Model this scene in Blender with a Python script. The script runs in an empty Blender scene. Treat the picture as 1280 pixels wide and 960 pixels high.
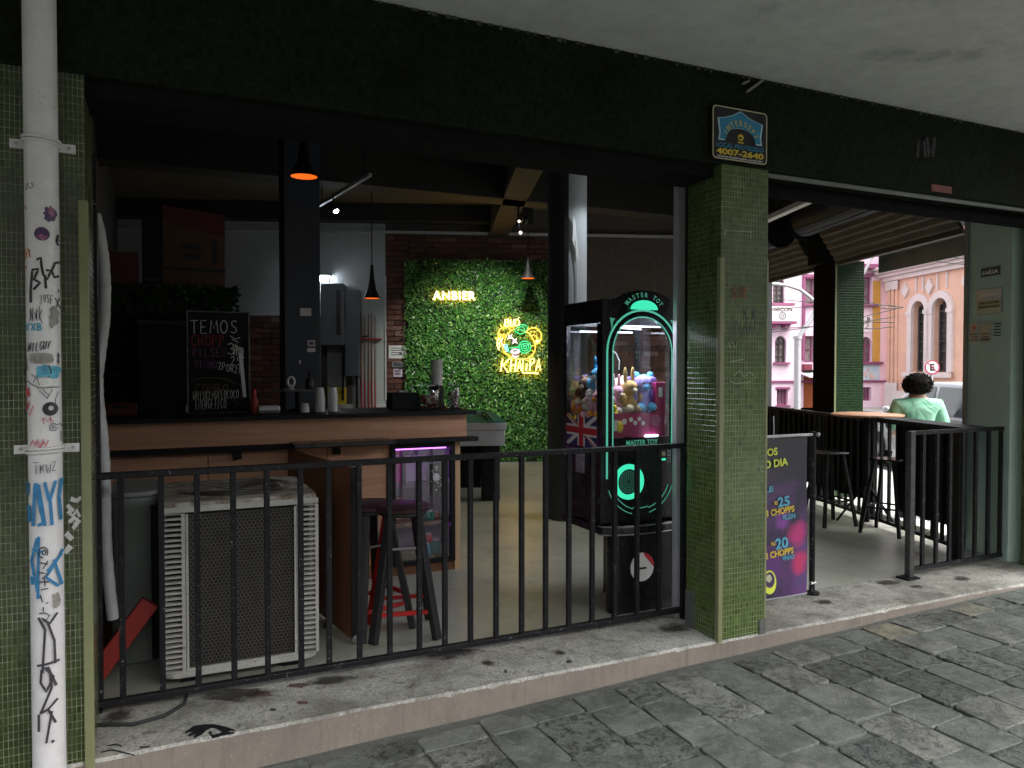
import bpy, bmesh, math, random
from mathutils import Vector, Matrix
random.seed(7)
R_ = math.radians
SC = bpy.context.scene
COL = SC.collection

# ------------------------------------------------------------------ camera
FPX = 960.0
PITCH = math.atan((458 - 480) / FPX)
YAW = math.atan((2710 - 640) / FPX * math.cos(PITCH))      # angle between the view axis and +X (the facade runs along X)
CAM = Vector((0, -3.3, 1.6))
FW = Vector((math.cos(YAW) * math.cos(PITCH), math.sin(YAW) * math.cos(PITCH), math.sin(PITCH)))
RT = Vector((math.sin(YAW), -math.cos(YAW), 0))
UP = RT.cross(FW)
cd = bpy.data.cameras.new('camera'); cam = bpy.data.objects.new('camera', cd); COL.objects.link(cam)
cam.matrix_world = Matrix(((RT.x, UP.x, -FW.x, CAM.x), (RT.y, UP.y, -FW.y, CAM.y), (RT.z, UP.z, -FW.z, CAM.z), (0, 0, 0, 1)))
cd.sensor_width = 36; cd.lens = 36 * FPX / 1280; cd.clip_start = 0.05; cd.clip_end = 600
SC.camera = cam

# ------------------------------------------------------------------ sky, sun, exposure
SUN_EL = R_(58)          # overcast: a broad soft sun from the open street behind and right of the viewer
W = bpy.data.worlds.new('World'); SC.world = W; W.use_nodes = True
wn, wl = W.node_tree.nodes, W.node_tree.links
sky = wn.new('ShaderNodeTexSky'); sky.sky_type = 'NISHITA'; sky.sun_disc = False
sky.sun_elevation = SUN_EL; sky.sun_rotation = math.pi / 2 - math.atan2(-0.75, 0.65)
sky.dust_density = 4; sky.air_density = 1.0
hs = wn.new('ShaderNodeHueSaturation'); hs.inputs['Saturation'].default_value = 0.12
wl.new(sky.outputs[0], hs.inputs['Color']); wl.new(hs.outputs[0], wn['Background'].inputs['Color'])
wn['Background'].inputs['Strength'].default_value = 0.15
sl = bpy.data.lights.new('sun', 'SUN'); sl.energy = 1.4; sl.angle = R_(70); sl.color = (1, 0.96, 0.90)
so = bpy.data.objects.new('sun', sl); COL.objects.link(so)
sdir = Vector((0.65 * math.cos(SUN_EL), -0.75 * math.cos(SUN_EL), math.sin(SUN_EL)))
so.rotation_euler = sdir.to_track_quat('Z', 'Y').to_euler()
SC.view_settings.view_transform = 'Standard'; SC.view_settings.look = 'None'
SC.view_settings.exposure = 2.15; SC.view_settings.gamma = 1
SC.view_settings.use_curve_mapping = False
SC.cycles.use_denoising = True
SC.cycles.max_bounces = 8; SC.cycles.diffuse_bounces = 4; SC.cycles.glossy_bounces = 4
SC.cycles.transparent_max_bounces = 12; SC.cycles.sample_clamp_indirect = 6
SC.cycles.caustics_reflective = False; SC.cycles.caustics_refractive = False

# ------------------------------------------------------------------ survey: sight lines of the camera met with real planes
def ray(x, y): return FW * FPX + RT * (x - 640) + UP * (480 - y)
def PY(x, y, v): d = ray(x, y); return CAM + d * ((v - CAM.y) / d.y)
def PX(x, y, v): d = ray(x, y); return CAM + d * ((v - CAM.x) / d.x)
def PZ(x, y, v): d = ray(x, y); return CAM + d * ((v - CAM.z) / d.z)
def PD(x, y, dist): return CAM + ray(x, y) * (dist / FPX)
def PP(x, y, p, n): d = ray(x, y); return CAM + d * ((p - CAM).dot(n) / d.dot(n))
def to_px(p):
    q = Vector(p) - CAM; z = q.dot(FW)
    if z < 0.1: return (-9999, -9999)
    return (640 + FPX * q.dot(RT) / z, 480 - FPX * q.dot(UP) / z)
TH = R_(19.4)                                              # the side street leaves the facade at this angle
SU = Vector((math.cos(TH), -math.sin(TH), 0)); SV = Vector((math.sin(TH), math.cos(TH), 0))
SIDE = Vector((5.908, 0.378, 0)); BACK = Vector((5.08, 7.652, 0)); FL = 0.1
def S_(a, b, z=0): return SIDE + SU * a + SV * b + Vector((0, 0, z))

# ------------------------------------------------------------------ mesh building
class G:
    def __init__(s): s.v = []; s.f = []; s.mi = []; s.m = 0
    def add(s, vs, fs):
        o = len(s.v); s.v += [tuple(p) for p in vs]
        for f in fs: s.f.append([i + o for i in f]); s.mi.append(s.m)
        return s
    def box(s, x0, x1, y0, y1, z0, z1):
        return s.add([(x0,y0,z0),(x1,y0,z0),(x1,y1,z0),(x0,y1,z0),(x0,y0,z1),(x1,y0,z1),(x1,y1,z1),(x0,y1,z1)],
                     [(0,3,2,1),(4,5,6,7),(0,1,5,4),(1,2,6,5),(2,3,7,6),(3,0,4,7)])
    def beam(s, p0, p1, w, h, up=(0, 0, 1)):                # a bar of section w x h from p0 to p1
        p0, p1 = Vector(p0), Vector(p1); d = (p1 - p0).normalized(); u = Vector(up)
        if abs(d.dot(u)) > .95: u = Vector((0, 1, 0))
        a = d.cross(u).normalized() * (w / 2); b = a.cross(d).normalized() * (h / 2)
        vs = [p0-a-b, p0+a-b, p0+a+b, p0-a+b, p1-a-b, p1+a-b, p1+a+b, p1-a+b]
        return s.add(vs, [(0,3,2,1),(4,5,6,7),(0,1,5,4),(1,2,6,5),(2,3,7,6),(3,0,4,7)])
    def taper(s, p0, p1, r0, r1, n=12, caps=True):
        p0, p1 = Vector(p0), Vector(p1); d = (p1 - p0).normalized()
        u = Vector((0, 0, 1)) if abs(d.z) < .95 else Vector((1, 0, 0))
        a = d.cross(u).normalized(); b = a.cross(d)
        vs = []
        for p, r in ((p0, r0), (p1, r1)):
            for i in range(n):
                t = 2 * math.pi * i / n; vs.append(p + a * (r * math.cos(t)) + b * (r * math.sin(t)))
        fs = [(i, (i + 1) % n, n + (i + 1) % n, n + i) for i in range(n)]
        if caps: fs += [tuple(range(n - 1, -1, -1)), tuple(range(n, 2 * n))]
        return s.add(vs, fs)
    def tube(s, pts, r, n=8, closed=False):
        P = [Vector(p) for p in pts]; N = len(P); vs = []; prev = None
        for i, p in enumerate(P):
            if closed: d = P[(i + 1) % N] - P[i - 1]
            else: d = P[min(i + 1, N - 1)] - P[max(i - 1, 0)]
            if d.length < 1e-9: d = Vector((0, 0, 1))
            d.normalize()
            if prev is None:
                u = Vector((0, 0, 1)) if abs(d.z) < .9 else Vector((0, 1, 0)); a = d.cross(u).normalized()
            else:
                a = prev - d * prev.dot(d)
                a = a.normalized() if a.length > 1e-6 else d.orthogonal().normalized()
            prev = a; b = d.cross(a)
            rr = r[i] if isinstance(r, (list, tuple)) else r
            for k in range(n):
                t = 2 * math.pi * k / n; vs.append(p + a * (rr * math.cos(t)) + b * (rr * math.sin(t)))
        fs = []
        for i in range(N if closed else N - 1):
            j = (i + 1) % N
            fs += [(i*n+k, i*n+(k+1) % n, j*n+(k+1) % n, j*n+k) for k in range(n)]
        if not closed: fs += [tuple(range(n - 1, -1, -1)), tuple(range((N-1)*n, N*n))]
        return s.add(vs, fs)
    def lathe(s, prof, cx=0, cy=0, n=20, z0=0):
        vs = []; fs = []
        for r, z in prof:
            for k in range(n):
                t = 2 * math.pi * k / n; vs.append((cx + r * math.cos(t), cy + r * math.sin(t), z0 + z))
        for i in range(len(prof) - 1):
            fs += [(i*n+k, i*n+(k+1) % n, (i+1)*n+(k+1) % n, (i+1)*n+k) for k in range(n)]
        if prof[0][0] > 1e-4: fs.append(tuple(range(n - 1, -1, -1)))
        if prof[-1][0] > 1e-4: fs.append(tuple(range((len(prof)-1)*n, len(prof)*n)))
        return s.add(vs, fs)
    def prism(s, poly, y0, y1):                             # polygon in x,z (counter-clockwise seen from -y) pushed from y0 to y1
        n = len(poly)
        vs = [(x, y0, z) for x, z in poly] + [(x, y1, z) for x, z in poly]
        return s.add(vs, [tuple(range(n)), tuple(range(2*n-1, n-1, -1))] + [((i+1) % n, i, n+i, n+(i+1) % n) for i in range(n)])
    def plate(s, poly, z0, z1):                             # polygon in x,y pushed from z0 to z1
        n = len(poly)
        vs = [(x, y, z0) for x, y in poly] + [(x, y, z1) for x, y in poly]
        return s.add(vs, [tuple(range(n-1, -1, -1)), tuple(range(n, 2*n))] + [(i, (i+1) % n, n+(i+1) % n, n+i) for i in range(n)])
    def ball(s, c, rx, ry=None, rz=None, seg=14, ring=9):
        ry = ry or rx; rz = rz or rx; vs = [(c[0], c[1], c[2] - rz)]; fs = []
        for i in range(1, ring):
            ph = -math.pi / 2 + math.pi * i / ring
            for k in range(seg):
                t = 2 * math.pi * k / seg
                vs.append((c[0] + rx*math.cos(ph)*math.cos(t), c[1] + ry*math.cos(ph)*math.sin(t), c[2] + rz*math.sin(ph)))
        vs.append((c[0], c[1], c[2] + rz)); last = len(vs) - 1
        for k in range(seg):
            fs.append((0, 1 + (k+1) % seg, 1 + k)); fs.append((last, last - seg + k, last - seg + (k+1) % seg))
        for i in range(ring - 2):
            a = 1 + i * seg; b = a + seg
            fs += [(a+k, a+(k+1) % seg, b+(k+1) % seg, b+k) for k in range(seg)]
        return s.add(vs, fs)
    def quad(s, a, b, c, d): return s.add([a, b, c, d], [(0, 1, 2, 3)])
    def ribbon(s, pts, w, mp, off=0.0, cap=True):           # flat stroke: 2-D points, width, map (u, v, offset) -> place
        P = [Vector((p[0], p[1])) for p in pts]; L = []; N = len(P)
        if N < 2: return s
        ww = w if isinstance(w, (list, tuple)) else [w] * N
        if cap:
            d0 = (P[0] - P[1]); d1 = (P[-1] - P[-2])
            if d0.length > 0: P[0] = P[0] + d0.normalized() * ww[0] * .3
            if d1.length > 0: P[-1] = P[-1] + d1.normalized() * ww[-1] * .3
        for i in range(N):
            d = P[min(i+1, N-1)] - P[max(i-1, 0)]
            d = d.normalized() if d.length > 1e-9 else Vector((1, 0))
            nrm = Vector((-d.y, d.x)) * (ww[i] / 2)
            L.append((P[i] + nrm, P[i] - nrm))
        vs = []
        for a, b in L: vs += [mp(a.x, a.y, off), mp(b.x, b.y, off)]
        return s.add(vs, [(2*i, 2*i+1, 2*i+3, 2*i+2) for i in range(N-1)])
    def build(s, name, mats, parent=None, loc=None, rot=None, bevel=0, smooth=0, seg=2, kind=None, label=None):
        me = bpy.data.meshes.new(name); me.from_pydata(s.v, [], s.f)
        if not isinstance(mats, (list, tuple)): mats = [mats]
        for m in mats: me.materials.append(m)
        if len(mats) > 1: me.polygons.foreach_set('material_index', s.mi)
        me.update(); 
        if smooth:
            me.polygons.foreach_set('use_smooth', [True] * len(me.polygons)); me.set_sharp_from_angle(angle=R_(smooth))
        o = bpy.data.objects.new(name, me); COL.objects.link(o)
        if parent: o.parent = parent
        if loc is not None: o.location = loc
        if rot is not None: o.rotation_euler = rot
        if bevel:
            b = o.modifiers.new('bevel', 'BEVEL'); b.width = bevel; b.segments = seg; b.limit_method = 'ANGLE'; b.angle_limit = R_(35)
        if kind: o['kind'] = kind
        if label: o['label'] = label
        return o

def tag(o, label=None, cat=None, group=None, kind=None):
    if label: o['label'] = label
    if cat: o['category'] = cat
    if group: o['group'] = group
    if kind: o['kind'] = kind
    return o
def thing(name, label, cat, loc=(0, 0, 0), rz=0.0, group=None):
    o = bpy.data.objects.new(name, None); COL.objects.link(o); o.empty_display_size = .1
    o.location = loc; o.rotation_euler = (0, 0, rz)
    return tag(o, label, cat, group)
def inv(o):
    """world point -> local point of a thing"""
    M = (Matrix.Translation(o.location) @ o.rotation_euler.to_matrix().to_4x4()).inverted()
    return lambda p: M @ Vector(p)
def copy_tree(o, parent=None):
    c = o.copy(); COL.objects.link(c)
    if parent: c.parent = parent
    for ch in [x for x in bpy.data.objects if x.parent == o]: copy_tree(ch, c)
    return c

# ------------------------------------------------------------------ lettering
def font_mesh(body, size=1.0, extrude=0.0005, align='CENTER', shear=0.0, bold=0.0, outline=0.0, spacing=1.0):
    cu = bpy.data.curves.new('tmp', 'FONT'); cu.body = body; cu.size = size; cu.align_x = align; cu.align_y = 'CENTER'
    cu.shear = shear; cu.space_character = spacing; cu.resolution_u = 3
    if outline: cu.fill_mode = 'NONE'; cu.bevel_depth = outline; cu.bevel_resolution = 1
    else: cu.extrude = extrude; cu.offset = bold
    ob = bpy.data.objects.new('tmp', cu); COL.objects.link(ob)
    dg = bpy.context.evaluated_depsgraph_get(); dg.update()
    me = bpy.data.meshes.new_from_object(ob.evaluated_get(dg))
    bpy.data.objects.remove(ob); bpy.data.curves.remove(cu)
    return me
def lettering(body, mat, parent, loc, rot, width=None, height=None, name='lettering', **kw):
    me = font_mesh(body, **kw); me.materials.clear(); me.materials.append(mat)
    xs = [v.co.x for v in me.vertices]; ys = [v.co.y for v in me.vertices]
    sx = width / (max(xs) - min(xs)) if width else 1
    sy = height / (max(ys) - min(ys)) if height else (sx if width else 1)
    if not width: sx = sy
    cx, cy = (max(xs) + min(xs)) / 2, (max(ys) + min(ys)) / 2
    for v in me.vertices: v.co.x = (v.co.x - cx) * sx; v.co.y = (v.co.y - cy) * sy
    o = bpy.data.objects.new(name, me); COL.objects.link(o); o.parent = parent; o.location = loc; o.rotation_euler = rot
    return o
def arc_lettering(body, mat, parent, cx, cz, y, r, a0, a1, h, name='lettering', fit=0.8, ell=1.0):
    """letters along an arc in the x,z plane, facing -y; angles in degrees from +x"""
    bm = bmesh.new(); n = len(body)
    for i, ch in enumerate(body):
        if ch == ' ': continue
        a = R_(a0 + (a1 - a0) * (i + .5) / n); me = font_mesh(ch, bold=0.012)
        xs = [v.co.x for v in me.vertices]; ys = [v.co.y for v in me.vertices]
        step = abs(R_(a1 - a0)) * r / n
        sx = min(step * fit / max(1e-6, max(xs) - min(xs)), h * 1.1); sy = h / max(1e-6, max(ys) - min(ys))
        mx, my = (max(xs)+min(xs))/2, (max(ys)+min(ys))/2
        ca, sa = math.sin(a), -math.cos(a)
        for v in me.vertices:
            lx, lz = (v.co.x - mx) * sx, (v.co.y - my) * sy
            X = cx + math.cos(a) * r + lx * ca + lz * math.cos(a)
            Z = cz + (math.sin(a) * r + lx * sa + lz * math.sin(a)) * ell
            v.co = (X, y - v.co.z, Z)
        bm.from_mesh(me); bpy.data.meshes.remove(me)
    me = bpy.data.meshes.new(name); bm.to_mesh(me); bm.free(); me.materials.append(mat)
    o = bpy.data.objects.new(name, me); COL.objects.link(o); o.parent = parent
    return o
def circ(cx, cy, rx, ry, a0=0, a1=360, n=12):
    return [(cx + rx*math.cos(R_(a0+(a1-a0)*i/n)), cy + ry*math.sin(R_(a0+(a1-a0)*i/n))) for i in range(n+1)]
# hand-written strokes, unit cell 0..1 wide, 0 (base) .. 1 (top)
HAND = {
 'A': [[(0,0),(.45,1),(.9,0)],[(.2,.38),(.72,.38)]], 'B': [[(.1,0),(.1,1)],[(.1,1),(.6,.95),(.7,.75),(.55,.55),(.1,.52)],[(.1,.52),(.7,.42),(.8,.2),(.6,.02),(.1,0)]],
 'C': [circ(.5,.5,.45,.5,50,310,9)], 'D': [[(.1,0),(.1,1)],[(.1,1),(.6,.92),(.85,.5),(.6,.08),(.1,0)]],
 'E': [[(.75,1),(.1,1),(.1,0),(.8,0)],[(.1,.5),(.6,.52)]], 'F': [[(.8,1),(.1,1),(.1,0)],[(.1,.52),(.6,.52)]],
 'G': [circ(.5,.5,.42,.5,50,330,9)+[(.9,.45),(.55,.45)]], 'H': [[(.1,0),(.12,1)],[(.8,0),(.78,1)],[(.1,.5),(.8,.52)]],
 'I': [[(.4,0),(.42,1)]], 'J': [[(.7,1),(.7,.25),(.5,0),(.2,.1)]], 'K': [[(.1,0),(.1,1)],[(.8,1),(.12,.48),(.85,0)]], 'L': [[(.1,1),(.1,0),(.75,.02)]],
 'M': [[(.02,0),(.15,1),(.5,.35),(.82,1),(.98,0)]], 'N': [[(.1,0),(.12,1),(.8,0),(.82,1)]], 'O': [circ(.48,.5,.42,.5,90,450,12)],
 'P': [[(.1,0),(.1,1)],[(.1,1),(.65,.97),(.78,.75),(.6,.52),(.1,.48)]], 'R': [[(.1,0),(.1,1)],[(.1,1),(.65,.97),(.78,.75),(.6,.52),(.1,.48)],[(.4,.5),(.85,0)]],
 'S': [[(.8,.88),(.5,1),(.2,.85),(.25,.6),(.7,.42),(.8,.18),(.5,0),(.12,.12)]], 'T': [[(0,1),(.9,1)],[(.45,1),(.47,0)]], 'U': [[(.1,1),(.12,.25),(.35,0),(.6,.05),(.78,.3),(.8,1)]],
 'V': [[(.05,1),(.42,0),(.85,1)]], 'W': [[(0,1),(.22,0),(.48,.65),(.72,0),(.98,1)]], 'X': [[(.05,0),(.8,1)],[(.05,1),(.82,0)]], 'Y': [[(.02,1),(.42,.5),(.85,1)],[(.42,.5),(.42,0)]], 'Z': [[(.05,1),(.8,1),(.05,0),(.85,0)]],
 '0': [circ(.45,.5,.36,.5,90,450,12)], '2': [[(.1,.8),(.3,1),(.65,.98),(.75,.72),(.1,0),(.85,.02)]], '3': [[(.12,.9),(.5,1),(.75,.8),(.6,.55),(.35,.52),(.7,.45),(.82,.2),(.5,0),(.1,.12)]],
 '5': [[(.8,1),(.2,1),(.15,.55),(.55,.6),(.8,.35),(.6,.03),(.1,.08)]], '/': [[(.1,-.1),(.8,1.1)]], '-': [[(.1,.45),(.75,.45)]], '+': [[(.1,.45),(.75,.45)],[(.42,.15),(.42,.75)]], '.': [[(.3,0),(.4,.03)]],
 'i': [[(.4,0),(.4,.62)],[(.4,.85),(.42,.9)]], '@': [circ(.45,.5,.18,.2,0,360,8), circ(.45,.5,.42,.45,0,320,10)], '*': [[(.1,.2),(.8,.8)],[(.1,.8),(.8,.2)],[(.45,.05),(.45,.95)]], ' ': [],
}
def hand(text, x0, y0, x1, y1, slope=0.0, jit=0.0, slant=0.0):
    """strokes of a hand-written line set in the box x0..x1, y0 (top) .. y1 (bottom), image-like axes; slope tilts the base line"""
    n = len(text); cw = (x1 - x0) / n; out = []
    for i, ch in enumerate(text):
        for st in HAND.get(ch, []):
            jx, jy = random.uniform(-jit, jit), random.uniform(-jit, jit)
            pl = []
            for (a, b) in st:
                X = x0 + cw * (i + .08 + a * .82) + slant * b * (y1 - y0) + jx * cw; Y = y1 - b * (y1 - y0) + slope * (X - x0) + jy * (y1 - y0)
                pl.append((X, Y))
            out.append(pl)
    return out

# ------------------------------------------------------------------ materials
class N:
    """small node helper"""
    def __init__(s, name):
        s.m = bpy.data.materials.new(name); s.m.use_nodes = True; s.t = s.m.node_tree; s.b = s.t.nodes['Principled BSDF']
    def n(s, ty, **kw):
        x = s.t.nodes.new(ty)
        for k, v in kw.items(): setattr(x, k, v)
        return x
    def l(s, a, b): s.t.links.new(a, b)
    def coord(s, kind='Object', scale=None):
        c = s.n('ShaderNodeTexCoord').outputs[kind]
        if scale is None: return c
        mp = s.n('ShaderNodeMapping'); s.l(c, mp.inputs[0]); mp.inputs['Scale'].default_value = scale; return mp.outputs[0]
    def noise(s, scale, detail=4, rough=.6, vec=None, dist=0):
        x = s.n('ShaderNodeTexNoise'); x.inputs['Scale'].default_value = scale; x.inputs['Detail'].default_value = detail
        x.inputs['Roughness'].default_value = rough; x.inputs['Distortion'].default_value = dist
        s.l(vec if vec else s.coord(), x.inputs['Vector']); return x.outputs['Fac']
    def ramp(s, fac, stops):
        r = s.n('ShaderNodeValToRGB'); e = r.color_ramp.elements
        while len(e) < len(stops): e.new(.5)
        for k, (p, c) in enumerate(stops): e[k].position = p; e[k].color = (c[0], c[1], c[2], 1) if not isinstance(c, (int, float)) else (c, c, c, 1)
        s.l(fac, r.inputs[0]); return r.outputs[0]
    def mix(s, fac, a, b, mode='MIX'):
        x = s.n('ShaderNodeMix', data_type='RGBA', blend_type=mode)
        for sock, val in ((x.inputs[0], fac), (x.inputs[6], a), (x.inputs[7], b)):
            if isinstance(val, bpy.types.NodeSocket): s.l(val, sock)
            elif isinstance(val, (int, float)): sock.default_value = val
            else: sock.default_value = (val[0], val[1], val[2], 1)
        return x.outputs[2]
    def math(s, op, a, b=0.0):
        x = s.n('ShaderNodeMath', operation=op)
        for sock, val in ((x.inputs[0], a), (x.inputs[1], b)):
            if isinstance(val, bpy.types.NodeSocket): s.l(val, sock)
            else: sock.default_value = val
        return x.outputs[0]
    def bump(s, h, strength=.3, dist=.002, nrm=None):
        x = s.n('ShaderNodeBump'); x.inputs['Strength'].default_value = strength; x.inputs['Distance'].default_value = dist
        s.l(h, x.inputs['Height'])
        if nrm: s.l(nrm, x.inputs['Normal'])
        return x.outputs[0]
    def set(s, **kw):
        for k, v in kw.items():
            k = {'color': 'Base Color', 'rough': 'Roughness', 'metal': 'Metallic', 'spec': 'Specular IOR Level', 'normal': 'Normal', 'emit': 'Emission Color', 'power': 'Emission Strength', 'alpha': 'Alpha'}.get(k, k)
            i = s.b.inputs[k]
            if isinstance(v, bpy.types.NodeSocket): s.l(v, i)
            elif isinstance(v, (int, float)): i.default_value = v
            else: i.default_value = (v[0], v[1], v[2], 1)
        return s.m
def lighten(c, k): return tuple(min(1, x * k) for x in c)
def plain(name, c, rough=.5, metal=0, vary=.25, scale=9, bump=.12, bscale=60, c2=None, spec=.5):
    """painted / plain surface with blotches, fine relief and uneven gloss"""
    n = N(name); f = n.noise(scale, 5, .65)
    col = n.mix(n.ramp(f, [(.3, 0), (.72, 1)]), lighten(c, 1 - vary), c2 or lighten(c, 1 + vary * .6))
    g = n.noise(scale * 2.3, 4)
    rr = n.math('ADD', n.math('MULTIPLY', g, .25), rough - .12)
    n.set(color=col, rough=rr, metal=metal, spec=spec)
    if bump: n.set(normal=n.bump(n.noise(bscale, 3), bump, .003))
    return n.m
def worn(name, c, under, amount=.62, rough=.45, scale=35, spec=.5):
    """paint chipped through to what lies under it"""
    n = N(name); gp = n.n('ShaderNodeNewGeometry').outputs['Position']; f = n.noise(scale, 6, .7, vec=gp); f2 = n.noise(scale * .2, 3, vec=gp)
    k = n.ramp(n.math('ADD', n.math('MULTIPLY', f, .7), n.math('MULTIPLY', f2, .3)), [(amount, 0), (amount + .035, 1)])
    n.set(color=n.mix(k, n.mix(n.noise(8), lighten(c, .75), lighten(c, 1.3)), under), rough=n.math('ADD', n.math('MULTIPLY', f, .3), rough - .1), spec=spec, normal=n.bump(k, .3, .001))
    return n.m
def glow(name, c, power):
    n = N(name); n.set(color=(.02, .02, .02), emit=c, power=power * .45, rough=.4); return n.m
def glass(name, tint=(1, 1, 1), refl=.06, rough=.02, dirt=0.0):
    n = N(name); out = n.t.nodes['Material Output']
    tr = n.n('ShaderNodeBsdfTransparent'); tr.inputs[0].default_value = (*tint, 1)
    gl = n.n('ShaderNodeBsdfGlossy'); gl.inputs['Roughness'].default_value = rough
    lw = n.n('ShaderNodeLayerWeight'); lw.inputs[0].default_value = .5; fz = n.math('ADD', n.math('MULTIPLY', n.math('POWER', lw.outputs['Facing'], 4), .6), refl)
    mx = n.n('ShaderNodeMixShader'); n.l(fz, mx.inputs[0]); n.l(tr.outputs[0], mx.inputs[1]); n.l(gl.outputs[0], mx.inputs[2])
    last = mx.outputs[0]
    if dirt:
        df = n.n('ShaderNodeBsdfDiffuse'); df.inputs[0].default_value = (.5, .5, .5, 1); m2 = n.n('ShaderNodeMixShader')
        n.l(n.math('MULTIPLY', n.noise(6, 5), dirt), m2.inputs[0]); n.l(last, m2.inputs[1]); n.l(df.outputs[0], m2.inputs[2]); last = m2.outputs[0]
    n.l(last, out.inputs[0]); return n.m
def mosaic(name, tw, th_, dark, light, grout, grime, spec=.55, dull=0.0):
    """small glazed tiles: grid of tiles of tw x th_ on any upright face"""
    n = N(name); sp = n.n('ShaderNodeSeparateXYZ'); n.l(n.coord(), sp.inputs[0])
    cb = n.n('ShaderNodeCombineXYZ'); n.l(n.math('ADD', sp.outputs[0], sp.outputs[1]), cb.inputs[0]); n.l(sp.outputs[2], cb.inputs[1])
    # rows and columns wander a little, as hand-laid sheets do
    wob = n.n('ShaderNodeTexNoise'); wob.inputs['Scale'].default_value = 3.0; n.l(n.coord(), wob.inputs['Vector'])
    av = n.n('ShaderNodeVectorMath', operation='MULTIPLY_ADD'); n.l(wob.outputs['Color'], av.inputs[0]); av.inputs[1].default_value = (.010, .010, 0); n.l(cb.outputs[0], av.inputs[2])
    br = n.n('ShaderNodeTexBrick'); br.offset = 0; br.squash = 1
    n.l(av.outputs[0], br.inputs['Vector'])
    for k, v in (('Scale', 1.0), ('Mortar Size', .0011), ('Mortar Smooth', .25), ('Bias', 0.0), ('Brick Width', tw), ('Row Height', th_)): br.inputs[k].default_value = v
    br.inputs['Color1'].default_value = (*dark, 1); br.inputs['Color2'].default_value = (*light, 1); br.inputs['Mortar'].default_value = (*grout, 1)
    big = n.noise(1.6, 6, .7); fine = n.noise(14, 5, .7)
    s2 = n.n('ShaderNodeSeparateXYZ'); n.l(av.outputs[0], s2.inputs[0]); c2_ = n.n('ShaderNodeCombineXYZ')
    n.l(n.math('FLOOR', n.math('DIVIDE', s2.outputs[0], tw)), c2_.inputs[0]); n.l(n.math('FLOOR', n.math('DIVIDE', s2.outputs[1], th_)), c2_.inputs[1])
    wn_ = n.n('ShaderNodeTexWhiteNoise'); wn_.noise_dimensions = '2D'; n.l(c2_.outputs[0], wn_.inputs['Vector']); wv = wn_.outputs['Value']
    each = n.ramp(wv, [(0, .66), (.5, .95), (.975, 1.0), (.985, .55), (1, .42)])
    # grout shows only where the dirt has been scrubbed out of it
    gk = n.math('MULTIPLY', br.outputs['Fac'], n.ramp(n.noise(7, 5, .75), [(.42, .15), (.62, 1)]))
    tile = n.mix(n.ramp(fine, [(.35, .0), (.75, .55)]), br.outputs['Color'], lighten(dark, .6))
    tile = n.mix(br.outputs['Fac'], n.mix(1.0, tile, each, 'MULTIPLY'), lighten(dark, .6))
    col = n.mix(gk, tile, grout)
    col = n.mix(n.ramp(big, [(.45, 0), (.78, .75)]), col, grime)
    n.set(color=col, rough=n.math('ADD', n.math('MULTIPLY', br.outputs['Fac'], .4), n.math('ADD', n.math('MULTIPLY', fine, .35), dull)), spec=spec,
          normal=n.bump(n.math('ADD', n.math('MULTIPLY', br.outputs['Fac'], -1.0), n.math('MULTIPLY', n.noise(90, 2), .5)), .55, .0015))
    return n.m
def wood(name, c, c2, rough=.5, axis='X', scale=1.0, spec=.4):
    n = N(name); sc = {'X': (1.2, 22, 22), 'Y': (22, 1.2, 22), 'Z': (22, 22, 1.2)}[axis]
    v = n.coord(scale=tuple(a * scale for a in sc)); f = n.noise(1.0, 6, .65, vec=v, dist=.6); f2 = n.noise(2.5, 3)
    col = n.mix(n.ramp(f, [(.3, 0), (.7, 1)]), c, c2); col = n.mix(n.math('MULTIPLY', f2, .35), col, lighten(c, .6))
    n.set(color=col, rough=n.math('ADD', n.math('MULTIPLY', f, .2), rough - .1), spec=spec, normal=n.bump(f, .08, .001)); return n.m

M = {}
M['tile'] = mosaic('green_mosaic', .0195, .029, (.068, .112, .026), (.118, .178, .048), (.38, .41, .25), (.030, .048, .014))
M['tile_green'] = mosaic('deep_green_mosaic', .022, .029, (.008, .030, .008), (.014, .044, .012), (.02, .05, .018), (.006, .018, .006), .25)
M['tile_dark'] = mosaic('olive_mosaic', .0155, .029, (.040, .060, .016), (.075, .100, .030), (.42, .43, .30), (.022, .030, .011))
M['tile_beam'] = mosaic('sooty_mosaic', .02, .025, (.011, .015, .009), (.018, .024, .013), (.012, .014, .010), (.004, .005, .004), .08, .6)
M['trim'] = worn('olive_trim_paint', (.20, .21, .105), (.36, .34, .25), .66, .5, 22)
M['black'] = plain('black_paint', (.009, .009, .010), .6, 0, .4, 12, .1, spec=.2)
M['black_worn'] = worn('chipped_black_paint', (.010, .010, .012), (.26, .255, .25), .590, .5, 110, .18)
M['black_gloss'] = plain('black_gloss', (.007, .007, .009), .25, 0, .3, 10, .03, spec=.5)
M['white_paint'] = plain('white_paint', (.62, .62, .60), .5, 0, .18, 8, .08)
n = N('pipe_paint'); f = n.noise(9, 7, .7); f2 = n.noise(60, 4, .7)
n.set(color=n.mix(n.ramp(f2, [(.62, 0), (.72, .55)]), n.mix(n.ramp(f, [(.35, 0), (.75, 1)]), (.80, .78, .79), (.62, .60, .60)), (.33, .31, .30)), rough=.42, normal=n.bump(f2, .15, .001)); M['pipe'] = n.m
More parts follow.
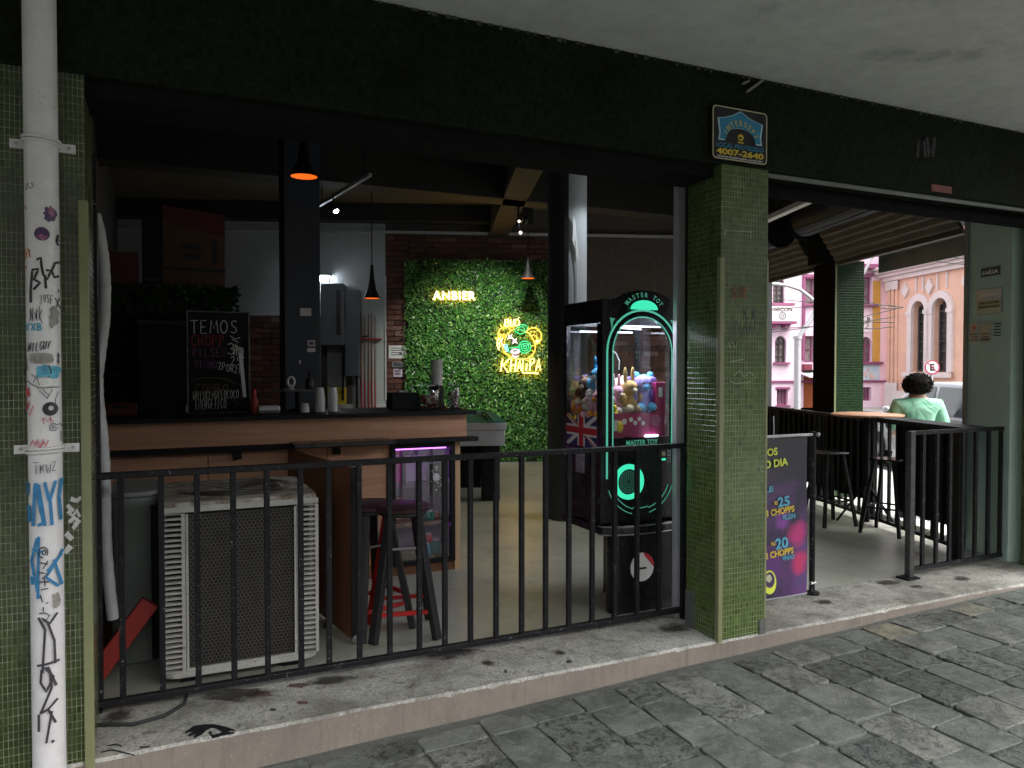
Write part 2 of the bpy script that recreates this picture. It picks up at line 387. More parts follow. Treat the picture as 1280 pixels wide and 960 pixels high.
# soffit: flaking painted concrete
n = N('soffit_plaster'); f = n.noise(1.1, 8, .68, dist=.4); f2 = n.noise(9, 6, .7)
k = n.ramp(n.math('ADD', n.math('MULTIPLY', f, .75), n.math('MULTIPLY', f2, .25)), [(.57, 0), (.65, 1)])
n.set(color=n.mix(k, n.mix(n.ramp(f2, [(.3, 0), (.7, 1)]), (.47, .47, .455), (.60, .60, .58)), n.mix(f2, (.30, .305, .295), (.42, .42, .405))), rough=.85, normal=n.bump(n.math('ADD', k, n.math('MULTIPLY', f2, .6)), .5, .006)); M['soffit'] = n.m
# paving stones: each stone its own grey
n = N('paving_stone'); oi = n.n('ShaderNodeObjectInfo'); gp = n.n('ShaderNodeNewGeometry').outputs['Position']
base = n.ramp(oi.outputs['Random'], [(0, (.085, .096, .086)), (.15, (.135, .148, .131)), (.4, (.185, .20, .176)), (.6, (.16, .182, .16)), (.8, (.215, .224, .20)), (.95, (.26, .266, .24)), (1, (.29, .275, .195))])
sh_v = n.n('ShaderNodeVectorMath', operation='MULTIPLY_ADD'); cbx = n.n('ShaderNodeCombineXYZ'); n.l(oi.outputs['Random'], cbx.inputs[0]); n.l(oi.outputs['Random'], cbx.inputs[2]); n.l(cbx.outputs[0], sh_v.inputs[0]); sh_v.inputs[1].default_value = (37, 0, 51); n.l(gp, sh_v.inputs[2]); gp = sh_v.outputs[0]
f = n.noise(4.5, 9, .74, vec=gp, dist=.5); f2 = n.noise(26, 7, .78, vec=gp, dist=.8); f3 = n.noise(120, 3, vec=gp)
col = n.mix(n.ramp(f, [(.42, .0), (.60, .8)]), base, (.070, .077, .070)); col = n.mix(n.ramp(f2, [(.50, 0), (.58, 1)]), col, n.mix(n.ramp(oi.outputs['Random'], [(.0, 1), (.3, .95), (.38, .30), (.8, .22), (.88, .8), (1, .3)]), col, (.018, .021, .02))); col = n.mix(n.ramp(f2, [(.36, .6), (.43, 0)]), col, (.26, .275, .255))
n.set(color=col, rough=n.math('ADD', n.math('MULTIPLY', f, .5), .28), spec=.4, normal=n.bump(n.math('ADD', n.math('MULTIPLY', f2, 1.0), n.math('MULTIPLY', f3, .5)), 1.0, .013)); M['stone'] = n.m
n = N('joint_sand'); gp = n.n('ShaderNodeNewGeometry').outputs['Position']; f = n.noise(25, 6, .7, vec=gp)
n.set(color=n.mix(f, (.045, .05, .045), (.16, .17, .155)), rough=.95, normal=n.bump(f, .6, .004)); M['joint'] = n.m
# terrazzo ledge and its pink cement face
n = N('terrazzo'); gp = n.n('ShaderNodeNewGeometry').outputs['Position']
vo = n.n('ShaderNodeTexVoronoi'); vo.inputs['Scale'].default_value = 95; n.l(gp, vo.inputs['Vector'])
chip = n.ramp(vo.outputs['Color'], [(.0, (.50, .48, .44)), (.35, (.42, .42, .38)), (.55, (.62, .60, .55)), (.8, (.14, .14, .13)), (1, (.36, .33, .29))])
d = n.ramp(vo.outputs['Distance'], [(.25, 0), (.55, .7)]); col = n.mix(d, chip, (.38, .38, .34))
f = n.noise(2.6, 8, .74, vec=gp, dist=.4); f2 = n.noise(11, 7, .74, vec=gp)
col = n.mix(n.ramp(f, [(.44, 0), (.62, .8)]), col, (.14, .135, .115)); col = n.mix(n.ramp(f2, [(.55, 0), (.66, .75)]), col, (.08, .076, .066))
n.set(color=col, rough=n.math('ADD', n.math('MULTIPLY', f2, .5), .35), normal=n.bump(n.math('ADD', vo.outputs['Distance'], f2), .25, .002)); M['terrazzo'] = n.m
n = N('pink_cement'); gp = n.n('ShaderNodeNewGeometry').outputs['Position']; f = n.noise(3, 8, .72, vec=gp); mp = n.n('ShaderNodeMapping'); mp.inputs['Scale'].default_value = (30, 30, 2.5); n.l(gp, mp.inputs[0]); f2 = n.noise(1.2, 6, .7, vec=mp.outputs[0]); f3 = n.noise(70, 4, .7, vec=gp)
col = n.mix(n.ramp(f, [(.35, 0), (.7, 1)]), (.265, .225, .19), (.185, .16, .137)); col = n.mix(n.ramp(f2, [(.5, 0), (.72, .65)]), col, (.16, .125, .105)); col = n.mix(n.ramp(f3, [(.62, 0), (.72, .6)]), col, (.50, .46, .41))
n.set(color=col, rough=.85, normal=n.bump(n.math('ADD', f3, f), .5, .003)); M['cement'] = n.m
# polished concrete floor inside
n = N('polished_concrete'); gp = n.n('ShaderNodeNewGeometry').outputs['Position']; f = n.noise(.9, 7, .65, vec=gp, dist=.3); f2 = n.noise(7, 7, .7, vec=gp); f3 = n.noise(45, 4, .7, vec=gp)
col = n.mix(n.ramp(f, [(.32, 0), (.7, 1)]), (.40, .41, .345), (.25, .265, .215)); col = n.mix(n.ramp(f2, [(.55, 0), (.75, .55)]), col, (.13, .13, .115)); col = n.mix(n.ramp(f3, [(.68, 0), (.74, .6)]), col, (.08, .08, .07))
n.set(color=col, rough=n.math('ADD', n.math('MULTIPLY', f2, .28), .20), spec=.5, normal=n.bump(n.math('ADD', f2, n.math('MULTIPLY', f3, .3)), .07, .004)); M['floor'] = n.m
n = N('asphalt'); gp = n.n('ShaderNodeNewGeometry').outputs['Position']; f = n.noise(60, 5, .7, vec=gp); f2 = n.noise(.6, 5, vec=gp)
n.set(color=n.mix(n.math('MULTIPLY', f, f2), (.035, .035, .036), (.11, .11, .108)), rough=.9, normal=n.bump(f, .5, .004)); M['asphalt'] = n.m
n = N('pavement_cement'); gp = n.n('ShaderNodeNewGeometry').outputs['Position']; f = n.noise(2.5, 6, .7, vec=gp)
n.set(color=n.mix(f, (.22, .22, .21), (.40, .39, .37)), rough=.9); M['pavement'] = n.m
n = N('brick'); oi = n.n('ShaderNodeObjectInfo'); f = n.noise(40, 6, .7); f2 = n.noise(6, 4)
base = n.ramp(oi.outputs['Random'], [(0, (.06, .026, .02)), (.35, (.105, .042, .03)), (.7, (.145, .058, .04)), (.93, (.19, .09, .065)), (1, (.25, .18, .15))])
n.set(color=n.mix(n.ramp(f, [(.4, 0), (.75, .7)]), base, (.10, .04, .03)), rough=.85, normal=n.bump(f, .6, .004)); M['brick'] = n.m
M['mortar'] = plain('mortar', (.10, .085, .075), .95, 0, .3, 20, .4, 80)
M['wall_grey'] = plain('grey_blue_wall', (.46, .49, .50), .7, 0, .1, 2, .1, 40)
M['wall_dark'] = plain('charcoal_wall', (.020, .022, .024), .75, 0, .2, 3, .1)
M['ceil'] = plain('cream_ceiling', (.075, .066, .036), .8, 0, .12, 2, .1)
M['beam_in'] = plain('dark_beam_paint', (.014, .0135, .012), .7, 0, .2, 2, .1)
M['column_blue'] = plain('slate_blue_paint', (.026, .036, .050), .5, 0, .12, 3, .06)
M['panel_green'] = plain('grey_green_wall', (.46, .60, .52), .6, 0, .12, 2.5, .1, 50)
M['counter'] = wood('counter_laminate', (.43, .21, .12), (.64, .355, .215), .5, 'X')
M['partition'] = wood('brown_board', (.20, .085, .04), (.27, .125, .06), .45, 'Z')
M['pine'] = wood('pale_edge', (.52, .33, .18), (.60, .40, .23), .55, 'Z')
M['redwood'] = worn('red_plank_paint', (.30, .028, .022), (.20, .09, .06), .66, .5, 20)
n = N('yellowed_enamel'); f = n.noise(5, 8, .75); f2 = n.noise(40, 5, .75)
col = n.mix(n.ramp(f, [(.35, 0), (.7, 1)]), (.54, .535, .50), (.38, .37, .335)); col = n.mix(n.ramp(f2, [(.58, 0), (.70, .85)]), col, (.16, .11, .07))
n.set(color=col, rough=.5, normal=n.bump(f2, .15, .002)); M['ac_white'] = n.m
n = N('dusty_enamel'); f = n.noise(6, 7, .72); f2 = n.noise(30, 5, .7)
n.set(color=n.mix(n.ramp(f, [(.42, 0), (.58, .95)]), (.46, .44, .38), n.mix(f2, (.09, .055, .035), (.22, .14, .085))), rough=.65, normal=n.bump(f2, .2, .002)); M['ac_top'] = n.m
M['ac_grey'] = plain('grey_green_enamel', (.20, .22, .205), .5, 0, .2, 4, .05)
M['cabinet_paint'] = plain('cabinet_blue_grey', (.13, .15, .17), .45, 0, .1, 4, .04)
M['wire'] = plain('grey_wire', (.15, .14, .125), .5, .3, .35, 12, 0)
M['coil'] = plain('dusty_coil', (.026, .023, .021), .8, 0, .45, 8, .3, 120)
M['steel'] = plain('dull_steel', (.40, .40, .41), .35, .8, .2, 12, .05)
M['hose'] = plain('grey_white_plastic', (.46, .46, .47), .5, 0, .2, 10, .1)
M['guide'] = plain('pale_guide_rail', (.50, .50, .53), .4, .2, .15, 6, .05)
M['shutter'] = plain('tan_shutter_slat', (.068, .057, .044), .6, 0, .3, 5, .08)
M['drum'] = plain('dark_blue_drum', (.018, .022, .032), .6, 0, .3, 6, .05)
M['stool_black'] = worn('stool_black_paint', (.014, .013, .016), (.20, .05, .04), .66, .4, 30)
M['stool_red'] = plain('stool_red_paint', (.42, .016, .014), .38, 0, .35, 10, .06)
M['stool_seat'] = plain('stool_wine_seat', (.040, .014, .020), .4, 0, .35, 10, .05)
M['leafless'] = plain('dark_backing', (.012, .025, .010), .9, 0, .3, 8, 0)
n = N('artificial_leaf'); at_ = n.n('ShaderNodeAttribute'); at_.attribute_name = 'tone'
n.set(color=n.ramp(at_.outputs['Fac'], [(0, (.025, .09, .015)), (.45, (.06, .21, .035)), (.8, (.13, .33, .05)), (1, (.30, .50, .14))]), rough=.33, spec=.6); M['leaf'] = n.m
n = N('dark_ivy_leaf'); at_ = n.n('ShaderNodeAttribute'); at_.attribute_name = 'tone'
n.set(color=n.ramp(at_.outputs['Fac'], [(0, (.006, .022, .006)), (.7, (.014, .045, .012)), (1, (.04, .09, .03))]), rough=.5, spec=.3); M['ivy'] = n.m
n = N('soaked_stain'); gc = n.coord('Generated'); ds = n.n('ShaderNodeVectorMath', operation='DISTANCE'); mpz = n.n('ShaderNodeMapping'); mpz.inputs['Scale'].default_value = (1, 1, 0); n.l(gc, mpz.inputs[0]); n.l(mpz.outputs[0], ds.inputs[0]); ds.inputs[1].default_value = (.5, .5, 0)
gp = n.n('ShaderNodeNewGeometry').outputs['Position']; f = n.noise(22, 7, .75, vec=gp); fac = n.ramp(n.math('ADD', n.math('MULTIPLY', ds.outputs['Value'], -1.9), n.math('ADD', n.math('MULTIPLY', f, 1.1), .25)), [(.18, 0), (.55, .82)])
n.set(color=(.045, .04, .034), rough=.8, alpha=fac); M['stain'] = n.m
M['matt_black'] = plain('matt_black', (.010, .010, .011), .9, 0, .3, 8, .05, spec=.08)
M['drip'] = plain('sooty_drip', (.07, .075, .062), .9, 0, .4, 20, .2)
M['felt'] = plain('green_felt', (.012, .23, .14), .9, 0, .1, 30, .1, 200)
M['pool_white'] = plain('grey_white_panel', (.58, .57, .60), .45, 0, .08, 4, .04)
M['chalkboard'] = plain('chalkboard', (.009, .011, .013), .7, 0, .5, 5, .03, spec=.15)
M['chalk'] = plain('chalk_white', (.72, .72, .70), .9, 0, .3, 60, 0)
M['chalk_red'] = plain('chalk_red', (.24, .02, .03), .9, 0, .3, 60, 0)
M['chalk_violet'] = plain('chalk_violet', (.15, .05, .12), .9, 0, .3, 60, 0)
M['chalk_ochre'] = plain('chalk_ochre', (.15, .075, .02), .9, 0, .3, 60, 0)
M['cardboard'] = plain('cardboard', (.10, .048, .024), .8, 0, .15, 5, .08)
M['carton_red'] = plain('carton_red', (.085, .010, .009), .7, 0, .2, 5, .04)
M['paper'] = plain('paper', (.75, .74, .72), .8, 0, .08, 12, .02)
M['paper_lilac'] = plain('paper_lilac', (.62, .50, .62), .7, 0, .15, 30, 0)
M['cup'] = plain('white_plastic_cup', (.66, .65, .65), .35, 0, .08, 14, 0)
M['ink'] = plain('marker_ink', (.012, .011, .016), .5, 0, .3, 30, 0)
M['ink_soft'] = plain('faded_ink', (.055, .048, .06), .6, 0, .5, 40, 0)
M['ink_blue'] = plain('blue_marker', (.035, .22, .46), .5, 0, .35, 30, 0)
M['ink_cyan'] = plain('cyan_print', (.10, .42, .58), .5, 0, .4, 30, 0)
M['ink_red'] = plain('red_marker', (.55, .09, .10), .6, 0, .4, 40, 0)
M['ink_orange'] = plain('orange_marker', (.62, .22, .06), .6, 0, .4, 40, 0)
M['sticker_violet'] = plain('violet_sticker', (.075, .035, .12), .4, 0, .5, 60, 0)
M['sticker_pink'] = plain('pink_sticker', (.40, .13, .24), .4, 0, .6, 70, 0)
M['residue'] = plain('torn_paper_residue', (.34, .33, .29), .9, 0, .45, 60, .2)
M['scrape'] = plain('bare_plaster', (.66, .65, .64), .9, 0, .2, 30, .2)
M['yellow_print'] = plain('yellow_print', (.72, .52, .05), .5, 0, .12, 20, 0)
M['lime_print'] = plain('lime_print', (.70, .78, .08), .5, 0, .1, 20, 0)
M['sign_black'] = plain('sign_black', (.010, .010, .011), .35, 0, .3, 10, 0)
M['sign_cream'] = plain('sign_cream', (.62, .55, .36), .4, 0, .1, 10, 0)
M['sign_blue'] = plain('sign_blue', (.03, .24, .42), .4, 0, .15, 10, 0)
M['sign_pale'] = plain('sign_pale_blue', (.50, .70, .82), .4, 0, .1, 10, 0)
M['sign_green'] = plain('exit_sign_green', (.012, .055, .030), .4, 0, .15, 10, 0)
M['plaque'] = plain('plaque_cream', (.50, .50, .33), .4, 0, .1, 10, 0)
M['plaque_grey'] = plain('plaque_grey', (.30, .32, .34), .3, .4, .15, 10, 0)
M['pink_print'] = plain('pink_print', (.36, .022, .12), .5, 0, .2, 8, 0)
M['white_plastic'] = plain('white_plastic', (.72, .72, .72), .35, 0, .06, 8, 0)
M['flag_red'] = plain('flag_red', (.52, .025, .035), .5, 0, .1, 8, 0)
M['flag_blue'] = plain('flag_blue', (.02, .03, .15), .5, 0, .1, 8, 0)
M['glass'] = glass('clear_glass')
M['glass_jar'] = glass('jar_glass', (.80, .92, .90), .09)
M['glass_cab'] = glass('cabinet_glass', (.93, .93, .95), .05, .02, .04)
M['orange_in'] = glow('lit_copper_lamp_inside', (1, .14, .012), .62)
M['lamp_black'] = plain('lamp_black', (.014, .013, .013), .4, .3, .2, 10, 0)
M['lamp_grey'] = plain('lamp_grey', (.03, .028, .028), .4, .3, .2, 10, 0)
M['bulb_white'] = glow('cold_led', (.85, .92, 1), 48)
M['neon_amber'] = glow('amber_neon', (1, .40, .07), 1.7)
M['neon_yellow'] = glow('yellow_neon', (1, .56, .16), 3.2)
M['neon_green'] = glow('green_neon', (.03, 1, .34), .75)
M['neon_cyan'] = glow('cyan_neon', (.25, .85, 1), 1.2)
M['neon_pink'] = glow('pink_white_neon', (1, .62, .75), 1.5)
M['neon_white'] = glow('warm_white_neon', (1, .74, .58), 2.2)
M['added_halo'] = glow('amber_added_halo', (1, .33, .03), 40)  # glow of the hidden emitters added behind the neon
M['mint_glow'] = glow('mint_led', (.05, .85, .50), .5)
M['mint_line'] = glow('mint_led_line', (.13, .75, .53), .30)
M['mint_dim'] = glow('mint_led_dim', (.10, .55, .36), .22)
M['led_strip'] = glow('white_led_strip', (.72, .80, 1), 4)
M['led_purple'] = glow('purple_led', (.65, .16, 1), 2.6)
M['tail_light'] = glow('red_tail_light', (1, .04, .06), .5)
M['cabinet_back'] = plain('pale_cabinet_back', (.50, .43, .55), .6, 0, .1, 5, 0)
M['magenta'] = plain('magenta_card', (.55, .035, .28), .6, 0, .15, 5, 0)
M['skin'] = plain('skin', (.42, .24, .16), .55, 0, .1, 12, .05)
M['hair'] = plain('dark_hair', (.007, .006, .005), .8, 0, .3, 30, .3, spec=.15)
n = N('mint_shirt'); f = n.noise(7, 3, .5, dist=1.2); f2 = n.noise(60, 3)
n.set(color=n.mix(n.ramp(f, [(.35, 0), (.7, 1)]), (.24, .56, .38), (.42, .72, .55)), rough=.9, spec=.2, normal=n.bump(n.math('ADD', f, n.math('MULTIPLY', f2, .08)), .7, .03)); M['shirt'] = n.m
M['trousers'] = plain('dark_trousers', (.03, .035, .05), .85, 0, .2, 10, .1)
M['car_white'] = plain('white_car_paint', (.70, .70, .72), .22, 0, .03, 3, 0)
M['car_silver'] = plain('silver_car_paint', (.42, .43, .46), .25, .5, .05, 3, 0)
M['car_glass'] = plain('car_window', (.04, .042, .05), .06, 0, .2, 2, 0, spec=.8)
M['car_glass_light'] = plain('car_window_reflecting', (.22, .21, .28), .08, 0, .15, 2, 0, spec=.8)
M['tyre'] = plain('tyre', (.015, .015, .015), .8)
M['pink_wall'] = plain('pink_render', (.82, .62, .735), .85, 0, .12, 1.6, .1, 20)
M['pink_white'] = plain('pinkish_white_render', (.80, .72, .76), .85, 0, .06, 2, .1)
M['purple_trim'] = plain('plum_trim', (.25, .065, .15), .6, 0, .12, 4, .05)
M['ochre_band'] = plain('ochre_render', (.60, .32, .07), .8, 0, .1, 3, .05)
M['salmon'] = plain('salmon_render', (.78, .48, .36), .85, 0, .16, 1.6, .12, 18)
M['salmon_dark'] = plain('faded_brick_render', (.42, .22, .17), .85, 0, .12, 2, .1)
M['stucco'] = plain('pale_stucco', (.72, .63, .62), .85, 0, .1, 2, .15, 20)
M['pane'] = plain('dark_window_pane', (.05, .05, .055), .10, 0, .5, 3, 0, spec=.7)
M['pane_curtain'] = plain('curtained_pane', (.24, .19, .19), .35, 0, .45, 5, 0)
M['window_dark'] = plain('dark_window_frame', (.05, .045, .045), .6, 0, .2, 5, 0)
M['door_orange'] = plain('orange_wooden_door', (.40, .10, .025), .6, 0, .15, 3, 0)
M['mural_blue'] = plain('mural_sky', (.42, .60, .74), .8, 0, .15, 2.5, 0, c2=(.66, .74, .80))
M['pole'] = plain('galvanised_pole', (.38, .37, .39), .5, .4, .15, 6, .05)
M['wire_black'] = plain('black_cable', (.015, .015, .017), .7, 0, .2, 8, 0)
M['road_paint'] = plain('road_paint', (.62, .61, .58), .8, 0, .2, 4, 0)
# printed banner: plum print with pink and violet clouds
n = N('banner_print'); f = n.noise(2.4, 5, .6, dist=.8); f2 = n.noise(5, 5, .65)
col = n.mix(n.ramp(f, [(.40, 0), (.62, 1)]), (.020, .013, .042), (.115, .036, .165)); col = n.mix(n.ramp(f2, [(.55, 0), (.75, .6)]), col, (.03, .07, .17))
sp = n.n('ShaderNodeSeparateXYZ'); n.l(n.coord(), sp.inputs[0]); top = n.ramp(n.math('ADD', sp.outputs[2], n.math('MULTIPLY', f, .25)), [(.78, 0), (1.0, 1)])
n.set(color=n.mix(top, col, (.016, .017, .024)), rough=.5); M['banner'] = n.m

# ================================================================== SETTING
E = R_(0)
g = G(); g.quad((-300, -300, -.20), (300, -300, -.20), (300, 300, -.20), (-300, 300, -.20)); g.build('ground', M['asphalt'], kind='structure')
# side street: pavement beside the building, roadway, far pavement (all in the side street's own direction)
def side_sheet(name, a0, a1, b0, b1, z0, z1, m, **k):
    g = G(); g.box(a0, a1, b0, b1, z0, z1); return g.build(name, m, None, SIDE, (0, 0, -TH), kind='structure', **k)
side_sheet('side_pavement', .34, 2.6, -1.2, 24, -.19, -.015, M['pavement'], bevel=.02)
side_sheet('side_road', 2.6, 11.2, -40, 80, -.19, -.13, M['asphalt'])
side_sheet('far_pavement', 11.2, 14.6, -40, 60, -.19, -.01, M['pavement'], bevel=.02)
g = G()
for k in range(12): g.box(6.85, 6.97, -20 + k * 5, -17.6 + k * 5, -.13, -.126)
g.build('road_marking', M['road_paint'], None, SIDE, (0, 0, -TH), kind='structure')
g = G(); g.box(-30, 14, -30, -6.2, -.195, -.15); g.build('front_road', M['asphalt'], kind='structure')

# sidewalk of irregular stones, falling gently to the left
SLOPE = .027
def walk_z(x): return -.063 + SLOPE * x
walk = G(); walk.quad((-6, -6.2, walk_z(-6) - .012), (9.5, -6.2, walk_z(9.5) - .012), (9.5, .35, walk_z(9.5) - .012), (-6, .35, walk_z(-6) - .012))
walk.box(-6, 9.5, -6.35, -6.2, -.19, -.03)
walk = walk.build('sidewalk', M['joint'], kind='structure')
rest = G()
def stone_geo(g, x0, x1, y0, y1, r):
    """one hand-cut stone: uneven quadrilateral with chamfered rim, slightly tilted"""
    zc = walk_z((x0 + x1) / 2) + r.uniform(-.0035, .0035); tx, ty = r.uniform(-.010, .010), r.uniform(-.009, .009)
    cx, cy = (x0 + x1) / 2, (y0 + y1) / 2; j = lambda: r.uniform(-.012, .012)
    co = [(x0 + j(), y0 + j()), (x1 + j(), y0 + j()), (x1 + j(), y1 + j()), (x0 + j(), y1 + j())]
    rim = []
    for i in range(4):                                       # eight rim points: nicked corners
        a, b = co[i], co[(i+1) % 4]; nk = r.uniform(.05, .10)
        rim.append((a[0] + (b[0]-a[0]) * nk, a[1] + (b[1]-a[1]) * nk)); rim.append((b[0] - (b[0]-a[0]) * nk, b[1] - (b[1]-a[1]) * nk))
    zf = lambda x, y, d: zc + (x - cx) * (SLOPE + tx) + (y - cy) * ty - d
    ins = [(cx + (x - cx) * .965, cy + (y - cy) * .965) for x, y in rim]
    vs = [(x, y, zf(x, y, 0)) for x, y in ins] + [(x, y, zf(x, y, .004)) for x, y in rim] + [(x, y, zf(x, y, .05)) for x, y in rim]
    n8 = 8
    fs = [tuple(range(n8))] + [(i, n8+i, n8+(i+1) % n8, (i+1) % n8) for i in range(n8)] + [(n8+i, 2*n8+i, 2*n8+(i+1) % n8, n8+(i+1) % n8) for i in range(n8)]
    g.add(vs, fs)
rs = random.Random(11); stones = []
x = -5.6
while x < 9.2:
    w = rs.uniform(.215, .30); y = -.035 - (rs.uniform(.0, .05))
    first = True
    while y > -6.1:
        ln = rs.uniform(.14, .24) if first else rs.uniform(.20, .38); first = False
        stones.append((x + .004, x + w - .004, y - ln + .0035, y - .0035)); y -= ln
    x += w
inview = []
for s in stones:
    px, py = to_px(((s[0] + s[1]) / 2, (s[2] + s[3]) / 2, walk_z((s[0] + s[1]) / 2)))
    if -40 < px < 1330 and 650 < py < 1030: inview.append((-(s[1]-s[0]) / max(.3, (Vector(((s[0]+s[1])/2, (s[2]+s[3])/2, 0)) - CAM).length), s))
inview.sort(); chosen = set(s for _, s in inview[:295])
for s in stones:
    if s in chosen:
        g = G(); stone_geo(g, *s, rs); g.build('paving_stone', M['stone'], walk)
    else: stone_geo(rest, *s, rs)
rest.build('paving', M['stone'], walk, kind='stuff')

# raised ledge along the front: pink cement face, terrazzo top
g = G(); g.m = 0
def ledge_line(x): return .004 * math.sin(x * 3.1) + .003 * math.sin(x * 7.7 + 1)
xs = [-4 + i * .03 for i in range(334)]; jag = random.Random(17); JG = {}
def ledge_j(x):
    k = round(x * 100)
    if k not in JG: JG[k] = jag.uniform(-.0025, .0025) + (jag.uniform(.004, .011) if jag.random() < .05 else 0)
    return JG[k]
for i in range(len(xs) - 1):
    a, b = xs[i], xs[i+1]; ya, yb = ledge_line(a), ledge_line(b); ta, tb = ya + .004 + abs(ledge_j(a)), yb + .004 + abs(ledge_j(b)); ca, cb = .002 * math.sin(a * 11), .002 * math.sin(b * 11)
    g.m = 0; g.add([(a, ya, -.25), (b, yb, -.25), (b, yb, .086 - ledge_j(b) * .8), (a, ya, .086 - ledge_j(a) * .8)], [(0, 1, 2, 3)])
    g.m = 1; g.add([(a, ya, .086 - ledge_j(a) * .8), (b, yb, .086 - ledge_j(b) * .8), (b, tb, FL), (a, ta, FL)], [(0, 1, 2, 3)])
    g.add([(a, ta, FL), (b, tb, FL), (b, .50, FL), (a, .50, FL)], [(0, 1, 2, 3)])
ledge = g.build('entrance_ledge', [M['cement'], M['terrazzo']], kind='structure')
# floor inside: follows the slanting side wall
fa, fb = S_(.34, -.25), S_(.34, 10)
pts = [(-4, .5), (5.92, .5), (S_(.30, .12).x, .5)]
g = G(); g.plate([(-4, .5), (S_(.34, .05).x, .5), (S_(.34, 9.6).x, S_(.34, 9.6).y), (S_(-9.8, 9.6).x, S_(-9.8, 9.6).y)], -.2, FL)
floor = g.build('interior_floor', M['floor'], kind='structure')

# stains and marker scribbles lying on the ledge
def on_ledge(u, v, off): p = PZ(u, v, FL + .0006 + off); return p
g = G()
k = 0
for st in [[(232,916),(243,909),(258,907),(272,908),(284,911),(293,913)], [(236,919),(250,914),(262,910)], [(243,921),(252,916),(258,910)], [(262,915),(266,921),(279,917),(292,916)], [(240,912),(250,908),(266,906)], [(238,914),(248,911),(262,908),(275,909)], [(241,917),(252,911),(264,909)], [(246,919),(256,914)], [(270,909),(280,914),(290,912)]]:
    g.ribbon(st, [3.0] + [4.2] * (len(st) - 2) + [2.0], on_ledge, k * .0002); k += 1
for st in [[(127,940),(140,937),(168,944)], [(135,932),(146,930),(152,933)], [(175,934),(186,933)]]:
    g.ribbon(st, 1.6, on_ledge, k * .0002); k += 1
o = g.build('ledge_scribble', M['ink'], ledge)
g = G()
def blot(g, px, py, rx, ry, seed, z=.0011):
    r = random.Random(seed); c = PZ(px, py, FL + z)
    ring = []
    for i in range(16):
        a = 2 * math.pi * i / 16; q = r.uniform(.7, 1.15); ring.append(PZ(px + rx * q * math.cos(a), py + ry * q * math.sin(a), FL + z))
    g.add([c] + ring, [(0, 1 + (i + 1) % 16, 1 + i) for i in range(16)])
blot(g, 341, 887, 5, 2, 1); blot(g, 632, 839, 2, 2.5, 5); blot(g, 711, 827, 4, 2.5, 6)
g.build('ledge_spot', M['ink_soft'], ledge)
for i_, (px, py, rx, ry) in enumerate(((610, 829, 16, 7), (700, 815, 16, 6), (1145, 733, 12, 4), (1032, 753, 22, 6), (1200, 724, 22, 5), (150, 895, 40, 14), (845, 785, 40, 8), (560, 818, 70, 8), (300, 868, 80, 9), (1110, 728, 30, 6), (900, 790, 18, 5), (420, 850, 60, 6))):
    g = G(); blot(g, px, py, rx, ry, i_ + 40, .0016 + .0002 * i_); g.build('ledge_stain', M['stain'], ledge)
g = G(); blot(g, 322, 867, 20, 4.5, 21); blot(g, 372, 857, 14, 3, 22); blot(g, 377, 878, 8, 2.5, 23); g.build('ledge_patch', plain('rusty_residue', (.15, .085, .07), .9, 0, .4, 30), ledge)

# concrete canopy overhead, its underside flaking
g = G(); g.box(-8, 7.3, -3.6, .02, 3.185, 3.5); g.build('canopy_slab', M['soffit'], kind='structure')
# storeys above, closing the building
g = G(); g.plate([(-8, .36), (S_(.3, .2).x, .36), (S_(.36, 9.9).x, S_(.36, 9.9).y), (S_(-10, 9.9).x, S_(-10, 9.9).y)], 4.05, 4.4)
g.build('interior_ceiling', M['ceil'], kind='structure')
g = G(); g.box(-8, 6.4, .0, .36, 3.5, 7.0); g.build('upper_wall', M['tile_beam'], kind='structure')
g = G(); g.box(.32, .62, -.1, 10, 2.93, 7.0); g.build('side_upper_wall', M['wall_dark'], None, SIDE, (0, 0, -TH), kind='structure')

# front beam: tiled face, ragged top line against the canopy
bt = thing('facade_beam', 'dark sooty mosaic tiled beam spanning the whole shop front under the canopy', 'beam', (0, 0, 2.69))
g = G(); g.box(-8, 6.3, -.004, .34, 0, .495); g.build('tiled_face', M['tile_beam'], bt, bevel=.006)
g = G(); g.box(-.24, 2.76, .05, .32, -.06, -.002); g.build('steel_lintel', M['matt_black'], bt)
g = G(); g.box(3.115, 5.9, .04, .07, -.020, -.002); g.build('lintel_trim', M['ac_grey'], bt)
g = G(); g.taper((3.12, .20, -.05), (5.9, .20, -.05), .045, .045, 12); g.build('roller_tube', M['matt_black'], bt, smooth=40)
rg = random.Random(3); g = G()
for i in range(90):
    xx = .9 + i * .05 + rg.uniform(-.02, .02); g.box(xx, xx + rg.uniform(.006, .03), -.008, -.0045, .495 - rg.uniform(.004, .022), .4935)
g.build('plaster_drip', M['drip'], bt, kind='stuff')
g = G(); g.beam((2.93, -.012, .40), (3.03, -.03, .475), .018, .012); g.beam((2.90, -.014, .44), (2.94, -.02, .46), .02, .01); g.build('broken_bracket', M['steel'], bt)
g = G()
for i, pl in enumerate(hand('MW', 1146, 172, 1170, 196)): g.ribbon(pl, 3.2, lambda u, v, o: PY(u, v, -.0065 - o) - Vector((0, 0, 2.69)), i * .0003)
g.build('graffiti_tag', M['ink'], bt)
g = G(); g.box(4.43, 4.62, -.010, -.0045, .012, .055); g.build('red_notice', plain('faded_red_label', (.22, .05, .04), .6, 0, .5, 30), bt)

